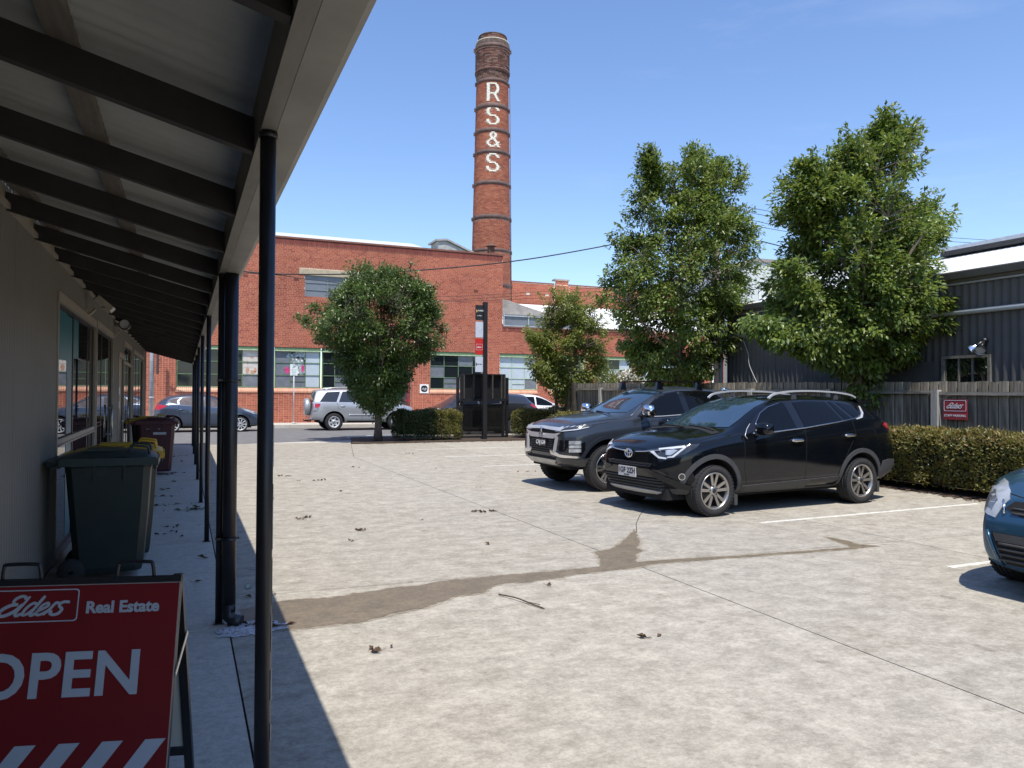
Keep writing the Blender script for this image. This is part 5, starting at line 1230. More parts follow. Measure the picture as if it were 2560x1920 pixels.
# ---------------------------------------------------------------- black wagon nearest the camera
def wagon():
    L = 4.70; pt = paint('black_car_paint', (.0030,.0042,.0065), .0, .09, 0.0)
    S = dict(L=L, W=.915, R=.33, Ra=.415, xf=.93, xr=3.73, track=1.60, paint=pt, xs=[q for q in XS_(L) if q < L+.01], lev=3, tumble=.045, plan_f=.36, plf=.9, pf_pow=2.2, plan_r=.13,
        w=pchip([(0,.86),(.5,.905),(1,.915),(3.8,.915),(4.3,.90),(L,.86)]), zb=pchip([(0,.25),(.6,.24),(3.9,.25),(4.4,.30),(L,.36)]),
        belt=pchip([(0,.80),(.3,.885),(.75,.95),(1.25,1.02),(1.9,1.06),(2.6,1.11),(3.5,1.19),(3.8,1.22),(4.3,1.20),(L,1.13)]),
        shoulder=pchip([(0,.68),(.4,.80),(.9,.88),(1.5,.93),(2.6,.98),(3.7,1.05),(4.3,1.04),(L,.98)]),
        zr=pchip([(0,.83),(.3,.925),(.75,1.0),(1.2,1.06),(1.42,1.11),(1.75,1.27),(2.05,1.41),(2.4,1.49),(2.9,1.52),(3.5,1.51),(3.9,1.47),(4.3,1.43),(L,1.38)]),
        zt=pchip([(0,.86),(.15,.91),(.4,.985),(.8,1.05),(1.12,1.085),(1.22,1.10),(1.6,1.29),(1.95,1.46),(2.3,1.545),(2.9,1.575),(3.6,1.56),(4.1,1.52),(L,1.45)]),
        wr=pchip([(0,.60),(.5,.68),(1.1,.74),(1.42,.77),(2.0,.66),(2.5,.645),(3.5,.64),(4.2,.62),(L,.58)]),
        nose=pchip([(.22,.42),(.33,.31),(.45,.25),(.58,.23),(.70,.25),(.80,.265),(.88,.29),(1.0,.36)]), Ln=.85, tail=pchip([(.3,-.10),(.45,0),(.62,0),(.75,-.06),(1.0,-.11),(1.15,-.15),(1.3,-.30),(1.5,-.50)]), Lt=.8)
    c = Car('parked_car', 'black wagon with silver roof rails and ten spoke wheels, parked nearest in the bays', (5.229, 8.771, 0), R(4.7), S)
    c.wheels('twin10', .237, .235, m_rim)
    # glass: black surround then panes
    c.both('window_surround', [(1.52,1.055),(1.66,1.165),(1.86,1.295),(2.08,1.40),(2.36,1.468),(2.75,1.490),(3.3,1.482),(3.75,1.44),(3.93,1.405),(3.85,1.27),(3.68,1.225),(3.3,1.175),(2.6,1.098),(2.0,1.052),(1.7,1.035)], m_blackgloss, off=.003, res=.05)
    for nm, poly in (('side_window', [(1.74,1.075),(1.76,1.19),(1.92,1.31),(2.10,1.385),(2.36,1.448),(2.40,1.445),(2.445,1.10),(2.0,1.072)]), ('side_window', [(2.60,1.120),(2.565,1.45),(2.8,1.468),(3.22,1.464),(3.37,1.198),(3.0,1.155)]),
                     ('quarter_window', [(3.28,1.462),(3.36,1.458),(3.56,1.228),(3.43,1.205)]), ('quarter_window', [(3.45,1.452),(3.70,1.425),(3.86,1.392),(3.79,1.28),(3.64,1.238)])): c.both(nm, poly, m_cglass, off=.007, res=.05)
    c.lines('belt_chrome', [(1.62,1.048),(2.0,1.062),(2.6,1.108),(3.2,1.17),(3.6,1.218),(3.76,1.25),(3.84,1.30),(3.90,1.40)], .0085, m_chrome, off=.008)
    c.both('quarter_chrome', [(3.66,1.212),(3.80,1.235),(3.90,1.30),(3.955,1.40),(3.90,1.40),(3.85,1.31),(3.77,1.262),(3.66,1.232)], m_silver, off=.010, res=.05)
    c.lines('window_chrome', [(1.74,1.085),(1.76,1.18),(1.92,1.31),(2.10,1.39),(2.36,1.452)], .004, m_chrome, off=.009)
    c.lines('pillar_edge', [(1.50,.98),(1.47,1.02),(1.56,1.10),(1.66,1.17)], .005, m_silver, off=.005)
    c.patch('windscreen', [(-.665,1.125),(-.60,1.30),(-.54,1.465),(-.3,1.50),(0,1.512),(.3,1.50),(.54,1.465),(.60,1.30),(.665,1.125),(.4,1.118),(0,1.115),(-.4,1.118)], m_wglass, 'front', off=.006, res=.07)
    c.patch('sunroof', [(2.45,-.45),(3.3,-.45),(3.3,.45),(2.45,.45)], m_blackgloss, 'top', off=.003, res=.1)
    c.patch('cowl', [(1.05,-.70),(1.18,-.72),(1.27,-.45),(1.28,0),(1.27,.45),(1.18,.72),(1.05,.70),(1.15,.35),(1.17,0),(1.15,-.35)], m_well, 'top', off=.003, res=.06)
    for y0, y1 in ((-.62, -.02), (-.02, .55)): c.line('wiper', [(1.17,y0),(1.235,(y0+y1)/2),(1.27,y1)], .007, m_well, view='top', off=.012)
    # seams, sill, arches, handles
    for pts in ([(1.44,1.0),(1.44,.6),(1.50,.40),(1.50,.27)], [(2.585,1.10),(2.585,.42),(2.60,.28)], [(3.56,1.19),(3.60,1.0),(3.50,.86),(3.40,.70),(3.36,.45)], [(.62,.90),(.9,.955),(1.15,1.0),(1.44,1.055)], [(.55,.78),(.75,.80),(.62,.86)]): c.lines('panel_gap', pts, .004, m_seam, off=-.001)
    c.line('panel_gap', [(.14,-.50),(.20,-.62),(.45,-.75),(.8,-.79),(1.1,-.78)], .0045, m_seam, view='top', off=0); c.line('panel_gap', [(.14,.50),(.20,.62),(.45,.75),(.8,.79),(1.1,.78)], .0045, m_seam, view='top', off=0)
    c.line('panel_gap', [(.13,-.5),(.085,-.25),(.075,0),(.085,.25),(.13,.5)], .005, m_seam, view='top', off=0)
    c.both('sill_cladding', [(1.40,.26),(1.42,.37),(3.30,.42),(3.28,.27)], m_plastic, off=.014, res=.08)
    c.arch_trim(m_plastic, .058, .012)
    for x, z in ((2.40,.945),(3.455,.995)):
        for sd in (-1, 1):
            h, nn = c.hit(Vector((x, sd*3, z)), Vector((0, -sd, 0))); k = MB().ellipsoid((x, h.y+sd*.022, z), (.125,.016,.019), 14, 8, pw=.7).build('door_handle', m_chrome, c.root, world=False); MB().ellipsoid((x-.02, h.y+sd*.004, z), (.075,.008,.036), 12, 8).build('handle_cup', pt, k, world=False)
    c.mirror(1.70, 1.00, 1.115, pt, size=(.10,.125,.085))
    for sd in (-1, 1):
        pts = [(2.18,sd*.60,1.515),(2.30,sd*.605,1.575),(2.6,sd*.61,1.612),(3.0,sd*.61,1.622),(3.5,sd*.60,1.606),(3.85,sd*.585,1.572),(4.0,sd*.575,1.53)]
        r_ = MB(); cc = crom(pts, 6)
        for a, b in zip(cc[:-1], cc[1:]): r_.obox((a+b)/2, b-a, (b-a).length/2+.003, (0,1,0), .016, (b-a).cross(Vector((0,1,0))), .012)
        r_.build('roof_rail', M('satin_rail', (.72,.73,.74), .3, .5, var=.03), c.root, world=False)
        MB().prism([(2.62,sd*.6,1.50),(2.72,sd*.6,1.50),(2.70,sd*.6,1.61),(2.64,sd*.6,1.61)], (0,sd*.012,0)).prism([(3.5,sd*.59,1.50),(3.6,sd*.59,1.50),(3.58,sd*.59,1.60),(3.52,sd*.59,1.60)], (0,sd*.012,0)).build('rail_foot', m_plastic, c.root, world=False)
    sp = MB(); sp.prism([(4.05,-.56,1.50),(4.42,-.54,1.455),(4.44,-.54,1.43),(4.1,-.56,1.44)], (0,1.10,0)); sp.build('spoiler', pt, c.root, world=False)
    c.both('tail_lamp', [(4.26,1.13),(4.36,1.165),(4.56,1.12),(4.60,1.03),(4.50,1.045),(4.36,1.08)], m_tail, off=.010, res=.05)
    c.both('rear_bumper_cladding', [(4.14,.36),(4.22,.60),(4.40,.62),(4.68,.60),(4.69,.42),(4.45,.33)], m_plastic, off=.012, res=.06)
    c.patch('rear_window', [(-.58,1.15),(.58,1.15),(.52,1.40),(-.52,1.40)], m_cglass, 'rear', off=.006, res=.08)
    # nose
    c.patch('upper_grille', [(-.56,.825),(-.3,.80),(0,.79),(.3,.80),(.56,.825),(.52,.80),(.25,.77),(0,.755),(-.25,.77),(-.52,.80)], m_blackgloss, 'front', off=.005, res=.05)
    for sg in (-1, 1): c.line('grille_chrome', [(sg*.10,.80),(sg*.3,.812),(sg*.56,.838)], .0075, m_chrome, view='front', off=.010)
    h, nn = c.hit(Vector((-5, 0, .775)), Vector((1, 0, 0))); ex = h.x-.02; e = MB()
    for rx, rz, cz, th in ((.078,.054,0,.009),(.026,.050,0,.007),(.052,.022,.022,.007)): e.tube([(ex, rx*math.cos(2*math.pi*k/28), .775+cz+rz*math.sin(2*math.pi*k/28)) for k in range(29)], th, 6, cap=False)
    e.build('emblem', m_chrome, c.root, world=False)
    c.patch('grille_slot', [(-.50,.672),(.50,.672),(.43,.612),(-.43,.612)], m_well, 'front', off=.004, res=.06); c.blades('grille_bar', -.44, .44, (.63, .655), m_blackgloss, .005)
    for y in np.arange(-.42, .43, .06): c.line('grille_bar', [(y,.615),(y,.67)], .003, m_blackgloss, view='front', off=.004)
    c.patch('bumper_bar', [(-.60,.595),(.60,.595),(.68,.54),(.60,.50),(-.60,.50),(-.68,.54)], m_blackgloss, 'front', off=.014, res=.06)
    c.patch('lower_intake', [(-.60,.495),(.60,.495),(.72,.36),(.66,.315),(-.66,.315),(-.72,.36)], m_well, 'front', off=.004, res=.06); c.blades('intake_bar', -.62, .62, (.355, .395, .435, .47), m_plastic, .009, .007)
    c.patch('skid_plate', [(-.62,.315),(-.45,.325),(.45,.325),(.62,.315),(.52,.255),(-.52,.255)], m_silver, 'front', off=.022, res=.06)
    for sg in (-1, 1):
        c.patch('bumper_wing', [(.62*.707,.60),(.70*.707+.0,.60),(1.02,.40),(1.06,.37),(.90,.365),(.66,.46),(.42,.58)], pt, 'corner', side=sg, off=.026, res=.05)
        c.patch('lamp_pocket', [(.70,.585),(1.02,.60),(1.10,.40),(1.05,.385),(.92,.45)], m_well, 'corner', side=sg, off=.004, res=.05)
        d, p = c.dirs('corner', sg); h, nn = c.hit(p*.90+Vector((0,0,.52))-d*5, d); f_ = MB().tube([h+nn*.0, h+nn*.012], .044, 16).build('fog_lamp', m_chrome, c.root, world=False); MB().tube([h+nn*.012, h+nn*.016], .036, 14).build('lens', m_lampdark, f_, world=False)
        c.patch('lower_cladding', [(.62,.36),(1.0,.37),(1.18,.37),(1.19,.30),(.95,.295),(.66,.30)], m_plastic, 'corner', side=sg, off=.012, res=.06)
        hl = c.patch('headlamp', [(.455,.835),(.60,.862),(.85,.905),(1.115,.935),(1.075,.885),(.93,.80),(.70,.735),(.62,.748),(.56,.80)], m_lampdark, 'corner', side=sg, off=.008, res=.045)
        c.patch('daytime_strip', [(.46,.828),(.545,.825),(.62,.765),(.72,.752),(.70,.735),(.61,.742),(.53,.80)], m_drl, 'corner', side=sg, off=.011, res=.04, parent=hl)
        c.patch('daytime_strip', [(.72,.752),(.80,.76),(.95,.885),(.92,.888),(.78,.775),(.72,.765)], m_drl, 'corner', side=sg, off=.011, res=.04, parent=hl); c.patch('daytime_strip', [(.60,.858),(.93,.905),(.95,.888),(.62,.842)], m_drl, 'corner', side=sg, off=.011, res=.04, parent=hl)
        c.patch('projector', [(.70,.79),(.76,.785),(.85,.85),(.80,.86),(.70,.845)], m_lampglass, 'corner', side=sg, off=.010, res=.04, parent=hl)
    c.plate(0, .535, '1GF 2ZH', M('plate_grey', (.50,.51,.53), .5, var=.05), m_sblack, ht=.13, sub='VICTORIA')
    MB().prism([(1.30,-.86,.26),(1.36,-.86,.26),(1.36,-.86,.12),(1.31,-.86,.12)], (0,.22,0)).prism([(4.12,-.86,.3),(4.17,-.86,.3),(4.17,-.86,.14),(4.12,-.86,.14)], (0,.22,0)).build('mud_flap', m_plastic, c.root, world=False)
    # things seen through the screen are left to the tint; a wheel and dash line
    return c
wagon()

# ---------------------------------------------------------------- dark grey dual cab utility
def utility():
    L = 5.35; pt = paint('graphite_car_paint', (.030,.036,.046), .25, .30, .6); z = lambda k: pchip(k)
    S = dict(L=L, W=.905, R=.375, Ra=.475, xf=.95, xr=3.95, track=1.55, paint=pt, xs=XS_(L, (3.4, 3.55, 3.62, 3.7)), lev=3, tumble=.05, plan_f=.20, plf=.7, plan_r=.05,
        w=z([(0,.87),(.5,.90),(3.5,.905),(L,.88)]), zb=z([(0,.42),(.6,.36),(4,.40),(L,.52)]), belt=z([(0,.98),(.3,1.045),(.8,1.09),(1.3,1.15),(1.8,1.18),(2.5,1.215),(3.3,1.27),(3.6,1.20),(3.8,1.14),(L,1.14)]),
        shoulder=z([(0,.86),(.5,.94),(1,.98),(2.5,1.02),(3.5,1.05),(L,1.04)]), zr=z([(0,1.0),(.3,1.085),(.8,1.15),(1.25,1.20),(1.45,1.24),(1.7,1.38),(2.0,1.53),(2.3,1.625),(2.7,1.655),(3.2,1.645),(3.4,1.60),(3.58,1.42),(3.72,1.16),(3.9,1.145),(L,1.145)]),
        zt=z([(0,1.02),(.2,1.09),(.6,1.17),(1.0,1.215),(1.2,1.23),(1.55,1.40),(1.9,1.58),(2.2,1.68),(2.7,1.715),(3.2,1.70),(3.4,1.65),(3.58,1.45),(3.72,1.165),(3.9,1.15),(L,1.15)]),
        wr=z([(0,.66),(.5,.70),(1.2,.74),(1.45,.76),(2.0,.66),(2.5,.64),(3.3,.63),(3.6,.70),(3.75,.80),(L,.80)]),
        nose=z([(.3,.34),(.45,.20),(.58,.17),(.75,.19),(.95,.20),(1.05,.24),(1.15,.32)]), Ln=.75, tail=z([(.5,0),(1.2,-.02)]), Lt=.4)
    c = Car('parked_utility', 'dark grey dual cab utility with black roof bars and bright nose beside the black wagon', (5.295, 11.503, 0), R(1.0), S)
    c.wheels('six', .245, .25, m_rimb)
    c.both('window_surround', [(1.50,1.185),(1.70,1.32),(1.98,1.50),(2.2,1.585),(2.45,1.62),(2.9,1.63),(3.2,1.615),(3.32,1.50),(3.36,1.28),(2.6,1.225)], m_blackgloss, off=.003, res=.05)
    for poly in ([(1.72,1.21),(1.74,1.33),(2.0,1.49),(2.2,1.565),(2.42,1.60),(2.46,1.235),(2.0,1.21)], [(2.58,1.245),(2.55,1.605),(2.9,1.612),(3.14,1.60),(3.22,1.47),(3.24,1.29)]): c.both('side_window', poly, m_cglass, off=.007, res=.05)
    c.lines('belt_chrome', [(1.62,1.185),(2.0,1.195),(2.6,1.23),(3.3,1.275)], .008, m_silver, off=.008)
    c.patch('windscreen', [(-.67,1.26),(-.61,1.45),(-.55,1.60),(0,1.64),(.55,1.60),(.61,1.45),(.67,1.26),(.4,1.25),(0,1.245),(-.4,1.25)], m_wglass, 'front', off=.006, res=.07)
    c.lines('pillar_trim', [(1.40,1.20),(1.47,1.235),(1.6,1.32),(1.74,1.41)], .006, m_chrome, off=.006)
    for y0, y1 in ((-.55, .05), (.0, .6)): c.line('wiper', [(1.16,y0),(1.22,(y0+y1)/2),(1.26,y1)], .010, m_blackgloss, view='top', off=.018)
    for pts in ([(1.43,1.17),(1.43,.5)], [(2.53,1.22),(2.53,.42)], [(3.40,1.26),(3.42,.9),(3.46,.45)], [(.55,1.055),(.9,1.10),(1.2,1.15),(1.38,1.19)]): c.lines('panel_gap', pts, .004, m_seam, off=-.001)
    c.line('panel_gap', [(.16,-.55),(.45,-.74),(1.15,-.80)], .005, m_seam, view='top', off=0); c.line('panel_gap', [(.16,-.55),(.10,0),(.16,.55)], .005, m_seam, view='top', off=0)
    c.arch_trim(pt, .05, .014)
    for x, zz_ in ((2.30,1.09),(3.20,1.12)):
        for sd in (-1, 1): h, nn = c.hit(Vector((x, sd*3, zz_)), Vector((0, -sd, 0))); MB().ellipsoid((x, h.y+sd*.02, zz_), (.12,.016,.02), 12, 8, pw=.7).build('door_handle', m_chrome, c.root, world=False)
    c.mirror(1.62, 1.02, 1.285, m_blackgloss, m_chrome, size=(.085,.12,.10))
    for x in (2.12, 2.95):
        b_ = MB(); b_.obox((x, 0, 1.785), (0,1,0), .68, (1,0,0), .04, (0,0,1), .012); o_ = b_.build('roof_bar', m_blackgloss, c.root, world=False)
        for sd in (-1, 1): MB().prism([(x-.07, sd*.60, 1.64), (x+.07, sd*.60, 1.64), (x+.035, sd*.585, 1.775), (x-.035, sd*.585, 1.775)], (0, -sd*.06, 0)).build('bar_foot', m_blackgloss, o_, world=False)
    MB().tube([(1.98,-.25,1.62),(2.12,-.24,1.73)], .009, 6).build('aerial', m_blackgloss, c.root, world=False)
    for sd in (-1, 1): MB().tube(crom([(3.40,sd*.66,1.66),(3.55,sd*.69,1.60),(3.72,sd*.74,1.40),(3.85,sd*.78,1.18)], 5), .035, 8).build('sports_bar', m_chrome, c.root, world=False)
    # nose: chrome shield
    c.patch('grille', [(-.60,.985),(0,1.0),(.60,.985),(.50,.86),(.44,.60),(-.44,.60),(-.50,.86)], m_well, 'front', off=.004, res=.06)
    c.patch('chrome_bar', [(-.66,1.005),(0,1.02),(.66,1.005),(.60,.965),(0,.985),(-.60,.965)], m_silver, 'front', off=.020, res=.06)
    c.patch('chrome_bar', [(-.62,.94),(-.45,.915),(0,.91),(.45,.915),(.62,.94),(.50,.865),(.42,.835),(-.42,.835),(-.50,.865)], m_silver, 'front', off=.024, res=.05)
    for sg in (-1, 1):
        c.patch('chrome_leg', [(sg*.50,.88),(sg*.57,.87),(sg*.53,.64),(sg*.45,.60)], m_silver, 'front', off=.030, res=.05)
        c.patch('chrome_foot', [(.36,.645),(.42,.66),(.60,.60),(.88,.575),(.93,.545),(.60,.555),(.40,.585)], m_chrome, 'corner', side=sg, off=.024, res=.05)
        hl = c.patch('headlamp', [(.44,1.0),(.60,1.035),(.85,1.065),(1.10,1.075),(1.05,1.03),(.85,.985),(.60,.955),(.47,.95)], m_lampdark, 'corner', side=sg, off=.010, res=.045)
        c.patch('daytime_strip', [(.46,.965),(.62,.972),(.84,1.0),(1.0,1.035),(1.03,1.03),(.85,.985),(.6,.957),(.47,.95)], m_drl, 'corner', side=sg, off=.014, res=.04, parent=hl)
        for q in range(4): c.patch('reflector', [(.52+.1*q,.995+.012*q),(.60+.1*q,1.005+.012*q),(.62+.1*q,1.035+.008*q),(.56+.1*q,1.02+.008*q)], m_lampglass, 'corner', side=sg, off=.013, res=.04, parent=hl)
        c.patch('lamp_recess', [(.47,.82),(.90,.83),(.98,.80),(.98,.60),(.86,.585),(.55,.655)], m_blackgloss, 'corner', side=sg, off=.004, res=.05)
        for z0, z1 in ((.76,.82),(.70,.75),(.635,.69)): c.patch('fog_lamp', [(.74,z0),(.92,z0+.004),(.92,z1),(.74,z1-.004)], m_lampglass, 'corner', side=sg, off=.012, res=.05)
        c.patch('bumper_corner', [(.42,.56),(.85,.53),(1.08,.545),(1.10,.44),(.80,.40),(.45,.42)], M('bumper_grey', (.05,.054,.06), .35, .4, coat=.5), 'corner', side=sg, off=.016, res=.06)
    for z_ in (.63, .665, .70, .735, .77, .80): c.line('mesh_bar', [(-.42,z_),(.42,z_)], .005, m_blackgloss, view='front', off=.006)
    c.patch('skid_plate', [(-.52,.50),(.52,.50),(.40,.40),(-.40,.40)], M('skid_silver', (.46,.46,.45), .4, .6), 'front', off=.024, res=.06)
    c.patch('bumper_slot', [(-.55,.545),(.55,.545),(.50,.505),(-.50,.505)], m_well, 'front', off=.018, res=.06)
    h, nn = c.hit(Vector((-5, 0, .93)), Vector((1, 0, 0))); e = MB()
    for a in (90, 210, 330):
        ca, sa = math.cos(R(a)), math.sin(R(a)); q = lambda r_, t: (h.x-.045, r_*ca-t*sa, .93+r_*sa+t*ca); e.prism([q(.004,0), q(.045,.026), q(.088,0), q(.045,-.026)], (.02,0,0))
    e.build('emblem', m_chrome, c.root, world=False)
    c.plate(0, .755, 'CAJ 634', M('plate_black', (.012,.012,.014), .5), m_white, wd=.36)
    return c
utility()

# ---------------------------------------------------------------- blue hatch at the right edge
def hatch(name, label, loc, rz, pt, style, rimm, L=3.95, H=1.0, wheel=.225, detail='far', R0=.30, xf=.78, xr=3.25, W=.845, glassm=None, front='plain'):
    z = lambda k: pchip(k); q = H
    S = dict(L=L, W=W, R=R0, Ra=R0+.075, xf=xf, xr=xr, track=W*2-.19, paint=pt, xs=XS_(L), lev=3, tumble=.05, plan_f=.30, plf=.8, pf_pow=2.2, plan_r=.16,
        w=z([(0,W-.05),(.5,W-.01),(1,W),(L-.6,W),(L,W-.05)]), zb=z([(0,.20),(.6,.18),(L-.6,.20),(L,.30)]), belt=z([(0,.70*q),(.3,.80*q),(.75,.88*q),(1.1,.93*q),(1.8,.955*q),(2.6,1.0*q),(3.3,1.06*q),(L,1.02*q)]),
        shoulder=z([(0,.58*q),(.5,.72*q),(1.2,.80*q),(2.6,.86*q),(3.4,.92*q),(L,.88*q)]), zr=z([(0,.73*q),(.3,.84*q),(.75,.92*q),(1.0,.965*q),(1.4,1.15*q),(1.75,1.31*q),(2.1,1.39*q),(2.6,1.40*q),(3.2,1.36*q),(3.6,1.30*q),(L,1.22*q)]),
        zt=z([(0,.76*q),(.15,.82*q),(.5,.92*q),(.85,.985*q),(1.3,1.18*q),(1.65,1.37*q),(2.0,1.455*q),(2.5,1.475*q),(3.1,1.445*q),(3.5,1.40*q),(L,1.32*q)]),
        wr=z([(0,.50),(.5,.62),(.9,.68),(1.2,.68),(1.8,.58),(2.4,.57),(3.3,.55),(L,.50)]),
        nose=z([(.18,.14),(.30,.02),(.45,0),(.6,.03),(.75,.10),(.9,.22)]), tail=z([(.25,-.05),(.45,0),(.7,-.03),(.95,-.08),(1.1,-.15),(1.35,-.42)]), Lt=.7)
    c = Car(name, label, loc, rz, S); c.wheels(style, wheel, .19, rimm); g = glassm or m_cglass
    c.both('side_window', [(1.28,.965*q),(1.30,1.06*q),(1.55,1.19*q),(1.80,1.285*q),(2.05,1.345*q),(2.1,1.345*q),(2.13,.995*q),(1.7,.975*q)], g, off=.006, res=.06)
    c.both('side_window', [(2.20,1.0*q),(2.19,1.35*q),(2.6,1.355*q),(2.9,1.32*q),(3.02,1.20*q),(3.0,1.06*q)], g, off=.006, res=.06)
    c.both('quarter_window', [(3.07,1.07*q),(3.08,1.20*q),(2.98,1.31*q),(3.2,1.28*q),(3.38,1.20*q),(3.30,1.12*q)], g, off=.006, res=.06)
    c.patch('windscreen', [(-.60,1.0*q),(-.53,1.2*q),(-.48,1.36*q),(0,1.40*q),(.48,1.36*q),(.53,1.2*q),(.60,1.0*q),(0,.995*q)], m_wglass, 'front', off=.005, res=.08)
    c.patch('rear_window', [(-.55,1.02*q),(.55,1.02*q),(.47,1.26*q),(-.47,1.26*q)], g, 'rear', off=.006, res=.08)
    for pts in ([(1.18,.94*q),(1.15,.5),(1.2,.24)], [(2.165,.98*q),(2.16,.24)], [(3.05,1.04*q),(3.0,.72*q),(2.90,.40)]): c.lines('panel_gap', pts, .004, m_seam, off=0)
    for x in (1.98, 2.95):
        for sd in (-1, 1): h, nn = c.hit(Vector((x, sd*3, .86*q)), Vector((0, -sd, 0))); MB().ellipsoid((x, h.y+sd*.015, .86*q), (.09,.014,.02), 10, 6, pw=.7).build('door_handle', pt, c.root, world=False)
    c.mirror(1.33, W+.07, 1.01*q, pt, size=(.06,.09,.06))
    c.both('tail_lamp', [(L-.52,1.0*q),(L-.20,1.07*q),(L-.10,.98*q),(L-.08,.86*q),(L-.22,.85*q)], m_tail, off=.008, res=.06)
    c.both('sill_trim', [(1.17,.20),(1.19,.255),(2.88,.275),(2.87,.215)], m_plastic, off=.008, res=.1)
    for sg in (-1, 1):
        hl = c.patch('headlamp', [(.37,.585*q),(.37,.725*q),(.50,.775*q),(.68,.825*q),(.80,.84*q),(.83,.77*q),(.72,.69*q),(.54,.62*q)] if front == 'blue' else [(.42,.70*q),(.6,.80*q),(.85,.87*q),(1.02,.90*q),(.98,.82*q),(.7,.70*q),(.5,.66*q)], M('frosted_headlamp', (.40,.42,.44), .22, .2, var=.2, scale=9, coat=.6), 'corner', side=sg, off=.010, res=.045)
        c.patch('reflector', [(.42,.63*q),(.43,.71*q),(.62,.77*q),(.66,.73*q),(.56,.66*q)], M('lamp_bowl', (.22,.23,.25), .1, .5, var=.3, scale=12), 'corner', side=sg, off=.012, res=.05, parent=hl)
    if front == 'blue':
        c.patch('grille', [(-.42,.66*q),(-.36,.715*q),(0,.725*q),(.36,.715*q),(.42,.66*q),(.30,.615*q),(0,.605*q),(-.30,.615*q)], m_well, 'front', off=.006, res=.05); c.blades('grille_bar', -.36, .36, (.655, .69), m_plastic, .008, .008)
        c.patch('lower_intake', [(-.50,.50),(.50,.50),(.40,.26),(-.40,.26)], m_well, 'front', off=.004, res=.05); c.blades('intake_bar', -.43, .43, (.30, .34, .38, .42), m_plastic, .010, .009)
        c.patch('intake_panel', [(-.48,.495),(.48,.495),(.455,.435),(-.455,.435)], m_plastic, 'front', off=.010, res=.06); c.patch('plate_recess', [(-.20,.59),(.20,.59),(.20,.515),(-.20,.515)], pt, 'front', off=.012, res=.06)
        for sg in (-1, 1): c.patch('side_vent', [(.74,.46),(.78,.47),(.93,.36),(.93,.33),(.80,.36)], m_well, 'corner', side=sg, off=.004, res=.05); c.line('intake_edge', [(sg*.53,.51),(sg*.43,.245)], .014, pt, view='front', off=.008); c.line('chrome_tick', [(sg*.45,.715*q),(sg*.41,.62*q)], .008, m_chrome, view='front', off=.010)
        c.line('panel_gap', [(-.50,.765*q),(-.3,.745*q),(0,.74*q),(.3,.745*q),(.50,.765*q)], .005, m_seam, view='front', off=0)
    else: c.patch('lower_intake', [(-.45,.45),(.45,.45),(.4,.26),(-.4,.26)], m_well, 'front', off=.004, res=.07)
    return c
hatch('parked_car', 'metallic blue hatchback nosing into the right edge of the view', (5.80, 3.53, 0), R(1.5), paint('blue_car_paint', (.026,.080,.140), .5, .28), 'ten', m_rimw, front='blue', H=1.04)
hatch('parked_car', 'blue grey hatchback parked on the street behind the verandah posts', (2.83, 33.0, -.012), R(180), paint('slate_blue_paint', (.065,.085,.125), .55, .3), 'ten', m_rimw, L=3.95, H=1.02, wheel=.24, glassm=M('clear_side_glass', (.11,.09,.085), .05, var=.25, scale=4, spec=.7))
hatch('parked_car', 'white hatchback parked on the street half hidden behind the dark grey car', (17.15, 32.9, -.012), R(180), paint('white_car_paint', (.72,.73,.74), .0, .3), 'ten', m_rimw, H=1.07)

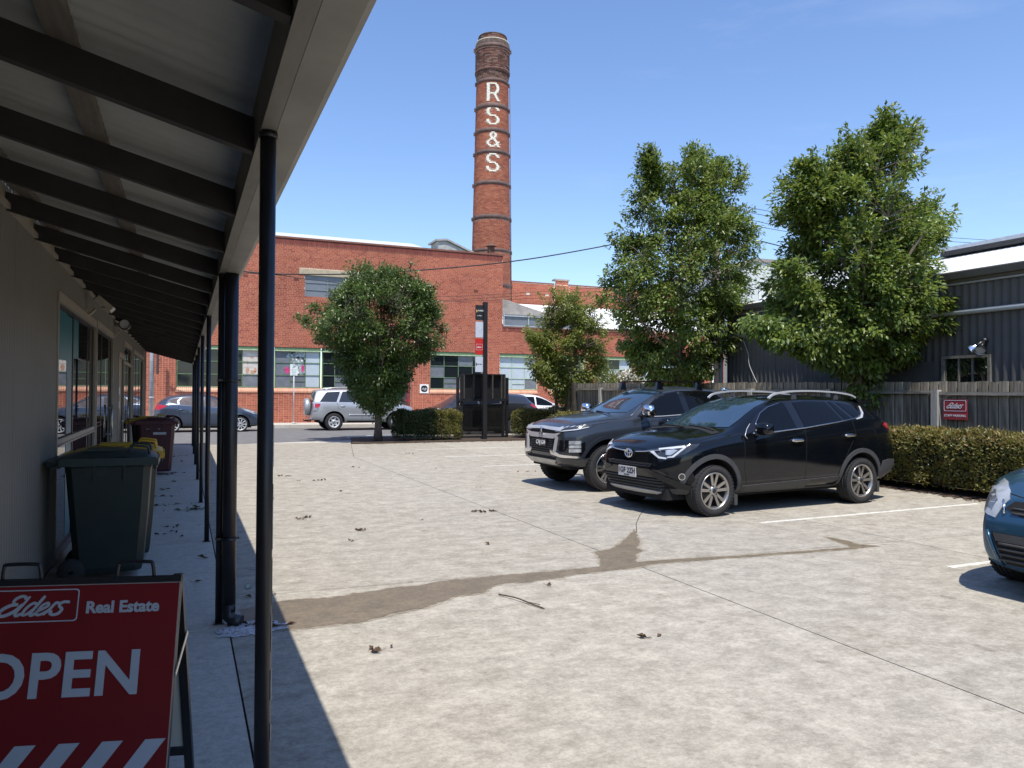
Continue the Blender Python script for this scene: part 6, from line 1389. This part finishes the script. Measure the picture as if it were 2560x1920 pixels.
# ---------------------------------------------------------------- silver four wheel drive with a spare wheel, and the dark grey car by the near kerb
def offroad():
    L = 4.42; pt = paint('silver_car_paint', (.50,.52,.54), .55, .32); z = pchip
    S = dict(L=L, W=.90, R=.365, Ra=.46, xf=.86, xr=3.50, track=1.60, paint=pt, xs=XS_(L), lev=2, tumble=.05, plan_f=.20, plf=.7, plan_r=.08,
        w=z([(0,.85),(.5,.89),(3.8,.90),(L,.87)]), zb=z([(0,.40),(.6,.34),(3.8,.36),(L,.44)]), belt=z([(0,.95),(.3,1.02),(.8,1.08),(1.3,1.13),(2.0,1.15),(3.4,1.17),(L,1.17)]),
        shoulder=z([(0,.80),(.5,.90),(1.2,.96),(3.5,1.0),(L,.98)]), zr=z([(0,.97),(.3,1.05),(.8,1.11),(1.2,1.17),(1.45,1.30),(1.8,1.52),(2.1,1.66),(2.6,1.70),(3.6,1.69),(4.1,1.67),(L,1.62)]),
        zt=z([(0,.99),(.2,1.07),(.6,1.13),(1.05,1.17),(1.4,1.37),(1.75,1.61),(2.05,1.72),(2.6,1.765),(3.6,1.75),(L,1.70)]), wr=z([(0,.62),(.6,.68),(1.2,.72),(1.9,.66),(2.6,.65),(L,.62)]),
        nose=z([(.3,.12),(.5,0),(.7,.02),(.95,.10),(1.1,.3)]), tail=z([(.4,0),(.6,0),(.8,-.06),(1.2,-.08),(1.6,-.22)]), Lt=.5)
    c = Car('parked_car', 'silver four wheel drive with a covered spare wheel parked behind the street tree', (9.22, 32.95, -.012), R(180), S); c.wheels('steel6', .235, .235, m_rimw)
    for poly in ([(1.5,1.17),(1.52,1.28),(1.78,1.48),(2.05,1.60),(2.28,1.62),(2.30,1.18)], [(2.38,1.18),(2.37,1.625),(3.12,1.63),(3.30,1.19)], [(3.40,1.19),(3.22,1.63),(3.78,1.60),(4.08,1.20)]): c.both('side_window', poly, glass('silver_car_glass', (.03,.035,.045), .03, .6), off=.006, res=.06)
    c.patch('windscreen', [(-.62,1.2),(-.55,1.5),(-.5,1.64),(.5,1.64),(.55,1.5),(.62,1.2)], m_wglass, 'front', off=.006, res=.08); c.patch('rear_window', [(-.6,1.2),(.6,1.2),(.52,1.6),(-.52,1.6)], m_cglass, 'rear', off=.006, res=.08)
    c.arch_trim(pt, .10, .030)
    for pts in ([(1.32,1.12),(1.30,.42)], [(2.34,1.16),(2.33,.42)], [(3.38,1.17),(3.30,.9),(3.05,.62)]): c.lines('panel_gap', pts, .005, m_seam, off=0)
    c.lines('side_moulding', [(1.32,.66),(2.9,.66)], .018, pt, off=.006); c.lines('sill_strip', [(1.32,.37),(3.0,.37)], .03, m_plastic, off=-.01)  # body-colour moulding, and a dark plastic strip along the sill
    for x in (2.15, 3.14):
        for sd in (-1, 1): h, nn = c.hit(Vector((x, sd*3, 1.02)), Vector((0, -sd, 0))); MB().ellipsoid((x, h.y+sd*.015, 1.02), (.10,.015,.022), 10, 6, pw=.7).build('door_handle', pt, c.root, world=False)
    c.both('tail_lamp', [(4.05,1.12),(4.08,1.02),(4.20,.82),(4.33,.80),(4.33,1.12)], m_tail, off=.010, res=.06); c.both('clear_lamp', [(4.12,.96),(4.20,.82),(4.33,.81),(4.33,.94)], m_lampglass, off=.014, res=.06)
    c.both('rear_bumper', [(3.92,.46),(3.98,.72),(4.40,.72),(4.40,.48)], pt, off=.012, res=.07)
    sp = MB().lathe([(0,.10),(.30,.10),(.345,.06),(.36,0),(.36,-.10),(.30,-.13)], 28, axis='x'); o_ = sp.build('spare_wheel_cover', pt, c.root, world=False, loc=(L+.10, .10, .98))
    MB().tube([(L-.1,.1,.42),(L+.18,.1,.40),(L+.22,.1,.46)], .03, 8).box(L-.05,L+.05,-.4,.5,.36,.42).build('tow_bar', M('rusty_tow_bar', (.07,.04,.035), .8), c.root, world=False)
    for sd in (-1, 1): MB().tube(crom([(2.05,sd*.60,1.70),(2.3,sd*.61,1.79),(3.4,sd*.60,1.79),(3.9,sd*.59,1.70)], 5), .018, 6).build('roof_rail', pt, c.root, world=False)
    for sg in (-1, 1): c.patch('headlamp', [(.46,.84),(.52,.98),(.75,1.04),(.98,1.05),(.95,.92),(.7,.84)], m_lampglass, 'corner', side=sg, off=.008, res=.06)
    c.patch('grille', [(-.4,.95),(.4,.95),(.36,.80),(-.36,.80)], m_well, 'front', off=.006, res=.08); c.mirror(1.55, .99, 1.22, pt)
    return c
offroad()
c = hatch('parked_car', 'dark grey family car by the near kerb behind the black letterbox frame and hedge', (7.95, 27.55, -.012), R(0), paint('dark_grey_paint', (.040,.042,.050), .5, .3), 'ten', m_rim, L=4.75, H=1.155, wheel=.25, R0=.35, xf=.92, xr=3.65, W=.92)
# ================================================================== signs, bins, poles, wires, litter
m_red = M('bright_red_panel', (.48,.022,.02), .45, var=.04, scale=3)
# A-frame board on the walkway
am = thing('sandwich_board', 'red open sign on a black A-frame standing under the verandah', 'sign', (-.357, 3.30, 0), R(-15))
NW = .37; HT = .85; SP = .20
m_afr = M('black_frame_paint', (.014,.015,.018), .4); m_ared = M('board_red', (.20,.008,.011), .4, var=.05, scale=4); m_aw = M('board_white', (.46,.50,.56), .45, var=.03)
def face(yb, name):
    """leaning board: foot at y=yb, head at y=0"""
    d = Vector((0, -yb, HT)).normalized(); L_ = math.hypot(yb, HT); n = Vector((0, -d.z, d.y)) if yb < 0 else Vector((0, d.z, -d.y)); o = Vector((0, yb, 0)); mb = MB()
    for x in (-NW+.016, NW-.016): mb.obox(o+d*(L_/2)+Vector((x, 0, 0)), (1,0,0), .016, d, L_/2, n, .011)
    for q in (.10, L_-.02): mb.obox(o+d*q, (1,0,0), NW-.033, d, .014, n, .010)
    f_ = mb.build(name, m_afr, am, world=False); return o, d, n, L_, f_
o, d, n, L_, ff = face(-SP, 'front_frame')
pn = MB().obox(o+d*(L_/2+.045)+n*.014, (1,0,0), NW-.004, d, L_/2-.075, n, .003).build('panel', m_ared, ff, world=False)
MB().obox(o+d*(L_/2+.045)+n*.0105, (1,0,0), NW-.0005, d, L_/2-.0715, n, .0022).build('panel_edge', M('aluminium_edge', (.55,.54,.5), .4, .6), ff, world=False)
o2, d2, n2, L2, bf = face(SP, 'rear_frame')
MB().obox(o2+d2*(L2/2+.045), (1,0,0), NW-.035, d2, L2/2-.08, n2, .003).build('panel', M('board_back', (.50,.50,.46), .6, var=.05), bf, world=False)
fo_ = lambda x, q: o+d*q+n*.0182+Vector((x, 0, 0))
def onface(me, x, q, par, name): put(name, xf_mesh(me, fo_(x, q), (1,0,0), d), par, world=False)
LT = L_+.045-.03
onface(text_mesh('OPEN', .216, m_aw, space=1.03, bold=.0045), -.030, LT-.368, ff, 'lettering')
onface(text_mesh('Real Estate', .058, m_aw, bold=.0020), .170, LT-.128, ff, 'lettering')
me = script_logo().mesh('logo', m_aw); sc_ = .255/2.15; me.transform(Matrix.Diagonal((sc_, sc_, .15, 1)) @ Matrix.Translation((-1.1, -.3, 0))); onface(me, -.138, LT-.115, ff, 'logo')
pts = []
rf = MB()
for cx, cy, a0 in ((.140,.046,0),(-.140,.046,90),(-.140,-.046,180),(.140,-.046,270)):
    for k in range(6): a = R(a0+18*k); pts.append((cx+.012*math.cos(a), cy+.012*math.sin(a)))
for i in range(24):
    j = (i+1) % 24; s_ = lambda p: (p[0]*.972, p[1]*.93); rf.prism([(*pts[i],0),(*pts[j],0),(*s_(pts[j]),0),(*s_(pts[i]),0)], (0,0,.001))
onface(rf.mesh('border', m_aw), -.138, LT-.115, ff, 'border')
for k in range(5):
    x = -.330+k*.146; onface(MB().prism([(x-.075,-.075,0),(x-.005,-.075,0),(x+.105,.075,0),(x+.035,.075,0)], (0,0,.001)).mesh('chevron', m_aw), 0, LT-.668, ff, 'chevron')
for x in (-.20, .20):
    q = o+d*L_; z0 = q.z-.01
    MB().tube(crom([(x-.068,0,z0),(x-.062,0,z0+.05),(x-.048,0,z0+.062),(x+.048,0,z0+.062),(x+.062,0,z0+.05),(x+.068,0,z0)], 4), .007, 8).build('handle', m_afr, am, world=False)
pA = o+d*.52+Vector((NW+.004,0,0)); pB = o2+d2*.62+Vector((NW+.004,0,0)); MB().obox((pA+pB)/2, (pB-pA), (pB-pA).length/2+.012, Vector((1,0,0)), .0015, (pB-pA).cross(Vector((1,0,0))), .009).build('stay', M('bright_strap', (.62,.60,.54), .35, .8), am, world=False)

# wheelie bins (front faces the car park)
def bin_(label, loc, rz, body, lid, label_strip=False):
    t = thing('wheelie_bin', label, 'bin', loc, rz, 'wheelie bins along the office wall')
    # local x: hinge (-) to front (+); y: width
    secs = [(.06,-.25,.235,.20),(.10,-.26,.245,.215),(.55,-.295,.28,.245),(.93,-.325,.30,.27),(.955,-.345,.32,.285),(.985,-.345,.32,.285)]
    vs = []; fs = []
    for z, xa, xb, hw in secs:
        c = .05
        vs += [(xa+c,-hw,z),(xb-c,-hw,z),(xb,-hw+c,z),(xb,hw-c,z),(xb-c,hw,z),(xa+c,hw,z),(xa,hw-c,z),(xa,-hw+c,z)]
    for i in range(len(secs)-1):
        for k in range(8): fs.append((i*8+k, i*8+(k+1) % 8, (i+1)*8+(k+1) % 8, (i+1)*8+k))
    fs += [tuple(range(8))[::-1], tuple(range(len(vs)-8, len(vs)))]
    b = MB().add(vs, fs); b.box(-.18,-.02,-.272,-.25,.86,.945); b.box(.10,.12,-.284,-.255,.82,.95); b.box(-.12,-.10,-.284,-.255,.82,.95); b.box(.315,.345,-.20,.20,.90,.95)
    b.build('body', body, t, world=False)
    l = MB(); prof = [(-.43,.972),(-.42,.990),(-.36,1.02),(-.20,1.055),(.10,1.065),(.26,1.05),(.335,1.02),(.355,.985),(.352,.968)]
    vs = []; fs = []; ny = 9
    for x, z in prof:
        for j in range(ny):
            y = -1+2*j/(ny-1); yy_ = y*(.30 if x > -.38 else .285); dz = -.050*abs(y)**4; vs.append((x, yy_, max(.968 if x > .3 else z-.09, z+dz)))
    for i in range(len(prof)-1):
        for j in range(ny-1): fs.append((i*ny+j, (i+1)*ny+j, (i+1)*ny+j+1, i*ny+j+1))
    l.add(vs, fs, 0, True); l.box(-.36,.345,-.302,-.288,.945,1.008); l.box(-.36,.345,.288,.302,.945,1.008); l.box(.335,.362,-.29,.29,.94,.99); l.box(-.18,.08,-.16,.16,1.056,1.072)
    l.prism([(-.45,-.27,.955),(-.36,-.285,.93),(-.36,.285,.93),(-.45,.27,.955)], (0,0,.04)); ld_ = l.build('lid', lid, t, world=False)
    for y in (-.18, .18): MB().tube(crom([(.13,y,1.05),(.15,y,1.095),(.17,y,1.10),(.26,y,1.09),(.28,y,1.08),(.29,y,1.03)], 3), .010, 6).build('handle', lid, ld_, world=False)
    MB().tube([(-.44,-.24,.955),(-.44,.24,.955)], .016, 8).build('bar', body, t, world=False)
    for y in (-.245, .245): MB().lathe([(.02,-.03),(.095,-.03),(.10,-.015),(.10,.015),(.095,.03),(.02,.03)], 18, axis='y', c=(-.27, y, .10)).build('wheel', M('black_rubber', (.015,.015,.015), .8, var=.1), t, world=False)
    if label_strip:
        MB().box(-.06,.16,-.2735,-.2585,.755,.80).build('sticker', M('sticker_grey', (.42,.44,.47), .5, var=.25, scale=60), t, world=False)
        for x in (-.16, -.12, .04): MB().box(x-.018, x+.014, -.2765,-.262,.855,.865).build('stamp', MC['sticker_grey'], t, world=False)
    return t
m_bg = M('dark_green_plastic', (.010,.020,.017), .5, var=.15, scale=5); m_bl = M('dark_green_lid', (.016,.032,.032), .45, var=.15, scale=5)
m_by = M('yellow_lid', (.50,.30,.015), .45, var=.08, scale=4); m_bm = M('maroon_plastic', (.052,.010,.016), .5, var=.15, scale=4)
bin_('dark green wheelie bin with a dark green lid, nearest to the red open sign', (-.555, 7.32, 0), 0, m_bg, m_bl)
bin_('dark green wheelie bin with a yellow lid standing right behind the green lidded one', (-.53, 8.02, 0), R(1), m_bg, m_by)
bin_('maroon wheelie bin with a pale sticker, further along the office wall', (-.46, 15.95, 0), R(-1), m_bm, m_bm, True)
bin_('green wheelie bin with a yellow lid half hidden behind the maroon bin', (-.62, 16.7, 0), R(2), m_bg, m_by)

# pylon sign
ps = thing('pylon_sign', 'tall black post carrying four small business panels on its left side', 'sign', (9.33, 24.1, 0))
MB().box(9.262, 9.40, 24.05, 24.19, 0, 4.66).build('post', M('black_satin_post', (.012,.012,.014), .45, var=.1), ps)
mpw = M('panel_pale_blue', (.50,.54,.62), .4, var=.03, scale=3)
for z0, z1, mt, fr in ((4.04,4.55,M('panel_black', (.018,.018,.02), .4), 1), (3.46,3.98,mpw,0), (2.88,3.42,m_red,0), (2.29,2.81,mpw,0)):
    p_ = MB().box(8.985, 9.255, 24.10, 24.135, z0, z1).build('panel', mt, ps); MB().box(9.19, 9.262, 24.112, 24.13, z0-.035, z0-.015).build('bracket', m_pvc, p_)
Xc = 9.12; yf = 24.0985
text('lettering', 'ReBEE', .072, m_white, (9.165,yf,4.36), (1,0,0), (0,0,1), ps); text('lettering', 'on Plan', .055, m_white, (9.12,yf,4.19), (1,0,0), (0,0,1), ps)
MB().ellipsoid((9.025,yf,4.34), (.022,.002,.05), 10, 6).build('emblem', M('gold_emblem', (.6,.42,.12), .4), ps)
mb = MB(); ribbon(mb, crom([(-.10,-.02),(-.06,.10),(-.02,.06),(-.02,-.04),(.03,-.09),(.08,-.04),(.06,.02),(.11,.0)], 4), .008, 0, .001); put('lettering', xf_mesh(mb.mesh('lettering', M('faint_script', (.36,.38,.50), .5)), Vector((Xc,yf,3.72)), (1,0,0), (0,0,1)), ps)
logo('logo', m_swhite, Vector((Xc,yf,3.13)), (1,0,0), (0,0,1), .185, ps); round_frame('border', m_swhite, Vector((Xc,yf,3.13)), (1,0,0), (0,0,1), .23, .20, .02, .006, ps)
text('lettering', 'MAVEN', .055, m_sblack, (9.14,yf,2.55), (1,0,0), (0,0,1), ps, bold=.001); MB().box(9.0,9.035,yf-.001,yf+.001,2.50,2.60).build('emblem', m_sblack, ps)

# black frame with four open bays and a tinted lower sheet
bf_ = thing('letterbox_frame', 'black metal frame with four open bays over tinted glass behind the tall sign post', 'frame', (9.6, 24.95, 0))
m_blk = M('black_steel', (.010,.010,.012), .45, var=.15)
for x in (8.60, 8.74, 10.30, 10.44): MB().box(x, x+.085, 24.86, 24.96, 0, 2.13 if x in (8.60, 10.44) else 2.2).build('upright', m_blk, bf_)
MB().box(8.62, 10.52, 24.80, 24.86, 1.30, 1.36).build('rail', m_blk, bf_)
MB().box(8.84, 10.41, 25.05, 25.07, 1.36, 2.24).box(8.84, 10.41, 24.86, 25.07, 2.21, 2.25).box(8.84, 10.41, 24.862, 25.07, 1.362, 1.39).build('bay_back', m_blk, bf_)
for x in (8.86, 9.215, 9.57, 9.92, 10.26, 10.385): MB().box(x-.022, x+.022, 24.85, 25.05, 1.39, 2.21).build('divider', M('frame_grey_edge', (.055,.055,.05), .5, var=.2), bf_)
for q in range(2): MB().box((8.84, 9.63)[q], (9.60, 10.29)[q], 24.90, 24.908, .14, 1.17).build('tinted_sheet', glass('tinted_sheet', (.012,.012,.012), .03, .5, .68), bf_)
MB().box(8.83, 10.3, 24.89, 24.915, 1.17, 1.20).box(8.83, 10.3, 24.89, 24.915, .11, .138).build('sheet_frame', m_blk, bf_)
# parking sign, poles
pk = thing('parking_sign', 'white two hour parking sign on a thin galvanised pole in front of the factory windows', 'sign', (4.6, 36.1, .12))
MB().lathe([(.03,.12),(.03,2.95)], 10, c=(4.6,36.1,0), cap=True).lathe([(.06,.12),(.06,.2)], 10, c=(4.6,36.1,0), cap=True).build('pole', m_pvc, pk)
rr_ = [(cx+.03*math.cos(R(a)), cz+.03*math.sin(R(a))) for cx, cz, a0 in ((4.73,2.83,0),(4.455,2.83,90),(4.455,2.37,180),(4.73,2.37,270)) for a in (a0, a0+30, a0+60, a0+90)]
MB().prism([(x, 36.06, z) for x, z in rr_], (0,.006,0)).build('plate', M('sign_plate_white', (.74,.78,.76), .5, var=.02), pk)
m_sg = M('sign_green', (.02,.13,.09), .5); text('lettering', '2P', .165, m_sg, (4.592,36.058,2.735), (1,0,0), (0,0,1), pk, shear=.2)
for z, t_ in ((2.60,'8 30AM - 5 30PM'),(2.535,'MON - FRI'),(2.47,'8AM - 12PM'),(2.415,'SAT')): text('lettering', t_, .036, m_sg, (4.592,36.058,z), (1,0,0), (0,0,1), pk)
MB().box(4.50,4.69,36.0575,36.0585,2.362,2.374).build('arrow', m_sg, pk)
gp = thing('street_pole', 'galvanised steel pole on the far footpath beside the brick wall', 'pole', (-1.28, 35.6, .12))
MB().lathe([(.098,.12),(.09,3.0),(.075,7.6)], 14, c=(-1.28,35.6,0), cap=True).build('shaft', M('galvanised_pole', (.40,.42,.43), .5, .3, var=.2, scale=3), gp)
MB().box(-1.10,-1.0,35.5,35.7,2.3,3.4).build('meter_box', M('rust_brown_box', (.07,.045,.04), .8), gp); MB().lathe([(.105,1.3),(.105,1.36)], 12, c=(-1.28,35.6,0)).build('band', m_pvc, gp)
pw = thing('power_pole', 'tall wooden power pole carrying wires behind the broad pear tree', 'pole', (24.35, 31, 0))
MB().lathe([(.19,0),(.15,11.6)], 14, c=(24.35,31,0), cap=True).build('shaft', M('pole_timber', (.17,.125,.095), .9, var=.25, scale=4, stretch=(4,4,.4)), pw)
MB().box(23.3,25.4,30.82,30.9,10.85,10.97).build('crossarm', MC['pole_timber'], pw); MB().tube([(24.08,30.9,0),(24.08,30.9,3.2)], .035, 8).build('conduit', m_white, pw)
for x in (23.4, 23.9, 24.8, 25.3): MB().lathe([(.02,0),(.05,.03),(.05,.10),(.02,.13)], 8, c=(x,30.86,10.97), cap=True).build('insulator', M('brown_glaze', (.10,.05,.03), .3), pw)
m_wire = M('black_cable', (.012,.012,.014), .6)
def wire(label, pts, r, name='power_line'):
    o = MB().tube(crom(pts, 10), r, 5).build(name, m_wire); tag(o, label, 'cable', 'overhead cables'); return o
wire('thick overhead cable sagging across the brick factory from the street pole', [(-1.28,35.5,7.25),(2.2,34.83,6.78),(4.5,34.4,6.74),(8.0,33.88,6.97),(13.5,32.98,7.68),(18.5,32.17,8.72),(24.3,31.1,10.2)], .030)
wire('thinner cable dipping below the thick one in front of the upper window', [(-1.28,35.5,6.75),(2.2,34.80,6.70),(3.8,34.55,6.67),(4.8,34.37,6.55),(5.7,34.2,6.48),(7.6,33.9,6.30)], .016)
for k, (z0, z1, z2) in enumerate(((5.82,6.08,6.55),(5.78,5.95,6.35),(6.0,6.22,6.72))):
    wire(('upper','lowest','middle')[k]+' of the faint wires crossing the factory corner beside the sign post', [(7.0,34.0,z0-.12),(10.8,33.42,z0),(13.5,32.98,z1),(18.6,32.1,z2),(24.3,31.05,z2+.5)], .010)
for k, (za, zb_, ze) in enumerate(((11.18,11.04,10.85),(10.92,10.78,10.62),(10.56,10.36,10.2),(10.29,10.14,10.0))):
    wire(('top','second','third','lowest')[k]+' of the four wires between the two pear trees', [(24.4,30.95,za+.12),(26.1,31,za),(28.9,31,zb_),(34,31,(zb_+ze)/2-.06),(40,31,ze),(62,31,ze+1.0)], .014)
wire('thick service cable running down to the right between the two pear trees', [(24.4,31,9.83),(25.74,31,9.67),(28,31,9.40),(30.04,31,9.18),(36,31,8.5),(45,31,8.0)], .028)
wire('short service cable dropping to the pale building behind the shed', [(24.4,31,9.6),(26.6,31,8.88),(27.9,31.6,8.55),(36.5,39.8,10.1)], .024)

# dead leaves, a twig, bark chips
m_dead = M('dead_leaf', (.085,.05,.028), .85, var=.4, scale=30, isl=.35)
def leaf_clump(label, x, y, n, spread, mat=None, sz=.07, z=.0, name='dead_leaves'):
    mb = MB()
    for _ in range(n):
        a = random.uniform(0, 6.28); cx, cy = x+random.gauss(0, spread), y+random.gauss(0, spread*.6); L_ = sz*random.uniform(.5, 1.05); d = Vector((math.cos(a), math.sin(a), 0)); s_ = Vector((-d.y, d.x, 0)); h1, h2 = random.uniform(.006, .03), random.uniform(.004, .03)
        c = Vector((cx, cy, z+.006)); vs = [c, c+d*L_*.45+s_*L_*.26+Vector((0,0,h1)), c+d*L_+Vector((0,0,h2*.5)), c+d*L_*.45-s_*L_*.26+Vector((0,0,h2)), c+d*L_*.45+Vector((0,0,.002))]
        mb.add(vs, [(0,4,1),(4,2,1),(0,3,4),(4,3,2)])
        if random.random() < .5: mb.tube([c, c-d*L_*.5+Vector((0,0,.006))], .0015, 4)
    o = mb.build(name, mat or m_dead); return tag(o, label, 'leaves', 'dead leaves on the concrete')
lit = [(1.71,14.74,5,.07),(1.81,14.65,3,.05),(2.31,13.76,7,.09),(1.29,9.66,4,.06),(1.37,9.70,6,.05),(1.88,8.58,8,.07),(3.53,9.42,8,.06),(3.70,9.36,8,.06),(5.37,19.12,5,.08),(4.46,11.84,2,.03),(1.10,4.58,7,.05),(2.73,5.61,1,.01),(2.75,4.15,3,.025),(1.65,8.04,2,.03),(1.84,13.81,2,.04),(2.67,9.03,1,.01),(2.29,12.15,2,.05),(6.2,13.9,4,.1),(.62,6.1,3,.05),(.41,5.36,5,.05),(.55,5.27,4,.05),(2.9,7.3,1,.01),(1.2,11.6,2,.06),(3.3,15.9,3,.08),(4.9,15.2,2,.06)]
where = ['far out on the sunlit concrete left of the long joint, left pile of two', 'far out on the sunlit concrete left of the long joint, right pile of two', 'as a brown clump on sunlit concrete well beyond the damp stain', 'pale pair beside a dark curled clump near the second transverse joint', 'dark curled clump near the second transverse joint', 'curled clump midway between the damp stain and the second transverse joint', 'left half of the clump lying on the long joint', 'right half of the clump lying on the long joint', 'small clump near the garden bed beyond the long joint', 'tiny pair between the long joint and the dark utility', 'spidery dry clump on the concrete below the damp stain', 'single leaf just past the lower edge of the damp stain', 'red brown curled leaf right of the twig', 'small pair just above the damp stain', 'tiny pair beside the brown clump far out', 'single leaf left of the clump on the long joint', 'small pair beyond the curled clump', 'thin scatter in front of the dark utility', 'few leaves in the verandah shadow beside the damp stain', 'wet leaves at the foot of the downpipe', 'wet leaves in the white residue', 'single leaf above the damp stain', 'small pair close to the second post shadow', 'small scatter far out near the garden bed', 'small pair near the long joint far out']
for (x, y, n, s_), w_ in zip(lit, where): leaf_clump('dead leaves: '+w_, x, y, n, s_)
for k, (x, y, n) in enumerate([(-.1,15.98,5),(-.27,13.33,6),(-.16,11.47,6),(-.08,10.99,3),(.01,11.48,2),(-.32,15.64,3),(-.41,17.48,3),(-.03,20.3,4),(-.25,19.93,4),(-.3,12.4,4),(-.05,9.6,5),(-.2,9.2,5),(.1,8.9,2),(-.1,14.4,3),(.12,7.7,2),(-.02,6.6,2),(-.1,18.6,4)]):
    leaf_clump('dry leaves scattered on the shaded walkway beside the bins', x, y, n, .10, sz=.075)
leaf_clump('fresh green leaf clump on the walkway edge beside a post', .13, 10.95, 14, .09, M('green_leaf_litter', (.03,.07,.018), .6, var=.3, scale=30), .12)
o = leaf_clump('single pale green leaf lying in the shadow right of the downpipe', .47, 6.35, 1, .0, M('pale_green_leaf', (.30,.38,.28), .6), .11)
tw = MB().tube(crom([(2.24,5.46,.01),(2.31,5.27,.02),(2.36,5.10,.012),(2.40,4.98,.008)], 5), [.0055]*15+[.003], 6); tw.tube([(2.33,5.2,.014),(2.41,5.08,.01)], .003, 5)
tag(tw.build('twig', M('twig_bark', (.07,.05,.035), .9, var=.3, scale=20)), 'dry brown twig lying on the sunlit concrete below the damp stain', 'twig')
mb = MB()
for _ in range(1500):
    if random.random() < .5: x, y = random.uniform(5, 12), random.gauss(23.42, .16); 
    else: x, y = random.gauss(11.0, .10), random.uniform(4.5, 13)
    a = random.uniform(0, 6.28); L_ = random.uniform(.02, .06); d = Vector((math.cos(a), math.sin(a), 0)); mb.obox((x, y, .014 if x < 10.9 else .022), d, L_, (-d.y, d.x, 0), L_*.3, (random.uniform(-.3,.3), random.uniform(-.3,.3), 1), .003)
mb.build('bark_chips', M('bark_chip', (.10,.06,.04), .9, isl=.5), kind='stuff')
